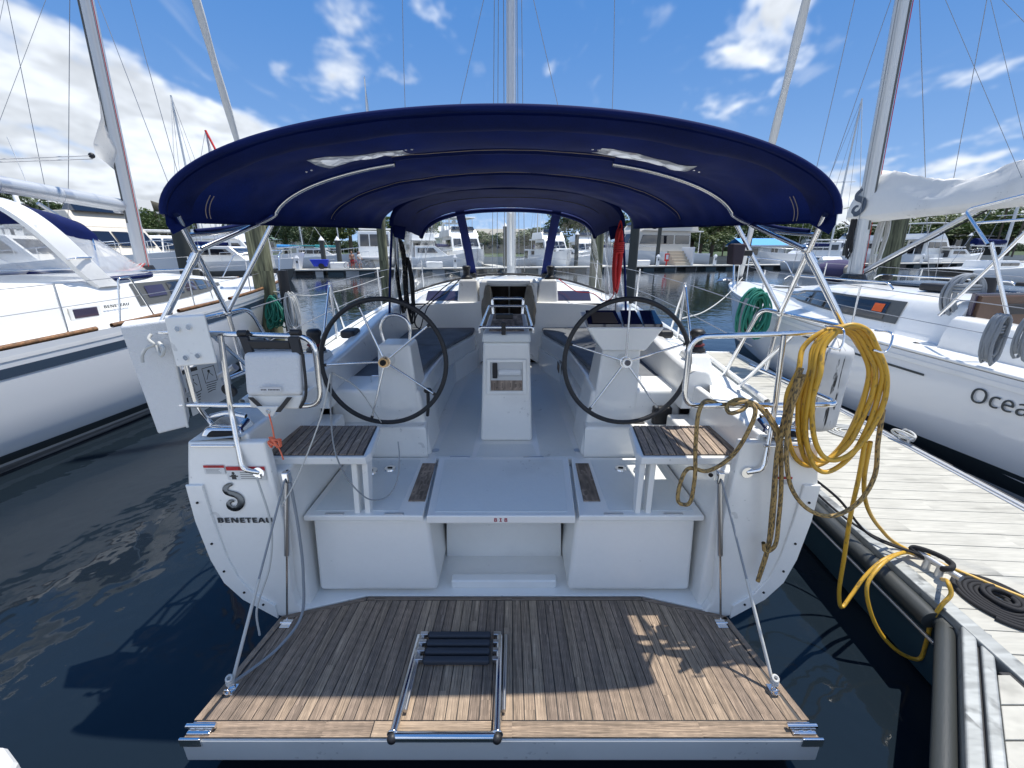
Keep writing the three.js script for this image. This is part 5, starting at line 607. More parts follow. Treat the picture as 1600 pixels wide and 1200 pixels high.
// near pilings and the rope coils hung on them
function piling(name, label, px, r, y1, mat, group, lean = 0) { const k = thing(name, label, 'piling', group); const g = new THREE.CylinderGeometry(r * 0.95, r, y1 + 2, 20, 6); const p = g.attributes.position; for (let i = 0; i < p.count; i++) { const a = Math.atan2(p.getZ(i), p.getX(i)); const s = 1 + 0.03 * Math.sin(a * 3 + p.getY(i)); p.setX(i, p.getX(i) * s + lean * p.getY(i)); p.setZ(i, p.getZ(i) * s); } g.computeVertexNormals(); const uv = g.attributes.uv; for (let i = 0; i < uv.count; i++) uv.setXY(i, uv.getX(i) * 2, uv.getY(i) * (y1 + 2) / 2); g.translate(0, (y1 - 2) / 2, 0); mesh('post', g, mat, k); k.position.set(px[0], 0, px[2]); return k; }
{
  piling('wooden_piling', 'tall weathered wooden piling with green rope coil, left of the cockpit', [-5.62, 0, -9.7], 0.225, 3.55, M.piling);
  piling('wooden_piling', 'short black capped post beside the weathered piling on the left', [-5.02, 0, -9.4], 0.115, 2.02, M.black);
  piling('wooden_piling', 'dark piling behind the left sailboat, seen between the bimini struts', [-10.479,2.254,-14], 0.27, 3.35, M.pilingD);
  piling('wooden_piling', 'slim grey-green piling seen beside the left edge of the dodger', [-5.616,2.184,-19], 0.20, 4.4, M.piling);
  piling('wooden_piling', 'slim grey-green piling seen beside the right edge of the dodger', [5.281,2.184,-19], 0.20, 4.4, M.pilingD);
  piling('wooden_piling', 'grey piling seen through the right clear panel of the dodger', [2.718,2.254,-14], 0.21, 4.0, M.piling);
  piling('wooden_piling', 'broad mossy piling right of the neighbouring mast under the sail cover', [10.974,2.275,-12.5], 0.25, 3.5, M.piling, undefined, -0.06);
  const c = [-5.241,1.122,-9.3]; const k = thing('green_rope_coil', 'tangled green rope coil hung on the weathered piling at left', 'rope'); mesh('coil', coil(c[0], c[1] + 0.02, c[2], 0.12, 0.24, 24, 0.015, { s: 21, deep: 0.3, dz: 0.3, j: 0.26 }), M.ropeG, k); rebase(k, c);
  const d = [-4.837,1.108,-9.2], k2 = thing('white_rope_coil', 'bundle of grey-white rope hung beside the green coil at left', 'rope'); mesh('coil', coil(d[0], d[1] + 0.02, d[2], 0.09, 0.40, 20, 0.013, { s: 31, deep: 0.25, j: 0.12 }), M.ropeW, k2); rebase(k2, d);
  const e = [4.06,1.408,-7], k3 = thing('green_rope_coil', 'bundle of green rope hanging at the bow of the right sailboat', 'rope'); mesh('coil', coil(e[0], e[1] + 0.05, e[2], 0.17, 0.32, 26, 0.017, { s: 41, deep: 0.3, j: 0.14 }), M.ropeG, k3); rebase(k3, e);
  const f = [3.914,1.321,-7], k4 = thing('white_rope_coil', 'few loops of grey rope beside the green bundle at right', 'rope'); mesh('coil', coil(f[0], f[1], f[2], 0.05, 0.36, 6, 0.013, { s: 43, deep: 0.1 }), M.ropeGrey, k4); rebase(k4, f);
  solo('bow_line', tube([[2.528,1.47,-6.2], [3.444,1.39,-7.5], [4.663,1.496,-9.2], [5.807,1.775,-10.8]], 0.012, { rs: 6, k: 8 }), M.ropeW, 'white mooring line from our right side deck to the bow of the right sailboat', 'rope');
  solo('mooring_line', tube([[-4.178,1.615,-14], [-4.699,1.384,-12], [-5.084,1.362,-10.5], [-5.4, 1.55, -9.6]], 0.010, { rs: 6, k: 8 }), M.ropeW, 'thin white mooring line running to the weathered piling at left', 'rope');
}

// ================================================================ neighbouring sailboats
// local frame: bow tip at z = 0, stern at z = L, y up from the water
function yachtShape(o) {
  const S = (z) => clamp(z / o.L), b = (z) => { const s = 1 - S(z); return (o.B / 2) * (s < 0.5 ? lerp(o.stern, 1, Math.sin(s / 0.5 * Math.PI / 2)) : Math.pow(Math.max(0, 1 - ((s - 0.5) / 0.5) ** 2.1), 0.85)) + 0.015; }, h = (z) => lerp(o.fb, o.fa, S(z) ** 0.75);
  const prof = [[1, 0], [1, 0.06], [0.995, 0.2], [0.985, 0.38], [0.965, 0.52], [0.93, 0.64], [0.86, 0.75], [0.74, 0.84], [0.55, 0.92], [0.28, 0.97], [0, 1]];
  const at = (z, t, sg) => { // point on the skin
    let i = 0; while (i < prof.length - 2 && prof[i + 1][1] < t) i++; const a = prof[i], c = prof[i + 1], q = lerp(a[0], c[0], clamp((t - a[1]) / (c[1] - a[1]))); const k = sstep(0.55, 1, 1 - S(z)) * 0.75, v = Math.pow(Math.max(0, 1 - t), 0.6); return [sg * b(z) * lerp(q, v, k), lerp(h(z), -0.45, t), z + (1 - S(z)) ** 6 * t * 0.7]; };
  return { b, h, at, prof };
}
function yachtHull(parent, o, Y) {
  const rows = []; for (let j = 0; j <= 40; j++) { const z = o.L * (j / 40) ** 1.15, r = []; for (let i = 0; i < Y.prof.length * 2 - 1; i++) { const q = i < Y.prof.length ? Y.prof[i] : Y.prof[Y.prof.length * 2 - 2 - i]; r.push(Y.at(z, q[1], i < Y.prof.length ? -1 : 1)); } rows.push(r); }
  mesh('hull', grid(rows), o.mat, parent);
  const dk = []; for (let j = 0; j <= 40; j++) { const z = o.L * (j / 40) ** 1.15, r = []; for (let i = 0; i <= 12; i++) { const a = i / 6 - 1; r.push([Y.b(z) * a * 0.995, Y.h(z) + 0.07 * (1 - a * a), z]); } dk.push(r); } mesh('deck', grid(dk), M.gel, parent);
  const end = []; for (let i = 0; i < Y.prof.length * 2 - 1; i++) { const q = i < Y.prof.length ? Y.prof[i] : Y.prof[Y.prof.length * 2 - 2 - i], p = Y.at(o.L, q[1], i < Y.prof.length ? -1 : 1); end.push([p[0], p[1]]); } mesh('transom', plate(end, o.L - 0.01, 0.02, 0.002), o.mat, parent);
}
// a stripe painted on the hull: thin skin just proud of it, between heights y0 and y1 (functions of z)
function hullBand(name, parent, Y, z0, z1, y0, y1, mat, sides = [-1, 1]) { for (const s of sides) { const rows = []; for (let j = 0; j <= 40; j++) { const z = lerp(z0, z1, j / 40), H = Y.h(z) + 0.45, r = []; for (let i = 0; i <= 3; i++) { const y = lerp(y0(z), y1(z), i / 3), p = Y.at(z, clamp((Y.h(z) - y) / H), s); r.push([p[0] + s * 0.006, p[1], p[2]]); } rows.push(r); } mesh(name, grid(rows), mat, parent); } }
// cabin trunk: returns a function giving a point on its side wall
function trunk(parent, Y, o) {
  const w = (z) => o.w(z), top = (z) => o.top(z), base = (z) => Y.h(z) + 0.02, rows = [];
  for (let j = 0; j <= 30; j++) { const z = lerp(o.z0, o.z1, j / 30), W = w(z), t = top(z), bs = base(z), r = []; const half = [[W + 0.10, bs], [W + 0.05, lerp(bs, t, 0.15)], [W - 0.02, lerp(bs, t, 0.62)], [W - 0.07, lerp(bs, t, 0.86)], [W - 0.15, lerp(bs, t, 0.97)], [W - 0.28, t + 0.01], [W * 0.5, t + 0.04], [0, t + 0.05]]; for (const [x, y] of half) r.push([-Math.max(0, x), y, z]); for (const [x, y] of half.slice(0, -1).reverse()) r.push([Math.max(0, x), y, z]); rows.push(r); }
  mesh('cabin', grid(rows), M.gel, parent); const e = rows[30].map((p) => [p[0], p[1]]); mesh('cabin_back', plate(e, o.z1 - 0.02, 0.03, 0.002), M.gel, parent);
  return (z, f, s) => { const W = w(z), t = top(z), bs = base(z); return [s * (f < 0.62 ? lerp(W + 0.05, W - 0.02, (f - 0.15) / 0.47) : lerp(W - 0.02, W - 0.07, (f - 0.62) / 0.24)) + s * 0.012, lerp(bs, t, f), z]; };
}
function sidePanel(name, parent, side, z0, z1, f0, f1, s, mat, o = {}) { const rows = []; for (let j = 0; j <= 20; j++) { const t = j / 20, z = lerp(z0, z1, t), e = o.taper ? Math.min(1, 0.25 + t * 3) * 1 : 1, mid = (f0 + f1) / 2; rows.push([0, 1, 2, 3].map((i) => { const p = side(z, lerp(mid + (f0 - mid) * e, mid + (f1 - mid) * e, i / 3), s); p[0] += s * (o.off ?? 0); return p; })); } return mesh(name, grid(rows), mat, parent); }
function rig(k, o) { // mast, stays, spreaders
  const g = part('mast', k), [mx, my, mz] = o.base, T = o.top; mesh('spar', (() => { const c = new THREE.CylinderGeometry(0.085, 0.105, V(T).distanceTo(V(o.base)), 18).scale(0.8, 1, 1.25); c.applyQuaternion(new THREE.Quaternion().setFromUnitVectors(new THREE.Vector3(0, 1, 0), V(T).sub(V(o.base)).normalize())); c.translate((mx + T[0]) / 2, (my + T[1]) / 2, (mz + T[2]) / 2); return c; })(), M.mast, g);
  const mp = (t, dx = 0, dz = 0) => [lerp(mx, T[0], t) + dx, lerp(my, T[1], t), lerp(mz, T[2], t) + dz];
  mesh('sail_track', rod(mp(0.06, 0, 0.125), mp(1, 0, 0.11), 0.016), M.greyRub, g);
  for (const dx of [-0.1, 0.105, 0.125]) mesh('halyard', rod(mp(0, dx * 1.2, 0.03), mp(0.98, dx * 0.8, 0.02), 0.006), dx > 0.12 ? M.ropeR : M.ropeGrey, g);
  for (const s of [-1, 1]) { const cp = [s * o.chain, o.deck, mz + 0.25]; mesh('cap_shroud', tube([cp, mp(0.36, s * 0.95, 0.3), mp(0.66, s * 0.75, 0.2), mp(1)], 0.005, { rs: 6 }), M.wire, g); mesh('lower_shroud', rod(cp, mp(0.35), 0.005), M.wire, g); mesh('spreader', rod(mp(0.36), mp(0.36, s * 0.95, 0.3), 0.025), M.mast, g); mesh('lazy_jack', rod(mp(0.36, s * 0.5, 0.2), [mx + s * 0.06, my + 1.15, mz + 2.2], 0.003), M.ropeGrey, g); mesh('lazy_jack', rod(mp(0.36, s * 0.5, 0.2), [mx + s * 0.06, my + 1.2, mz + 3.3], 0.003), M.ropeGrey, g); }
  mesh('backstay', rod(mp(1), [0.2, o.sternY, o.L - 0.2], 0.006), M.wire, k);
  // furled genoa on the forestay
  const f = part('furled_genoa', k), A = V(o.bow), B = V(mp(0.94)), pts = [], tw = []; for (let i = 0; i <= 40; i++) pts.push(A.clone().lerp(B, i / 40)); const c = new THREE.CatmullRomCurve3(pts), tg = new THREE.TubeGeometry(c, 160, 0.062, 12), p = tg.attributes.position; for (let i = 0; i < p.count; i++) { const q = Math.floor(i / 13), a = (i % 13) / 12 * Math.PI * 2, ctr = c.getPointAt(Math.min(1, q / 160)); const s = (0.75 + 0.5 * Math.sin(Math.PI * clamp(q / 160 * 1.02)) ** 0.5) * (1 + 0.12 * Math.sin(a * 2 + q * 0.35)); p.setXYZ(i, lerp(ctr.x, p.getX(i), s), lerp(ctr.y, p.getY(i), s), lerp(ctr.z, p.getZ(i), s)); } tg.computeVertexNormals(); mesh('rolled_sail', tg, M.sail, f); mesh('furling_drum', new THREE.CylinderGeometry(0.09, 0.09, 0.14, 18).translate(A.x, A.y - 0.08, A.z), M.black, f);
  return mp;
}
function rails(k, Y, o) { for (const s of [-1, 1]) { const P = o.st.map((z) => [s * (Y.b(z) - 0.07), Y.h(z) + 0.02, z]); for (const p of P) { mesh('stanchion', rod(p, [p[0] + s * 0.02, p[1] + 0.62, p[2]], 0.0125), M.steel, k); } for (const dy of [0.33, 0.61]) mesh('lifeline', tube([[s * 0.28, Y.h(0.5) + dy, 0.35], ...P.map((p) => [p[0] + s * 0.015, p[1] + dy, p[2]])], 0.0042, { rs: 6, k: 4 }), M.wire, k); }
  const bow = (x, z, y) => [x, Y.h(z) + y, z]; mesh('bow_pulpit', pipe([bow(-Y.b(1.3) + 0.06, 1.3, 0.02), bow(-Y.b(0.9) + 0.02, 0.9, 0.62), bow(-0.12, -0.05, 0.64), bow(0.12, -0.05, 0.64), bow(Y.b(0.9) - 0.02, 0.9, 0.62), bow(Y.b(1.3) - 0.06, 1.3, 0.02)], 0.12, 0.0135), M.steel, k); for (const s of [-1, 1]) mesh('pulpit_leg', rod(bow(s * 0.16, 0.3, 0.02), bow(s * 0.2, 0.2, 0.63), 0.012), M.steel, k); }

// ---------------------------------------------------------------- left neighbour
{
  const k = thing('sailboat', 'white sailboat on the left with navy spray hood, white arch and teak-trimmed gunwale', 'sailboat'), o = { L: 13.2, B: 4.0, stern: 0.9, fa: 1.22, fb: 1.78, mat: M.hullW }, Y = yachtShape(o);
  yachtHull(k, o, Y); const S = [-1, 1];
  hullBand('cove_stripe', k, Y, 0.5, 13.1, (z) => Y.h(z) - 0.30, (z) => Y.h(z) - 0.19, M.stripe); hullBand('boot_stripe', k, Y, 0.6, 13.1, () => 0.14, () => 0.25, M.boot); hullBand('painted_reflection_band', k, Y, 0.7, 13.1, () => -0.2, () => 0.10, std([0.30, 0.30, 0.30], 0.3));  // grey band below the boot stripe: reflected water light painted as colour
  hullBand('rub_rail', k, Y, 0.15, 13.1, (z) => Y.h(z) - 0.12, (z) => Y.h(z) - 0.07, M.gel2);
  for (const s of S) for (const [a, b] of [[0.9, 2.6], [2.8, 4.3], [4.5, 5.6], [5.75, 6.7], [6.9, 12.6]]) { const p = []; for (let i = 0; i <= 12; i++) { const z = lerp(a, b, i / 12); p.push([s * (Y.b(z) - 0.03), Y.h(z) + 0.025, z]); } const g = tube(p, 0.032, { rs: 8 }); mesh('teak_trim', g, teakRed, k); }
  const side = trunk(k, Y, { z0: 1.9, z1: 8.2, w: (z) => lerp(0.35, 1.42, sstep(1.9, 5.5, z)), top: (z) => lerp(Y.h(1.9) + 0.12, 2.02, sstep(1.9, 5.0, z)) });
  for (const s of S) { const w = sidePanel('window_band', k, side, 3.1, 5.75, 0.20, 0.86, s, M.greyRub, { taper: true }); for (const [a, b] of [[3.45, 3.75], [4.3, 4.65], [5.2, 5.55]]) sidePanel('portlight', w, side, a, b, 0.42, 0.76, s, M.glassP, { off: 0.012 }); for (const [a, b] of [[3.85, 4.2], [4.75, 5.1]]) sidePanel('window_pane', w, side, a, b, 0.38, 0.80, s, M.glass, { off: 0.01 }); }
  // raised coaming aft with dark window and portlight
  for (const s of S) { const side2 = (z, f) => [s * (1.46 + 0.06 * (1 - f)), lerp(1.27, lerp(1.98, 1.85, (z - 7.0) / 3), f), z]; const rows = []; for (let j = 0; j <= 16; j++) { const z = lerp(6.85, 12.4, j / 16), t = lerp(1.95, 1.62, sstep(7, 11.5, z)); rows.push([[1.60, 1.24], [1.57, lerp(1.3, t, 0.5)], [1.50, t - 0.05], [1.44, t], [1.20, t - 0.01], [1.14, t - 0.06], [1.12, 1.2]].map(([x, y]) => [s * x, y, z])); } mesh('coaming', grid(rows), M.gel, k);
    const a = bx(s * 1.475 - 0.012, s * 1.475 + 0.012, 1.55, 1.68, 6.40, 6.72, 0.05); mesh('portlight_frame', bx(s * 1.470 - 0.012, s * 1.470 + 0.012, 1.525, 1.705, 6.35, 6.77, 0.06), M.gel2, k); mesh('portlight', a, M.glassP, k); mesh('coaming_window', block([[s * 1.54, 1.62, 8.3], [s * 1.57, 1.62, 8.3], [s * 1.60, 1.45, 10.4], [s * 1.55, 1.45, 10.4], [s * 1.50, 1.86, 8.2], [s * 1.53, 1.86, 8.2], [s * 1.54, 1.72, 10.4], [s * 1.50, 1.72, 10.4]], 0.01), M.glass, k);
    mesh('handrail', pipe([[s * 1.05, 2.02, 3.9], [s * 1.05, 2.10, 4.0], [s * 1.2, 2.12, 6.0], [s * 1.2, 2.03, 6.1]], 0.05, 0.014), M.steel, k); }
  put(mesh('name_letters', text('BENETEAU', 0.042, { bold: true, stretch: 1.3 }), M.boot, k), 1.478, 1.66, 6.12, 0, Math.PI / 2, 0);
  const win = part('winch', k); win.position.set(1.3, 1.78, 9.4); mesh('drum', new THREE.CylinderGeometry(0.07, 0.09, 0.22, 20), M.black, win); mesh('base', new THREE.CylinderGeometry(0.13, 0.13, 0.06, 20).translate(0, -0.12, 0), std([0.15, 0.03, 0.03], 0.6), win); mesh('clutch', bx(1.15, 1.35, 1.80, 1.90, 8.6, 9.0, 0.03), M.black, k);
  // arch over the cockpit
  const arc = []; for (let i = 0; i <= 40; i++) { const a = i / 40 * Math.PI, c = Math.cos(a), n = Math.sin(a); const x = 1.34 * Math.sign(c) * Math.abs(c) ** 0.42, y = 1.90 + 1.20 * n ** 0.75, z = 6.05 + 0.72 * n ** 0.6; arc.push([x, y, z]); } { const w = [-0.13, -0.11, 0.11, 0.13], rows = arc.map((p, i) => { const nx = p[0] / 1.4, ny = 0.55; return [[0.0, -0.17], [0.05, -0.15], [0.06, 0.0], [0.05, 0.15], [0, 0.17], [-0.03, 0.12], [-0.03, -0.12], [0.0, -0.17]].map(([r, d]) => [p[0] + nx * r, p[1] + ny * r, p[2] + d]); }); mesh('arch', grid(rows, { crease: 0.6 }), M.gel, k); }
  // spray hood: navy top, clear sides and front
  const hoodRow = (z, w, c, b, n = 28) => { const r = []; for (let i = 0; i <= n; i++) { const a = i / (n / 2) - 1, th = a * Math.PI / 2; r.push([w * Math.sign(a) * Math.abs(Math.sin(th)) ** 0.7, b + (c - b) * Math.cos(th) ** 0.6, z]); } return r; };
  mesh('hood_top', grid([hoodRow(6.75, 1.20, 3.08, 2.72), hoodRow(6.4, 1.20, 3.06, 2.66), hoodRow(6.1, 1.18, 3.0, 2.60), hoodRow(5.9, 1.15, 2.93, 2.58), hoodRow(5.82, 1.14, 2.82, 2.56)]), M.canvas, k);
  const sd = (s) => { const top = [], bot = []; for (let i = 0; i <= 20; i++) { const t = i / 20; top.push([s * lerp(1.22, 1.14, t), lerp(2.74, 2.58, t), lerp(6.6, 5.84, t)]); bot.push([s * lerp(1.34, 1.15, t), 2.03, lerp(6.15, 5.1, t)]); } const rows = []; for (let j = 0; j <= 10; j++) rows.push(top.map((p, i) => { const q = bot[i], t = j / 10; return [lerp(p[0], q[0], t) + 0.02 * (noise(i * 0.6, j * 0.7, 2.5 + s) - 0.5), lerp(p[1], q[1], t), lerp(p[2], q[2], t)]; })); return grid(rows); };
  for (const s of S) { mesh('side_window', sd(s), M.vinylOld, k); mesh('hood_edge', tube([[s * 1.24, 2.72, 6.52], [s * 1.36, 2.03, 6.12]], 0.022, { rs: 6 }), M.canvas, k); mesh('hood_base', tube([[s * 1.36, 2.03, 6.1], [s * 1.2, 2.05, 5.2], [s * 0.8, 2.07, 4.95], [0, 2.08, 4.85]], 0.035, { rs: 6 }), M.canvas, k); mesh('hood_strut', rod([s * 1.13, 2.60, 5.9], [s * 1.24, 2.2, 6.02], 0.02), M.steel, k); mesh('arch_bracket', pipe([[s * 1.36, 2.32, 6.5], [s * 1.44, 2.34, 6.45], [s * 1.38, 2.34, 6.2]], 0.05, 0.014), M.steel, k); }
  const fw = []; for (let j = 0; j <= 8; j++) { const t = j / 8, r = []; for (let i = 0; i <= 20; i++) { const a = i / 10 - 1; r.push([lerp(1.15, 1.22, t) * a, lerp(2.82 - 0.24 * a ** 4, 2.06, t), lerp(5.82, 4.9 + 0.25 * a * a, t)]); } fw.push(r); } mesh('front_window', grid(fw), M.vinylOld, k);
  const mp = rig(k, { base: [0, 2.05, 4.15], top: [1.25, 16.5, 4.6], chain: 1.55, deck: 1.55, bow: [0, 1.95, 0.25], L: o.L, sternY: 1.3 });
  const bm = part('boom', k); mesh('spar', new THREE.CylinderGeometry(0.115, 0.115, 5.0, 18).rotateX(Math.PI / 2 - 0.07).translate(0.03, 3.39, 6.75), M.mast, bm); mesh('gooseneck', bx(-0.06, 0.08, 3.08, 3.30, 4.2, 4.4, 0.03), M.alu, bm); for (const z of [6.0, 5.2]) mesh('boom_band', new THREE.CylinderGeometry(0.119, 0.119, 0.12, 18).rotateX(Math.PI / 2 - 0.07).translate(0.03, 3.39 + (z - 6.75) * 0.07, z), M.alu, bm); for (const z of [5.8, 6.5]) { const b = mesh('block', bx(-0.03, 0.09, 2.95, 3.1, z - 0.05, z + 0.05, 0.03), M.black, bm); } mesh('vang', rod([0.03, 2.2, 4.35], [0.03, 3.13, 5.6], 0.028), M.alu, bm); mesh('vang_tackle', rod([0.06, 2.15, 4.4], [0.05, 3.1, 5.9], 0.01), M.ropeW, bm); mesh('mainsheet', rod([0.03, 3.02, 6.5], [0.1, 2.95, 7.5], 0.008), M.ropeGrey, bm); mesh('topping_lift', rod([0.03, 3.5, 9.0], mp(0.97), 0.005), M.wire, bm); mesh('topping_block', bx(-0.05, 0.1, 3.42, 3.55, 6.55, 6.8, 0.03), M.black, bm);
  const jp = grid([[[0.17, 3.78, 4.3], [0.17, 3.95, 4.68]], [[0.2, 4.1, 4.3], [0.2, 4.15, 4.60]], [[0.24, 4.55, 4.31], [0.24, 4.55, 4.48]], [[0.29, 5.1, 4.32], [0.29, 5.1, 4.35]]].map((r) => { const out = []; for (let i = 0; i <= 8; i++) { const t = i / 8; out.push([lerp(r[0][0], r[1][0], t) + 0.05 * Math.sin(t * 3.1 + r[0][1] * 8), lerp(r[0][1], r[1][1], t), lerp(r[0][2], r[1][2], t)]); } return out; })); mesh('mainsail_clew', jp, M.sail, bm); mesh('clew_block', new THREE.SphereGeometry(0.045, 12, 8).translate(0.17, 3.95, 4.70), M.black, bm); for (const dy of [0, -0.05]) mesh('outhaul', rod([0.17, 3.95 + dy, 4.70], [0.06, 3.50 + dy * 0.6, 6.7], 0.006), M.wire, bm);
  mesh('mast_collar', new THREE.CylinderGeometry(0.16, 0.2, 0.12, 18).translate(0, 2.10, 4.15), M.black, k); for (const [x, z] of [[0.25, 4.6], [0.4, 4.9], [-0.2, 4.7]]) mesh('turning_block', bx(x - 0.05, x + 0.05, 2.06, 2.16, z - 0.06, z + 0.06, 0.03), M.black, k); for (let i = 0; i < 4; i++) mesh('deck_line', tube([[0.1 + i * 0.04, 2.2, 4.3], [0.3 + i * 0.06, 2.12, 4.7], [0.75 + i * 0.05, 2.1, 5.6]], 0.007, { rs: 5 }), i % 2 ? M.ropeR : M.ropeW, k);
  rails(k, Y, { st: [1.9, 3.4, 5.2, 7.2, 9.4, 11.5] }); for (const s of S) mesh('gate_stay', pipe([[s * (Y.b(6.6) - 0.07), Y.h(6.6), 6.55], [s * (Y.b(6.4) - 0.05), Y.h(6.4) + 0.62, 6.42], [s * (Y.b(6.2) - 0.05), Y.h(6.2) + 0.62, 6.25], [s * (Y.b(6.0) - 0.07), Y.h(6.0), 6.0]], 0.05, 0.0125), M.steel, k);
  k.position.set(-6.72, 0, -12.5); k.rotation.y = -6 * Math.PI / 180;
}
// ---------------------------------------------------------------- right neighbour
{
  const k = thing('sailboat', 'white sailboat on the right with white sail cover and dark cabin windows behind the dock', 'sailboat'), o = { L: 12.6, B: 4.0, stern: 0.97, fa: 1.14, fb: 1.64, mat: M.hullW }, Y = yachtShape(o), S = [-1, 1];
  yachtHull(k, o, Y); hullBand('boot_stripe', k, Y, 0.6, 12.5, () => -0.1, (z) => 0.42 + 0.02 * Math.sin(z), M.boot); hullBand('rub_rail', k, Y, 0.1, 12.5, (z) => Y.h(z) - 0.11, (z) => Y.h(z) - 0.06, M.gel2); hullBand('cove_stripe', k, Y, 4.5, 6.7, (z) => Y.h(z) - 0.215, (z) => Y.h(z) - 0.19, M.boot);
  for (const s of S) { const p = []; for (let i = 0; i <= 40; i++) { const z = lerp(0.2, 12.4, i / 40); p.push([s * (Y.b(z) - 0.02), Y.h(z) + 0.02, z]); } mesh('toe_rail', tube(p, 0.022, { rs: 6 }), M.gel2, k); }
  const zt = 7.52, sp = Y.at(zt, 0.17, -1), tl = text('Oceanis', 0.15); put(mesh('name_letters', tl, M.boot, k), sp[0] - 0.012, sp[1] + 0.07, zt + 0.02, 0, -Math.PI / 2 + 0.02, 0);
  const side = trunk(k, Y, { z0: 1.6, z1: 6.35, w: (z) => lerp(0.3, 1.36, sstep(1.6, 5.0, z)), top: (z) => lerp(Y.h(1.6) + 0.1, 1.88, sstep(1.6, 4.6, z)) });
  for (const s of S) { const w = sidePanel('window_band', k, side, 2.6, 5.7, 0.26, 0.84, s, M.greyRub, { taper: true }); sidePanel('window_pane', w, side, 2.9, 3.9, 0.34, 0.76, s, M.glass, { off: 0.01 }); sidePanel('window_pane', w, side, 4.0, 5.5, 0.32, 0.78, s, M.glass, { off: 0.01 }); if (s < 0) sidePanel('orange_sticker', w, side, 5.3, 5.45, 0.50, 0.72, s, std([0.75, 0.12, 0.02], 0.6), { off: 0.016 });
    mesh('handrail', pipe([[s * 0.95, 1.92, 3.0], [s * 0.95, 1.99, 3.1], [s * 1.02, 2.0, 5.1], [s * 1.02, 1.92, 5.2]], 0.05, 0.0135), M.steel, k);
    const rows = []; for (let j = 0; j <= 16; j++) { const z = lerp(6.4, 12.0, j / 16), t = lerp(1.72, 1.52, sstep(6.4, 9, z)); rows.push([[1.60, 1.16], [1.56, lerp(1.25, t, 0.5)], [1.50, t - 0.04], [1.44, t], [1.28, t], [1.24, t - 0.05], [1.22, 1.1]].map(([x, y]) => [s * x, y, z])); } mesh('coaming', grid(rows), M.gel, k);
    mesh('deck_block', new THREE.SphereGeometry(0.055, 14, 10).scale(0.7, 1, 1).translate(s * 1.62, 1.33, 6.2), M.black, k); mesh('line_clutch', bx(s * 0.75 - 0.12, s * 0.75 + 0.12, 1.92, 2.02, 5.4, 5.75, 0.03), M.black, k); const wn = part('winch', k); wn.position.set(s * 0.75, 1.93, 6.1); mesh('drum', new THREE.CylinderGeometry(0.06, 0.08, 0.2, 18).translate(0, 0.1, 0), M.black, wn); mesh('base', new THREE.CylinderGeometry(0.1, 0.1, 0.04, 18), M.steelB, wn); }
  mesh('roof_hatch', bx(-0.5, 0.5, 1.94, 1.975, 4.4, 6.3, 0.015), M.stripe, k);
  const cw = part('companionway', k); mesh('panel', bx(-1.25, 0.5, 1.2, 1.95, 6.36, 6.44, 0.01), M.wood, cw); mesh('smoked_hatch', bx(-1.28, 0.55, 1.72, 1.98, 6.35, 6.40, 0.01), M.glassP, cw); mesh('speaker', bx(-0.9, -0.58, 1.74, 1.86, 6.41, 6.46, 0.01), M.black, cw);
  const mp = rig(k, { base: [0, 1.95, 3.5], top: [-1.6, 15.8, 4.1], chain: 1.45, deck: 1.45, bow: [0, 1.8, 0.25], L: o.L, sternY: 1.2 });
  const bm = part('boom', k), bz = (t) => lerp(3.55, 8.6, t), by = (t) => 3.02 + 0.18 * t; mesh('spar', tube([[0, by(0), bz(0)], [0, by(0.5), bz(0.5)], [0, by(1), bz(1)]], 0.095, { rs: 14 }), M.mast, bm);
  const cov = []; for (let j = 0; j <= 60; j++) { const t = j / 60, r = [], up = (0.40 * Math.exp(-Math.pow(t * 7, 1.5)) + 0.34 + 0.07 * Math.sin(t * 17) + 0.16 * t) * (0.55 + 0.45 * sstep(0, 0.05, t)); for (let i = 0; i <= 28; i++) { const a = i / 28 * Math.PI * 2 - Math.PI / 2, n = Math.sin(a), c = Math.cos(a); const wr = (fbm(t * 20 + n * 2, a * 1.6, 2.5, 4) - 0.5) * (n > 0.1 ? 0.34 * sstep(0.1, 0.5, n) : 0.02) + (fbm(t * 55 + n * 4, a * 5, 6.5, 3) - 0.5) * 0.10 * sstep(0.2, 0.7, n); const yy = by(t) - 0.02 + (n > 0 ? n ** 0.8 * up : n * 0.11) + wr * 0.5, xx = c * (n > 0 ? lerp(0.145, lerp(0.15, 0.03, sstep(0.05, 0.17, t)), n ** 1.6) : 0.135) * (1 + wr) * lerp(1.75, 1, sstep(0.02, 0.16, t)); r.push([xx, yy, bz(t) - 0.28 * (1 - t) + (j === 0 ? 0.05 : 0)]); } cov.push(r); } mesh('sail_cover', grid(cov), M.sail, bm);
  const em = mesh('cover_emblem', emblem(0.40), M.stripe, bm); put(em, -0.245, 3.03, 3.42, 0, -Math.PI / 2, 0); mesh('vang', rod([0, 2.1, 3.7], [0, 3.0, 5.2], 0.035), M.alu, bm); mesh('vang_line', rod([-0.05, 2.05, 3.75], [-0.05, 2.95, 5.3], 0.012), M.ropeK, bm); mesh('sheet_block', bx(-0.06, 0.06, 2.78, 2.98, 5.9, 6.05, 0.03), M.black, bm); mesh('mainsheet', rod([0, 2.9, 6.0], [0.1, 3.0, 8.6], 0.008), M.ropeGrey, bm);
  mesh('mast_collar', new THREE.CylinderGeometry(0.16, 0.22, 0.1, 18).translate(0, 1.98, 3.5), M.black, k); for (const [x, z] of [[-0.3, 3.8], [0.25, 3.9], [-0.45, 4.0]]) mesh('turning_block', bx(x - 0.05, x + 0.05, 1.94, 2.04, z - 0.07, z + 0.07, 0.03), M.black, k);
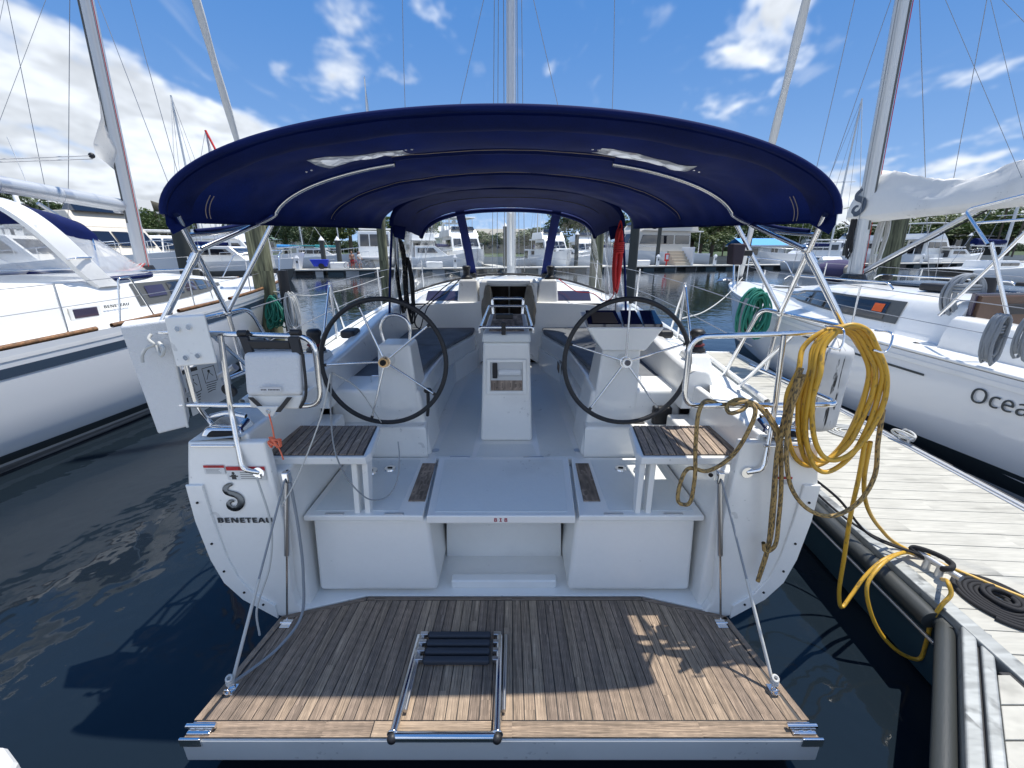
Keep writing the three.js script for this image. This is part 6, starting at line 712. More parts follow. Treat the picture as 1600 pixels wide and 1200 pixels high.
  const hal = part('halyard_bundle', k); mesh('bundle', coil(-0.15, 2.95, 3.45, 0.05, 0.55, 8, 0.012, { s: 61, deep: 0.1 }), M.ropeK, hal); mesh('bundle', coil(0.2, 2.6, 3.65, 0.07, 0.5, 7, 0.012, { s: 63, deep: 0.12 }), M.ropeW, hal);
  // spray-hood hoop and bimini tubes
  const fm = part('bimini_frame', k); for (const s of S) { mesh('hoop', pipe([[s * 1.73, 2.5, 6.68], [s * 1.58, 2.86, 6.25], [s * 1.62, 2.97, 6.85], [s * 1.60, 3.02, 7.8]], 0.09, 0.016), M.steel, fm); mesh('tube', rod([s * 1.55, 1.72, 6.3], [s * 1.66, 2.78, 7.0], 0.018), M.steel, fm); mesh('tube', rod([s * 1.52, 1.70, 6.95], [s * 1.70, 2.52, 6.68], 0.018), M.steel, fm); mesh('tube', rod([s * 1.60, 2.72, 6.4], [s * 1.62, 2.74, 7.3], 0.013), M.steel, fm); }
  rails(k, Y, { st: [1.7, 3.3, 5.6, 8.0, 10.2] });
  const an = part('bow_anchor', k); mesh('shank', rod([0, 1.72, 0.3], [0, 1.70, -0.45], 0.025), M.steelB, an); mesh('fluke', block([[-0.10, 1.60, -0.6], [0.10, 1.60, -0.6], [0.16, 1.66, -0.25], [-0.16, 1.66, -0.25], [-0.02, 1.70, -0.62], [0.02, 1.70, -0.62], [0.05, 1.70, -0.3], [-0.05, 1.70, -0.3]], 0.02), M.steelB, an);
  k.position.set(5.85, 0, -11.3); k.rotation.y = 6.2 * Math.PI / 180;
}
// rope coils on the right neighbour
{ const put2 = (c, lab, w, h, n, r, m, s) => { const k = thing('grey_rope_coil', lab, 'rope'); mesh('coil', coil(c[0], c[1], c[2], w, h, n, r, { s, deep: 0.10, dz: 0.2 }), m, k); for (let i = 0; i < 3; i++) mesh('wrap', new THREE.TorusGeometry(w * 0.85, r, 7, 22).rotateX(Math.PI / 2).scale(1, 1, 0.7).translate(c[0], c[1] + h * 0.5 - i * r * 2.2, c[2]), m, k); rebase(k, c); };
  put2([4.66,1.646,-3.951], 'neat grey rope coil hung on the lifeline of the right sailboat', 0.05, 0.22, 14, 0.0125, M.ropeGrey, 71); put2([4.62,1.715,-3.668], 'grey rope coil cut by the right edge of the picture', 0.045, 0.18, 9, 0.0125, M.ropeGrey, 73); put2([5.3,1.935,-4.969], 'heavy striped rope coil on the cabin top of the right sailboat', 0.16, 0.24, 14, 0.016, M.ropeGrey, 75); }

// ================================================================ far dock, boats, shore, people
const dockZ = (x) => -48.5 - 0.26 * x, dockA = Math.atan(0.26);
{
  const d = struct('far_dock'), W = 2.2, u = [Math.cos(dockA), Math.sin(dockA)]; // runs along +x and away
  const P = (s, t, y) => [-22 + s * u[0] - t * u[1] * 1, y, dockZ(-22) - s * u[1] - t * u[0]];
  const seg = (s0, s1, t0, t1, y0, y1, r = 0.02) => block([P(s0, t1, y0), P(s1, t1, y0), P(s1, t0, y0), P(s0, t0, y0), P(s0, t1, y1), P(s1, t1, y1), P(s1, t0, y1), P(s0, t0, y1)], r, 1);
  for (let k = 0; k < 44; k++) { mesh('deck_section', seg(k * 3, k * 3 + 2.96, 0, W, 0.42, 0.55), M.concrete, d); mesh('float', seg(k * 3 + 0.4, k * 3 + 1.9, 0.15, W - 0.15, -0.2, 0.36), k % 3 ? M.skirt : M.black, d); }
  mesh('edge_beam', seg(0, 132, -0.05, 0.06, 0.36, 0.44), M.black, d);
  for (let k = 0; k < 9; k++) { const s = 8 + k * 13.5; const f = [P(s, W, 0.5), P(s + 1.4, W, 0.5), P(s + 1.4, W + 9, 0.5), P(s, W + 9, 0.5)]; mesh('finger', slab(f.map((p) => [p[0], p[2]]), 0.40, 0.55, 0.01), M.concrete, d); }
  // shore behind, with a sea wall and lawn
  const g = struct('shore'), sz = (x) => -92 - 0.2 * x; const rows = []; for (let j = 0; j <= 8; j++) { const r = []; for (let i = 0; i <= 40; i++) { const x = -260 + i * 13; r.push([x, 1.0 + 1.2 * noise(x * 0.05, j * 0.6, 3.5) * Math.min(1, j / 2) + j * 0.15, sz(x) - j * 40]); } rows.push(r); } mesh('lawn', grid(rows), std([0.07, 0.11, 0.035], 0.95, { map: canvasTone }), g); const wl = []; for (const y of [-0.5, 1.02]) { const r = []; for (let i = 0; i <= 40; i++) { const x = -260 + i * 13; r.push([x, y, sz(x) + 0.05]); } wl.push(r); } mesh('sea_wall', grid(wl), M.concrete, g);
}
const onDock = (x, back = 0.9) => [x, 0.55, dockZ(x) - back];
const xAt = (px, z) => (px - 800) / 650 * (-z * 0.9516 + 1.6 * 0.3074);
const dockX = (px) => { let x = 0; for (let i = 0; i < 20; i++) x = xAt(px, dockZ(x)); return x; };

// ---------------------------------------------------------------- dock furniture
{ const proto = new THREE.Group(); mesh('column', fr([-0.17, 0.17, -0.15, 0.15, 0], [-0.15, 0.15, -0.13, 0.13, 1.05], 0.03), M.white, proto); mesh('cap', fr([-0.22, 0.22, -0.2, 0.2, 1.05], [-0.06, 0.06, -0.05, 0.05, 1.35], 0.03), M.white, proto); mesh('socket', bx(-0.08, 0.08, 0.6, 0.85, 0.13, 0.16, 0.01), M.greyRub, proto);
  [['left end of the far dock', 461], ['behind the people with bicycles', 640], ['beside the dark far piling right of the cockpit', 1030], ['right of the tan staircase on the far dock', 1120], ['right of the mossy piling', 1446], ['seen through the middle of the dodger', 710], ['seen through the right half of the dodger', 858]].forEach(([w, px]) => { const k = proto.clone(); k.name = numbered('power_pedestal'); k.userData = { label: 'white dock power pedestal ' + w, category: 'pedestal', group: 'dock power pedestals' }; const x = dockX(px), p = onDock(x, 0.6); k.position.set(...p); k.rotation.y = dockA; scene.add(k); });
  const box = new THREE.Group(); mesh('body', fr([-0.85, 0.85, -0.35, 0.35, 0], [-0.88, 0.88, -0.38, 0.38, 0.55], 0.04), M.white, box); mesh('lid', fr([-0.92, 0.92, -0.42, 0.42, 0.55], [-0.8, 0.8, -0.3, 0.3, 0.68], 0.04), M.white, box);
  [['next to the blue cart', 522], ['under the tan yacht at right', 1009], ['beside the pedestal at far right', 1476], ['behind the left dodger window', 675]].forEach(([w, px]) => { const k = box.clone(); k.name = numbered('dock_box'); k.userData = { label: 'white dock storage box ' + w, category: 'dock box', group: 'dock boxes' }; const x = dockX(px); k.position.set(...onDock(x, 1.4)); k.rotation.y = dockA; scene.add(k); });
  const cart = thing('dock_cart', 'blue two-wheeled dock cart on the far dock', 'cart'); { const x = dockX(494), p = onDock(x, 1.1); mesh('tub', block([[-0.6, 0.25, -0.35], [0.6, 0.25, -0.35], [0.6, 0.25, 0.35], [-0.6, 0.25, 0.35], [-0.95, 0.95, -0.45], [0.85, 0.95, -0.45], [0.85, 0.95, 0.45], [-0.95, 0.95, 0.45]], 0.05), M.blue, cart); for (const s of [-1, 1]) mesh('wheel', put3(new THREE.CylinderGeometry(0.28, 0.28, 0.06, 20), 0.1, 0.28, s * 0.42), M.black, cart); mesh('handle', pipe([[0.8, 0.9, -0.35], [1.35, 0.95, -0.35], [1.35, 0.95, 0.35], [0.8, 0.9, 0.35]], 0.1, 0.02), M.alu, cart); cart.position.set(...p); cart.rotation.y = dockA; }
  const ext = thing('fire_cabinet', 'red fire extinguisher cabinet on the far dock', 'cabinet'); { const x = dockX(1045), p = onDock(x, 0.9); mesh('box', bx(-0.24, 0.24, 0.5, 1.45, -0.14, 0.14, 0.03), M.red, ext); mesh('post', bx(-0.06, 0.06, 0, 0.5, -0.06, 0.06, 0.01), M.red, ext); mesh('window', bx(-0.15, 0.15, 0.75, 1.3, 0.13, 0.15, 0.01), M.white, ext); ext.position.set(...p); }
  const st = thing('boarding_steps', 'tan boarding steps on the far dock beside the tan yacht', 'steps'); { const x = dockX(1068), p = onDock(x, 1.6); for (let i = 0; i < 5; i++) mesh('step', bx(-1.1, 1.1, 0, 0.35 * (5 - i), -0.4 * (4 - i) - 0.4, -0.4 * (4 - i), 0.02).translate(0, 0, 0.9), M.tan, st); mesh('side_panel', bx(1.1, 1.3, 0, 2.2, -1.2, 1.2, 0.04), M.white, st); st.position.set(...p); st.rotation.y = dockA; }
  [['dark capped piling at right of the cockpit with white cone top', 1037, 5.2], ['dark capped piling seen through the dodger near the mast', 789, 5.0], ['dark capped piling seen far right beside the mast', 1338, 4.6], ['dark capped piling behind the blue cart', 490, 3.4], ['slim dark piling left of the people', 516, 3.4], ['dark capped piling seen through the right dodger panel', 905, 4.2], ['dark capped piling seen far right below the boom', 1532, 4.6], ['dark capped piling near the blue roof', 1183, 5.6]].forEach(([lab, px, h]) => { const k = thing('dock_piling', lab, 'piling', 'far dock pilings'); const x = dockX(px); mesh('post', new THREE.CylinderGeometry(0.24, 0.26, h + 2, 14).translate(0, (h - 2) / 2, 0), M.pilingD, k); mesh('cap', new THREE.ConeGeometry(0.31, 0.45, 16).translate(0, h + 0.2, 0), M.white, k); k.position.set(x, 0, dockZ(x) - 2.6); });
}
// ---------------------------------------------------------------- motor boats
// local frame: bow at +x, stern at -x
function boatHull(L, B, f, bowRise, o = {}) { const rows = []; for (let j = 0; j <= 24; j++) { const s = j / 24, x = (s - 0.5) * L, b = B / 2 * (s < 0.55 ? 1 : Math.pow(Math.max(0, 1 - ((s - 0.55) / 0.45) ** 2), 0.75)) + 0.02, h = f + bowRise * s * s; rows.push([[-1, h, 1], [-0.98, h * 0.55, 1], [-0.86, 0.1, 1], [-0.5, -0.35, 0.8], [0, -0.5, 0.6], [0.5, -0.35, 0.8], [0.86, 0.1, 1], [0.98, h * 0.55, 1], [1, h, 1]].map(([q, y, m]) => [x + (s > 0.8 ? (s - 0.8) * L * 0.25 * (y / h - 0.2) : 0), y, q * b])); } return grid(rows); }
function boatDeck(L, B, f, bowRise) { const rows = []; for (let j = 0; j <= 24; j++) { const s = j / 24, x = (s - 0.5) * L + (s > 0.8 ? (s - 0.8) * L * 0.2 : 0), b = B / 2 * (s < 0.55 ? 1 : Math.pow(Math.max(0, 1 - ((s - 0.55) / 0.45) ** 2), 0.75)); rows.push([-1, 0, 1].map((q) => [x, f + bowRise * s * s - 0.03 + 0.05 * (1 - q * q), q * b])); } return grid(rows); }
const tr = (x0, x1, y0, y1, w, slope0 = 0, slope1 = 0, r = 0.08) => block([[x0, y0, -w / 2], [x1, y0, -w / 2], [x1, y0, w / 2], [x0, y0, w / 2], [x0 + slope0, y1, -w / 2 * 0.92], [x1 - slope1, y1, -w / 2 * 0.92], [x1 - slope1, y1, w / 2 * 0.92], [x0 + slope0, y1, w / 2 * 0.92]], r);
function motorYacht(name, label, pos, turn, o) {
  const k = thing(name, label, 'motor boat', 'moored motor boats'), L = o.L, B = o.B, f = o.f ?? 1.3, br = o.br ?? 0.8, mat = o.mat ?? M.hullW;
  mesh('hull', boatHull(L, B, f, br), mat, k); mesh('deck', boatDeck(L, B, f, br), M.gel, k); mesh('transom', bx(-L / 2 - 0.05, -L / 2 + 0.05, 0, f, -B / 2 * 0.98, B / 2 * 0.98, 0.02), mat, k);
  const c0 = o.c0 ?? -0.28, c1 = o.c1 ?? 0.22, h1 = o.h1 ?? 2.0, w = B * 0.8, y = f + 0.1;
  const c = mesh('deckhouse', tr(c0 * L, c1 * L, y - 0.1, y + h1, w, 0.1, o.rake ?? 1.4), o.house ?? M.gel, k);
  const nW = o.nW ?? 3; for (const s of [-1, 1]) for (let i = 0; i < nW; i++) { const a = lerp(c0 * L + 0.4, c1 * L - (o.rake ?? 1.4) - 0.1, i / nW), b = lerp(c0 * L + 0.4, c1 * L - (o.rake ?? 1.4) - 0.1, (i + 0.88) / nW); mesh('side_window', block([[a, y + h1 * 0.42, s * w * 0.482 - 0.06], [b + (i === nW - 1 ? 0.5 : 0), y + h1 * 0.42, s * w * 0.482 - 0.06], [b + (i === nW - 1 ? 0.5 : 0), y + h1 * 0.42, s * w * 0.482 + 0.06], [a, y + h1 * 0.42, s * w * 0.482 + 0.06], [a, y + h1 * 0.82, s * w * 0.468 - 0.06], [b, y + h1 * 0.82, s * w * 0.468 - 0.06], [b, y + h1 * 0.82, s * w * 0.468 + 0.06], [a, y + h1 * 0.82, s * w * 0.468 + 0.06]], 0.02), M.glass, k); }
  const rk = o.rake ?? 1.4; for (const q of [-1, 0, 1]) mesh('windscreen_pane', block([[c1 * L - rk * 0.42 - 0.03, y + h1 * 0.45, q * w * 0.29 - w * 0.13], [c1 * L - rk * 0.42 + 0.05, y + h1 * 0.45, q * w * 0.29 - w * 0.13], [c1 * L - rk * 0.42 + 0.05, y + h1 * 0.45, q * w * 0.29 + w * 0.13], [c1 * L - rk * 0.42 - 0.03, y + h1 * 0.45, q * w * 0.29 + w * 0.13], [c1 * L - rk * 0.86 - 0.03, y + h1 * 0.88, q * w * 0.28 - w * 0.12], [c1 * L - rk * 0.86 + 0.05, y + h1 * 0.88, q * w * 0.28 - w * 0.12], [c1 * L - rk * 0.86 + 0.05, y + h1 * 0.88, q * w * 0.28 + w * 0.12], [c1 * L - rk * 0.86 - 0.03, y + h1 * 0.88, q * w * 0.28 + w * 0.12]], 0.02), M.glass, k);
  mesh('aft_door', bx(c0 * L - 0.04, c0 * L + 0.12, y, y + h1 * 0.85, -w * 0.32, w * 0.32, 0.02), M.glass, k);
  if (o.fly) { mesh('flybridge', tr(c0 * L - 1.2, c1 * L - rk - 0.2, y + h1, y + h1 + 0.9, w * 1.02, 0.1, 0.8), o.house ?? M.gel, k); mesh('fly_screen', tr(c1 * L - rk - 1.8, c1 * L - rk - 0.6, y + h1 + 0.85, y + h1 + 1.3, w * 0.8, 0.3, 0.4), M.glass, k); mesh('overhang', bx(c0 * L - 2.2, c0 * L + 0.2, y + h1 - 0.05, y + h1 + 0.12, -w / 2, w / 2, 0.05), M.gel, k); for (const s of [-1, 1]) mesh('overhang_post', rod([c0 * L - 2.0, f, s * w * 0.42], [c0 * L - 1.9, y + h1, s * w * 0.42], 0.05), M.gel, k); }
  if (o.top) { mesh('hard_top', bx(c0 * L - 0.6, c0 * L + L * 0.28, y + h1 + (o.fly ? 2.4 : 0.25), y + h1 + (o.fly ? 2.55 : 0.4), -w * 0.5, w * 0.5, 0.06), o.topMat ?? M.gel, k); for (const s of [-1, 1]) for (const q of [0, 0.24]) mesh('top_post', rod([c0 * L - 0.3 + q * L, y + h1 * (o.fly ? 1.3 : 0.9), s * w * 0.44], [c0 * L - 0.3 + q * L, y + h1 + (o.fly ? 2.45 : 0.3), s * w * 0.46], 0.04), M.alu, k); }
  if (o.arch) { mesh('radar_arch', pipe([[c0 * L + 0.6, y + h1 + 0.5, -w * 0.46], [c0 * L, y + h1 + 1.9, -w * 0.4], [c0 * L, y + h1 + 1.9, w * 0.4], [c0 * L + 0.6, y + h1 + 0.5, w * 0.46]], 0.3, 0.12), M.gel, k); mesh('radar_dome', new THREE.SphereGeometry(0.35, 16, 10).scale(1, 0.55, 1).translate(c0 * L, y + h1 + 2.15, 0), M.white, k); mesh('antenna', rod([c0 * L, y + h1 + 2, 0.6], [c0 * L - 0.5, y + h1 + 5, 0.6], 0.02), M.white, k); }
  for (const s of [-1, 1]) { const p = []; for (let i = 0; i <= 10; i++) { const q = 0.5 + 0.48 * i / 10, b = B / 2 * Math.pow(Math.max(0, 1 - Math.max(0, (q - 0.55) / 0.45) ** 2), 0.75); p.push([(q - 0.5) * L + (q > 0.8 ? (q - 0.8) * L * 0.2 : 0), f + br * q * q + 0.65, s * b * 0.94]); } mesh('bow_rail', tube(p, 0.022, { rs: 6 }), M.steel, k); for (let i = 0; i <= 10; i += 2) mesh('rail_post', rod([p[i][0], p[i][1] - 0.68, p[i][2]], p[i], 0.018), M.steel, k); }
  if (o.stripe) mesh('hull_stripe', (() => { const g = boatHull(L * 1.003, B * 1.006, f * 0.55, br * 0.5); return g; })(), o.stripe, k);
  k.position.set(pos[0], 0, pos[2]); k.rotation.y = turn; return k;
}
const W0 = (p) => [p[0], 0, p[2]];
motorYacht('motor_yacht', 'cream motor yacht with flybridge and tan canvas behind the left mast', W0([-25.213,2.072,-27]), -0.25, { L: 13, B: 4.4, f: 1.7, br: 0.7, h1: 1.9, fly: true, arch: true, house: std([0.62, 0.57, 0.48], 0.4), nW: 3 });
motorYacht('motor_yacht', 'white motor cruiser with curved roof right of the left mast', W0([-25.073,2.016,-31]), -1.0, { L: 10, B: 3.8, f: 1.6, h1: 1.7, top: true, nW: 2, rake: 1.8 });
motorYacht('motor_yacht', 'white cruiser with green roof edge between the bimini struts', W0([-27.694,1.834,-44]), 0.1, { L: 12, B: 4.2, f: 1.4, h1: 1.9, fly: true, top: true, topMat: M.teal, nW: 4 });
motorYacht('motor_yacht', 'low grey patterned speedboat moored left of the weathered piling', W0([-22.595,1.714,-35]), 0.05, { L: 9, B: 3, f: 1.5, br: 0.3, h1: 1.1, nW: 2, stripe: M.greyRub });
motorYacht('motor_yacht', 'white sport cruiser with blue canvas behind the blue cart', W0([-25.162,1.638,-58]), 0.12, { L: 10.5, B: 3.4, f: 1.4, h1: 1.1, top: true, topMat: M.teal, nW: 3, rake: 2 });
motorYacht('motor_yacht', 'white houseboat with flat roof behind the people with bicycles', W0([-17.294,1.666,-56]), -1.35, { L: 13, B: 5.0, f: 1.3, br: 0.3, h1: 3.2, nW: 4, rake: 0.3, top: true });
motorYacht('motor_yacht', 'white cabin cruiser seen through the left dodger panel', W0([-12.368,1.638,-58]), 1.9, { L: 11, B: 3.8, f: 1.6, h1: 1.8, fly: true, top: true, nW: 3 });
motorYacht('motor_yacht', 'white flybridge yacht seen through the middle dodger window left of the mast', W0([-6.882,1.61,-60]), -1.2, { L: 14, B: 5.0, f: 1.8, h1: 2.2, fly: true, arch: true, top: true, nW: 4 });
motorYacht('motor_yacht', 'white express cruiser seen low in the left dodger panel', W0([-9.551,1.314,-54]), 0.25, { L: 9, B: 3.2, f: 1.4, h1: 1.4, nW: 2, rake: 2 });
motorYacht('motor_yacht', 'white trawler seen between mast and right dodger strip', W0([5.202,1.492,-57]), -1.3, { L: 10, B: 3.8, f: 1.6, h1: 2.0, fly: true, nW: 3 });
motorYacht('motor_yacht', 'white cuddy boat seen right of the right dodger strip', W0([7.428,1.272,-56]), 0.2, { L: 8, B: 3, f: 1.3, h1: 1.2, nW: 2, rake: 1.8 });
motorYacht('motor_yacht', 'small white runabout seen through the middle dodger window right of the mast', W0([4.11,1.233,-62]), 0.3, { L: 8, B: 2.8, f: 1.2, h1: 1.2, nW: 2 });
motorYacht('motor_yacht', 'grey and white cruiser seen through the right dodger panel', W0([10.823,1.554,-64]), -1.5, { L: 11, B: 4.2, f: 1.5, h1: 1.9, fly: true, nW: 3 });
motorYacht('motor_yacht', 'large tan and white yacht with dark saloon windows right of the dodger', W0([20.382,1.526,-66]), -2.75, { L: 19, B: 6.2, f: 1.9, br: 0.9, h1: 3.0, c0: -0.32, c1: 0.25, fly: true, top: true, nW: 3, house: std([0.58, 0.54, 0.47], 0.4) });
motorYacht('motor_yacht', 'white sport cruiser with swept windscreen right of the blue roof', W0([42.123,1.582,-62]), 2.95, { L: 12, B: 3.8, f: 1.6, br: 0.6, h1: 1.7, nW: 3, rake: 2.6, top: true });
motorYacht('motor_yacht', 'white motor boat with tall enclosure right of the mossy piling', W0([68.823,1.442,-72]), 0.2, { L: 11, B: 4, f: 1.7, h1: 2.2, top: true, fly: true, nW: 3 });
motorYacht('motor_yacht', 'small white centre-console boat under the right boom', W0([71.543,1.47,-70]), 0.0, { L: 7.5, B: 2.6, f: 1.2, h1: 1.2, nW: 1, top: true });
motorYacht('motor_yacht', 'white flybridge boat far right behind the neighbouring mast', W0([57.029,1.83,-74]), -2.9, { L: 12, B: 4.2, f: 1.7, h1: 2.0, fly: true, top: true, nW: 3 });
motorYacht('motor_yacht', 'pale motor boat with rows of panes cut by the left edge', W0([-27.529,2.114,-24]), 0.4, { L: 9, B: 3.4, f: 1.5, h1: 1.6, nW: 3 });
// ---------------------------------------------------------------- far sailboats: hull, cabin, mast, stays
function farSail(label, px, depth, h, turn, o = {}) {
  const k = thing('moored_sailboat', label, 'sailboat', 'far sailboats'), L = o.L ?? 10; mesh('hull', boatHull(L, 3.1, 1.2, 0.4), o.mat ?? M.hullW, k); mesh('deck', boatDeck(L, 3.1, 1.2, 0.4), M.gel, k); mesh('cabin', tr(-0.15 * L, 0.2 * L, 1.15, 1.75, 2.0, 0.1, 0.8), M.gel, k); for (const s of [-1, 1]) mesh('cabin_window', bx(-0.1 * L, 0.1 * L, 1.4, 1.6, s * 0.96 - 0.03, s * 0.96 + 0.03, 0.02), M.glass, k);
  const lean = o.lean ?? 0; mesh('mast', rod([0.08 * L, 1.6, 0], [0.08 * L - 0.2, h, lean], 0.10, 0.075), o.mastMat ?? M.mast, k); mesh('spreader', rod([0.08 * L, h * 0.55, -1], [0.08 * L, h * 0.55, 1], 0.03), M.mast, k); mesh('boom', rod([0.06 * L, 2.7, 0], [-0.3 * L, 2.75, 0], 0.07), M.mast, k); mesh('sail_cover', new THREE.CylinderGeometry(0.13, 0.24, L * 0.34, 12).rotateZ(-Math.PI / 2).translate(-0.11 * L, 2.95, 0), o.cover ?? M.canvas, k);
  mesh('forestay', rod([L * 0.5, 1.7, 0], [0.08 * L - 0.2, h, lean], o.furl ?? 0.03), o.furlMat ?? M.sail, k); mesh('backstay', rod([-L * 0.48, 1.3, 0], [0.08 * L - 0.2, h, lean], 0.015), M.wire, k); for (const s of [-1, 1]) mesh('shroud', rod([0.08 * L, 1.3, s * 1.4], [0.08 * L - 0.15, h * 0.97, lean], 0.014), M.wire, k);
  const p = W0([xAt(px, -depth), 0, -depth]); k.position.set(...p); k.rotation.y = turn;
}
farSail('far sailboat whose grey mast rises left of the bimini corner', 330, 42, 15, -1.4); farSail('far sailboat with tall thin mast above the left bimini window', 597, 62, 23, -1.4, { L: 12 }); farSail('far sailboat with short mast left of our own mast', 722, 70, 22, -1.3); farSail('far sailboat with grey mast above the right bimini corner', 1283, 48, 16.5, -1.7, { L: 12 });
farSail('far sailboat with blue boom cover behind the blue cart', 468, 66, 9.5, 0.2, { cover: M.sky }); farSail('far sailboat with red furled forestay left of the weathered piling', 355, 40, 12, -0.2, { furl: 0.09, furlMat: M.red }); farSail('far sailboat seen through the middle dodger window beside the mast', 838, 66, 14, -1.5); farSail('far sailboat seen through the dodger left strip', 700, 58, 13, 1.2); farSail('far sailboat with teal cover left of the people', 525, 70, 12, 0.3, { cover: M.teal }); farSail('far sailboat with thin mast near the right dodger edge', 960, 70, 13, 0.4); farSail('far sailboat with leaning pale mast right of the mossy piling', 1545, 30, 8.5, 0.2, { L: 8 });
// ---------------------------------------------------------------- inflatable dinghy, small hut and buildings on the shore
{ const k = thing('inflatable_dinghy', 'grey inflatable dinghy on davits behind the people', 'dinghy'), p = [-15.773,2.101,-50]; for (const s of [-1, 1]) mesh('side_tube', tube([[-1.6, 0, s * 0.7], [0.6, 0, s * 0.7], [1.5, 0.15, s * 0.35], [1.75, 0.25, 0]], 0.24, { rs: 10 }), std([0.45, 0.46, 0.47], 0.6), k); mesh('floor', bx(-1.6, 1.2, -0.2, -0.1, -0.6, 0.6, 0.03), M.greyRub, k); mesh('outboard', bx(-1.95, -1.65, -0.2, 0.7, -0.18, 0.18, 0.08), M.black, k); k.position.set(p[0], 1.5, p[2]); k.rotation.y = 0.1; }
{ const k = thing('covered_dinghy', 'dinghy under a purple cover with round tan fender, right of the bimini leg', 'dinghy'), p = [24.903,1.756,-33]; mesh('cover', new THREE.SphereGeometry(1, 24, 14).scale(1.6, 0.85, 0.9), std([0.07, 0.06, 0.13], 0.9, { bumpMap: canvasTone, bumpScale: 0.05 }), k); const f = mesh('round_fender', new THREE.CylinderGeometry(0.4, 0.4, 0.25, 20).rotateX(Math.PI / 2).translate(0.2, 0.1, 0.95), M.tan, k); k.position.set(p[0], 0.9, p[2]); }
function house(label, pos, w, d, h, rh, o) { const k = thing('house', label, 'house'); mesh('wall', bx(-w / 2, w / 2, 0, h, -d / 2, d / 2, 0.02), o.wall, k); const e = 0.8; const r = mesh('roof', grid([[[-w / 2 - e, h, d / 2 + e], [-w / 2 + (o.hip ? d * 0.4 : -e), h + rh, 0], [-w / 2 - e, h, -d / 2 - e]], [[w / 2 + e, h, d / 2 + e], [w / 2 - (o.hip ? d * 0.4 : -e), h + rh, 0], [w / 2 + e, h, -d / 2 - e]]], { crease: 0.3 }), o.roof, k); mesh('eave', bx(-w / 2 - e, w / 2 + e, h - 0.25, h - 0.02, -d / 2 - e, d / 2 + e, 0.02), M.white, k); const n = Math.max(2, Math.round(w / 3)); for (let i = 0; i < n; i++) { const x = lerp(-w / 2, w / 2, (i + 0.5) / n), f = mesh('window', bx(x - 0.6, x + 0.6, h * 0.35, h * 0.8, d / 2 - 0.03, d / 2 + 0.05, 0.02), M.glass, k); mesh('window_frame', plate([[x - 0.72, h * 0.35 - 0.1], [x + 0.72, h * 0.35 - 0.1], [x + 0.72, h * 0.8 + 0.1], [x - 0.72, h * 0.8 + 0.1]], d / 2 + 0.02, 0.06, 0.005, [[[x - 0.6, h * 0.35], [x - 0.6, h * 0.8], [x + 0.6, h * 0.8], [x + 0.6, h * 0.35]]]), M.white, f); } k.position.set(...pos); k.rotation.y = o.turn ?? 0; return k; }
const onShore = (px, depth, y = 1.2) => [xAt(px, -depth), y, -depth];
house('small dock hut with bright blue roof at right', [xAt(1180, -80), 0.6, -80], 7, 5, 2.6, 1.2, { wall: M.white, roof: M.sky });
house('low grey-roofed house behind the left motor yacht', onShore(215, 70), 16, 9, 6.5, 2.0, { wall: M.wallC, roof: M.roof, hip: true }); house('pale house with grey roof behind trees at left of the weathered piling', onShore(448, 125), 12, 8, 4, 2, { wall: M.wallC, roof: std([0.2, 0.3, 0.22], 0.8) }); house('white gabled shed seen through the left dodger panel', onShore(665, 118), 9, 8, 4.2, 3, { wall: M.white, roof: M.white }); house('second white gabled shed seen through the left dodger panel', onShore(690, 122), 10, 8, 4.4, 3, { wall: M.white, roof: M.white }); house('wide brown-roofed house seen through the middle dodger window', onShore(780, 140), 26, 12, 4.5, 3, { wall: M.wallC, roof: std([0.36, 0.34, 0.29], 0.9), hip: true }); house('white flat house at far right behind the boats', onShore(1225, 120), 16, 10, 6.5, 2, { wall: M.white, roof: M.roof, hip: true }); house('dark shed behind the hedge at far right', onShore(1500, 110), 14, 8, 4.5, 1.2, { wall: std([0.03, 0.035, 0.035], 0.8), roof: std([0.05, 0.05, 0.05], 0.8) });
// ---------------------------------------------------------------- trees and palms
const leafMat = [[0.07, 0.115, 0.03], [0.085, 0.135, 0.03], [0.055, 0.092, 0.03], [0.115, 0.15, 0.04]].map((c) => phy(c, 0.7, { transmission: 0.25, thickness: 0 }));
function crownGeo(sd, n, flat) { seed = sd; const pos = [], nor = [], idx = []; const lobes = []; for (let i = 0; i < 15; i++) { const a = rr(0, 6.28), r = Math.sqrt(rnd()) * 0.72; lobes.push([Math.cos(a) * r, rr(-0.25, 0.62) * flat, Math.sin(a) * r, rr(0.22, 0.42)]); } for (let i = 0; i < n; i++) { const l = lobes[Math.floor(rnd() * lobes.length)], u = rr(-1, 1), t = rr(0, 6.28), q = Math.sqrt(1 - u * u), rad = l[3] * (0.72 + 0.36 * rnd()); const c = new THREE.Vector3(l[0] + q * Math.cos(t) * rad, l[1] + u * rad * 0.8, l[2] + q * Math.sin(t) * rad), s = rr(0.025, 0.06); const e1 = new THREE.Vector3(rr(-1, 1), rr(-1, 1), rr(-1, 1)).normalize(), e2 = e1.clone().cross(new THREE.Vector3(rr(-1, 1), rr(-1, 1), rr(-1, 1))).normalize(); const b = pos.length / 3; for (const [x, y] of [[-1, 0], [0, -0.6], [1, 0], [0, 0.6]]) { const p = c.clone().addScaledVector(e1, x * s).addScaledVector(e2, y * s); pos.push(p.x, p.y, p.z); } idx.push(b, b + 1, b + 2, b, b + 2, b + 3); } const g = new THREE.BufferGeometry(); g.setAttribute('position', new THREE.Float32BufferAttribute(pos, 3)); g.setIndex(idx); g.computeVertexNormals(); g.setAttribute('uv', new THREE.Float32BufferAttribute(new Float32Array(pos.length / 3 * 2), 2)); return g; }
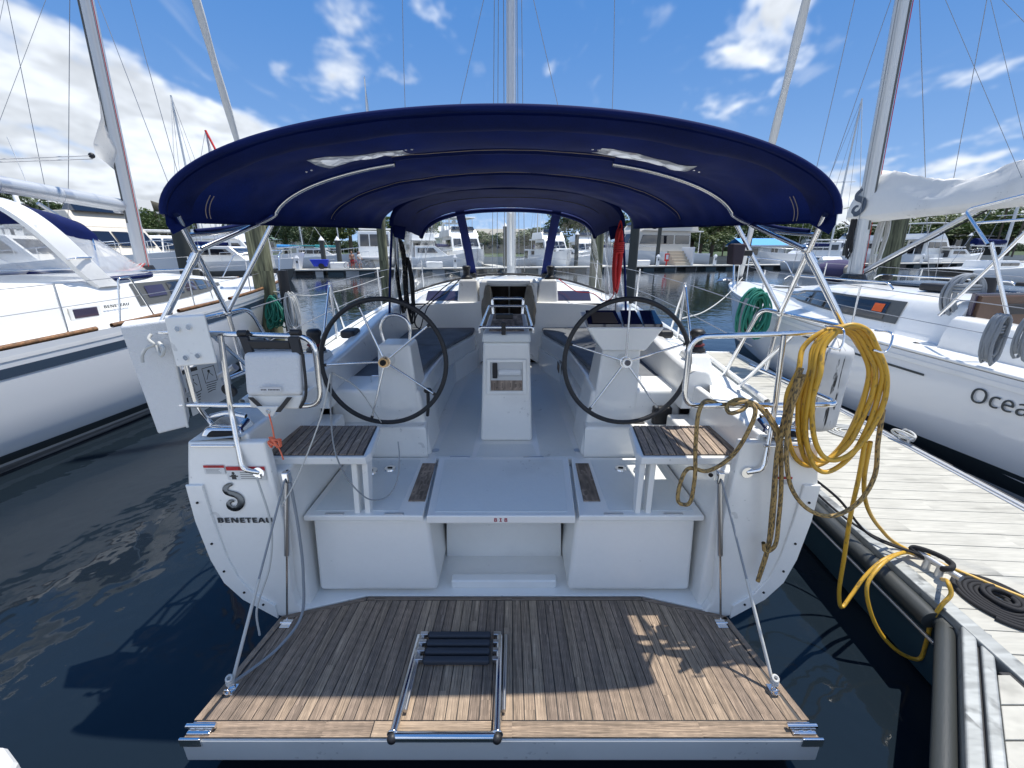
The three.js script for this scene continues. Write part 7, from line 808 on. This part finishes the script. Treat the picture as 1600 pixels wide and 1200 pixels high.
const crowns = [crownGeo(101, 5200, 0.9), crownGeo(202, 5200, 0.6), crownGeo(303, 5200, 1.1)], barkM = std([0.14, 0.11, 0.08], 0.95);
const trunkG = (() => { const gs = [rod([0, 0, 0], [0.02, 0.62, 0.01], 0.035, 0.02, 7)]; for (let i = 0; i < 6; i++) { const a = i * 1.05; gs.push(rod([0.015, 0.38 + i * 0.04, 0], [Math.cos(a) * 0.32, 0.72 + 0.03 * i, Math.sin(a) * 0.32], 0.014, 0.006, 5)); } return merge(gs); })();
function tree(label, px, depth, w, h, v, lm, y0 = 1.0) { const k = thing('tree', label, 'tree', 'trees on the shore'); const t = mesh('trunk', trunkG, barkM, k); t.scale.set(w * 0.9, h, w * 0.9); const c = mesh('crown', crowns[v], leafMat[lm], k); c.scale.set(w / 2, h * 0.46, w / 2); c.position.y = h * 0.52; c.rotation.y = v * 1.3 + px; k.position.set(xAt(px, -depth), y0, -depth); }
[['round dark green tree left of the people, behind the boats', 477, 92, 9, 8, 0, 2], ['bushy green tree just left of the tallest shore tree', 520, 98, 13, 9, 1, 1], ['tallest broad green shore tree, left of the dodger', 550, 96, 15, 14, 0, 3], ['green tree between the tallest shore tree and the dodger', 592, 104, 12, 11, 2, 1], ['small green tree behind the far sailboat masts', 505, 110, 10, 9, 2, 0], ['round tree seen through the left dodger panel', 655, 120, 16, 13, 0, 1], ['low tree seen at the left edge of the dodger panel', 635, 115, 10, 9, 1, 0], ['low tree seen through the middle window left of the mast', 755, 130, 16, 8, 1, 1], ['wide tree seen through the middle window right of the mast', 830, 130, 22, 8.5, 0, 0], ['broad tree seen through the right dodger panel', 905, 120, 20, 14, 2, 1], ['tree seen behind the grey piling in the right dodger panel', 945, 118, 16, 13, 0, 0], ['dense bright green tree right of the tan yacht', 1078, 92, 15, 12.5, 2, 1], ['dense green tree left of the blue roof', 1110, 94, 14, 11, 0, 3], ['low bright shrub tree above the far dock at right', 1092, 88, 12, 7, 1, 3], ['green tree above the blue roof', 1148, 100, 15, 12, 1, 0], ['green tree right of the blue roof', 1205, 104, 16, 11, 2, 1], ['low green tree behind the sport cruiser', 1240, 108, 16, 10, 0, 0], ['dark green tree left of the neighbouring mast', 1335, 110, 16, 10, 1, 2], ['hedge-like tree right of the neighbouring mast', 1380, 105, 18, 9, 0, 0], ['wide yellow-green tree under the sail cover', 1430, 106, 20, 10, 1, 1], ['wide green tree under the middle of the boom', 1470, 108, 20, 10.5, 2, 3], ['green tree behind the dark shed', 1520, 122, 18, 12, 0, 0], ['bushy green tree at the far right edge', 1570, 104, 18, 12, 2, 1], ['low tree behind the cream motor yacht', 150, 62, 10, 8.5, 0, 0], ['green tree left of the dark piling', 265, 60, 8, 8, 1, 1], ['small green tree at the far left', 95, 60, 9, 9, 2, 2], ['dark tree between the dark and the weathered piling', 395, 92, 10, 8, 0, 2], ['round green tree beside the weathered piling', 448, 100, 11, 9, 2, 2]].forEach((a) => tree(...a));
const frondG = (() => { const n = 16, gs = [], p = (t) => new THREE.Vector3(t, 0.42 * t - 0.75 * t * t, 0); const pos = [], idx = []; for (let i = 0; i < n; i++) for (const s of [-1, 1]) { const t = 0.12 + 0.86 * i / n, c = p(t), l = 0.30 * Math.sin(Math.PI * (0.12 + 0.85 * t)) + 0.05, b = pos.length / 3; pos.push(c.x, c.y, 0, c.x + 0.05, c.y - 0.005, 0, c.x + l * 0.55, c.y - l * 0.5, s * l); idx.push(b, b + 1, b + 2); } const g = new THREE.BufferGeometry(); g.setAttribute('position', new THREE.Float32BufferAttribute(pos, 3)); g.setIndex(idx); g.computeVertexNormals(); g.setAttribute('uv', new THREE.Float32BufferAttribute(new Float32Array(pos.length / 3 * 2), 2)); const st = tube([0, 0.3, 0.6, 0.98].map(p), 0.008, { rs: 4, n: 8 }); return merge([g, st]); })();
function palm(label, px, depth, h, R, y0 = 1) { const k = thing('palm_tree', label, 'palm tree', 'palms on the shore'); const b = px * 0.013 % 0.8 - 0.4; mesh('trunk', tube([[0, 0, 0], [b * 0.3, h * 0.5, 0], [b, h, 0]], 0.16, { rs: 8 }), barkM, k); for (let i = 0; i < 17; i++) { const f = mesh('frond', frondG, leafMat[i % 3], k); f.position.set(b, h, 0); f.scale.setScalar(R * (0.85 + 0.3 * hash(i, px, 3))); f.rotation.set(0, i * 2.4, 0.55 - 1.0 * hash(i, px, 7), 'YXZ'); } k.position.set(xAt(px, -depth), y0, -depth); }
[['palm tree at the left edge above the navy spray hood', 8, 52, 8.0, 2.6], ['second palm tree above the navy spray hood at left', 36, 54, 7.8, 2.8], ['palm tree left of the dark piling', 302, 66, 7.5, 2.4], ['palm tree between the dark and weathered pilings', 320, 70, 7.0, 2.4], ['palm tree just right of the weathered piling', 452, 98, 8.0, 2.8], ['palm tree behind the trees right of the tan yacht', 1128, 100, 10.5, 3.2], ['palm tree above the blue roof', 1160, 104, 11, 3.2], ['palm tree at the bimini right corner', 1196, 108, 11, 3.2], ['palm tree left of the neighbouring mast', 1328, 96, 9.5, 3.0], ['palm tree under the end of the boom', 1580, 90, 11, 3.2], ['palm tree left of the one under the boom end', 1550, 98, 11, 3.0]].forEach((a) => palm(...a));
// hedge line and distant wood behind it all, uncountable
{ const g = crowns[1], N = 150, im = new THREE.InstancedMesh(g, leafMat[2], N), m = new THREE.Matrix4(); for (let i = 0; i < N; i++) { const x = -230 + i * 3.6 + rr(-1, 1), s = rr(5, 9); m.compose(new THREE.Vector3(x, 2.5, -150 - 0.2 * x - rr(0, 14)), new THREE.Quaternion().setFromAxisAngle(new THREE.Vector3(0, 1, 0), rnd() * 6), new THREE.Vector3(s, rr(3.2, 6), s)); im.setMatrixAt(i, m); } im.name = 'distant_wood'; im.userData = { kind: 'stuff', label: 'distant low wood along the far shore', category: 'wood' }; im.castShadow = true; scene.add(im); }
// ---------------------------------------------------------------- people with bicycles on the far dock
function figure(joints, bones, size, res) { const mat = new THREE.MeshStandardMaterial(), mc = new MarchingCubes(res, mat, false, false, 200000); mc.isolation = 0; const f = mc.field, n = res, sd = (p, a, b, ra, rb) => { const ab = [b[0] - a[0], b[1] - a[1], b[2] - a[2]], ap = [p[0] - a[0], p[1] - a[1], p[2] - a[2]]; const h = clamp((ap[0] * ab[0] + ap[1] * ab[1] + ap[2] * ab[2]) / (ab[0] ** 2 + ab[1] ** 2 + ab[2] ** 2 + 1e-9)); return Math.hypot(ap[0] - ab[0] * h, ap[1] - ab[1] * h, ap[2] - ab[2] * h) - lerp(ra, rb, h); }; for (let z = 0; z < n; z++) for (let y = 0; y < n; y++) for (let x = 0; x < n; x++) { const p = [(x / n * 2 - 1) * size, (y / n * 2 - 1) * size, (z / n * 2 - 1) * size]; let d = 9; for (const [a, b, ra, rb] of bones) { const e = sd(p, joints[a], joints[b], ra, rb), k = 0.035, h = clamp(0.5 + 0.5 * (d - e) / k); d = lerp(d, e, h) - k * h * (1 - h); } f[z * n * n + y * n + x] = -d; } mc.update(); const c = mc.count; const g = new THREE.BufferGeometry(); g.setAttribute('position', new THREE.BufferAttribute(mc.positionArray.slice(0, c * 3).map((v) => v * size), 3)); g.computeVertexNormals(); g.setAttribute('uv', new THREE.Float32BufferAttribute(new Float32Array(c * 2), 2)); return g; }
{ const bones = [['pel', 'che', 0.135, 0.15], ['che', 'nek', 0.12, 0.055], ['nek', 'hed', 0.055, 0.05], ['hed', 'top', 0.088, 0.082], ['che', 'sl', 0.10, 0.06], ['che', 'sr', 0.10, 0.06], ['sl', 'el', 0.055, 0.042], ['el', 'wl', 0.042, 0.03], ['wl', 'hl', 0.032, 0.028], ['sr', 'er', 0.055, 0.042], ['er', 'wr', 0.042, 0.03], ['wr', 'hr', 0.032, 0.028], ['pel', 'kl', 0.10, 0.062], ['kl', 'al', 0.06, 0.04], ['al', 'tl', 0.042, 0.03], ['pel', 'kr', 0.10, 0.062], ['kr', 'ar', 0.06, 0.04], ['ar', 'tr', 0.042, 0.03]];
  const J = { pel: [0, 0.05, 0], che: [0, 0.42, 0.02], nek: [0, 0.60, 0.02], hed: [0, 0.70, 0.04], top: [0, 0.80, 0.03], sl: [-0.19, 0.52, 0], sr: [0.19, 0.52, 0], el: [-0.26, 0.26, 0.04], wl: [-0.20, 0.10, 0.22], hl: [-0.18, 0.08, 0.29], er: [0.26, 0.26, 0.02], wr: [0.22, 0.08, 0.20], hr: [0.20, 0.06, 0.27], kl: [-0.10, -0.40, 0.05], al: [-0.11, -0.80, -0.02], tl: [-0.11, -0.84, 0.13], kr: [0.11, -0.38, 0.10], ar: [0.12, -0.80, 0.03], tr: [0.12, -0.84, 0.18] };
  const skin = std([0.36, 0.19, 0.12], 0.6), body = figure(J, bones, 1.0, 72);
  const shell = (r) => new THREE.LatheGeometry(r.map(([a, b]) => new THREE.Vector2(a, b)), 18);
  const dress = (k, shirt, shorts, hair) => { if (shirt) { mesh('shirt', shell([[0.165, 0.02], [0.175, 0.2], [0.185, 0.42], [0.16, 0.54], [0.08, 0.60]]).scale(1.15, 1, 0.92), shirt, k); for (const s of [-1, 1]) mesh('sleeve', rod([s * 0.17, 0.53, 0], [s * 0.245, 0.34, 0.03], 0.075, 0.07), shirt, k); } mesh('shorts', shell([[0.175, 0.12], [0.185, 0], [0.17, -0.1]]).scale(1.1, 1, 0.95), shorts, k); for (const s of [-1, 1]) mesh('shorts_leg', rod([s * 0.08, -0.02, 0.01], [s * 0.11, -0.34, 0.06], 0.115, 0.11), shorts, k); mesh('hair', new THREE.SphereGeometry(0.098, 16, 10, 0, 6.3, 0, 1.7).translate(0, 0.775, 0.015), hair, k); };
  const bike = (label, x, back, col) => { const b = thing('bicycle', label, 'bicycle'); for (const s of [-0.52, 0.52]) { const w = part('wheel', b); mesh('tyre', new THREE.TorusGeometry(0.33, 0.022, 8, 32), M.black, w); mesh('rim', new THREE.TorusGeometry(0.305, 0.010, 6, 32), M.steel, w); for (let i = 0; i < 8; i++) mesh('spoke', rod([0, 0, 0], [Math.cos(i * 0.785) * 0.3, Math.sin(i * 0.785) * 0.3, 0], 0.004, 0.004, 5), M.steel, w); w.position.set(s, 0.35, 0); } mesh('frame', merge([rod([-0.52, 0.35, 0], [-0.08, 0.33, 0], 0.016), rod([-0.08, 0.33, 0], [-0.2, 0.85, 0], 0.018), rod([-0.18, 0.78, 0], [0.36, 0.82, 0], 0.018), rod([-0.08, 0.33, 0], [0.38, 0.75, 0], 0.02), rod([-0.52, 0.35, 0], [-0.18, 0.76, 0], 0.014), rod([0.52, 0.35, 0], [0.35, 0.95, 0], 0.018)]), col, b); mesh('saddle', bx(-0.34, -0.1, 0.87, 0.93, -0.07, 0.07, 0.025), M.black, b); mesh('handlebar', tube([[0.28, 1.0, -0.28], [0.34, 1.02, 0], [0.28, 1.0, 0.28]], 0.014), M.steel, b); const p = onDock(x, back); b.position.set(...p); b.rotation.y = dockA; return b; };
  const person = (label, x, back, turn, shirt, shorts, hair) => { const k = thing('person', label, 'person'); mesh('body', body, skin, k); dress(k, shirt, shorts, hair); const p = onDock(x, back); k.position.set(p[0], p[1] + 0.865, p[2]); k.rotation.y = turn; };
  const x1 = dockX(546), x2 = dockX(556); person('person in dark red shorts without a shirt standing with a bicycle', x1, 0.9, 0.7, null, std([0.16, 0.02, 0.03], 0.8), std([0.03, 0.02, 0.015], 0.9)); person('person in a white shirt pushing a bicycle on the far dock', x2, 1.2, 1.2, M.sail, std([0.25, 0.27, 0.32], 0.8), std([0.5, 0.47, 0.42], 0.9)); bike('bicycle in front of the person in red shorts', x1 + 0.15, 0.5, M.red); bike('bicycle beside the person in the white shirt', x2 + 0.5, 1.6, M.steelB);
}
renderer.render(scene, camera);
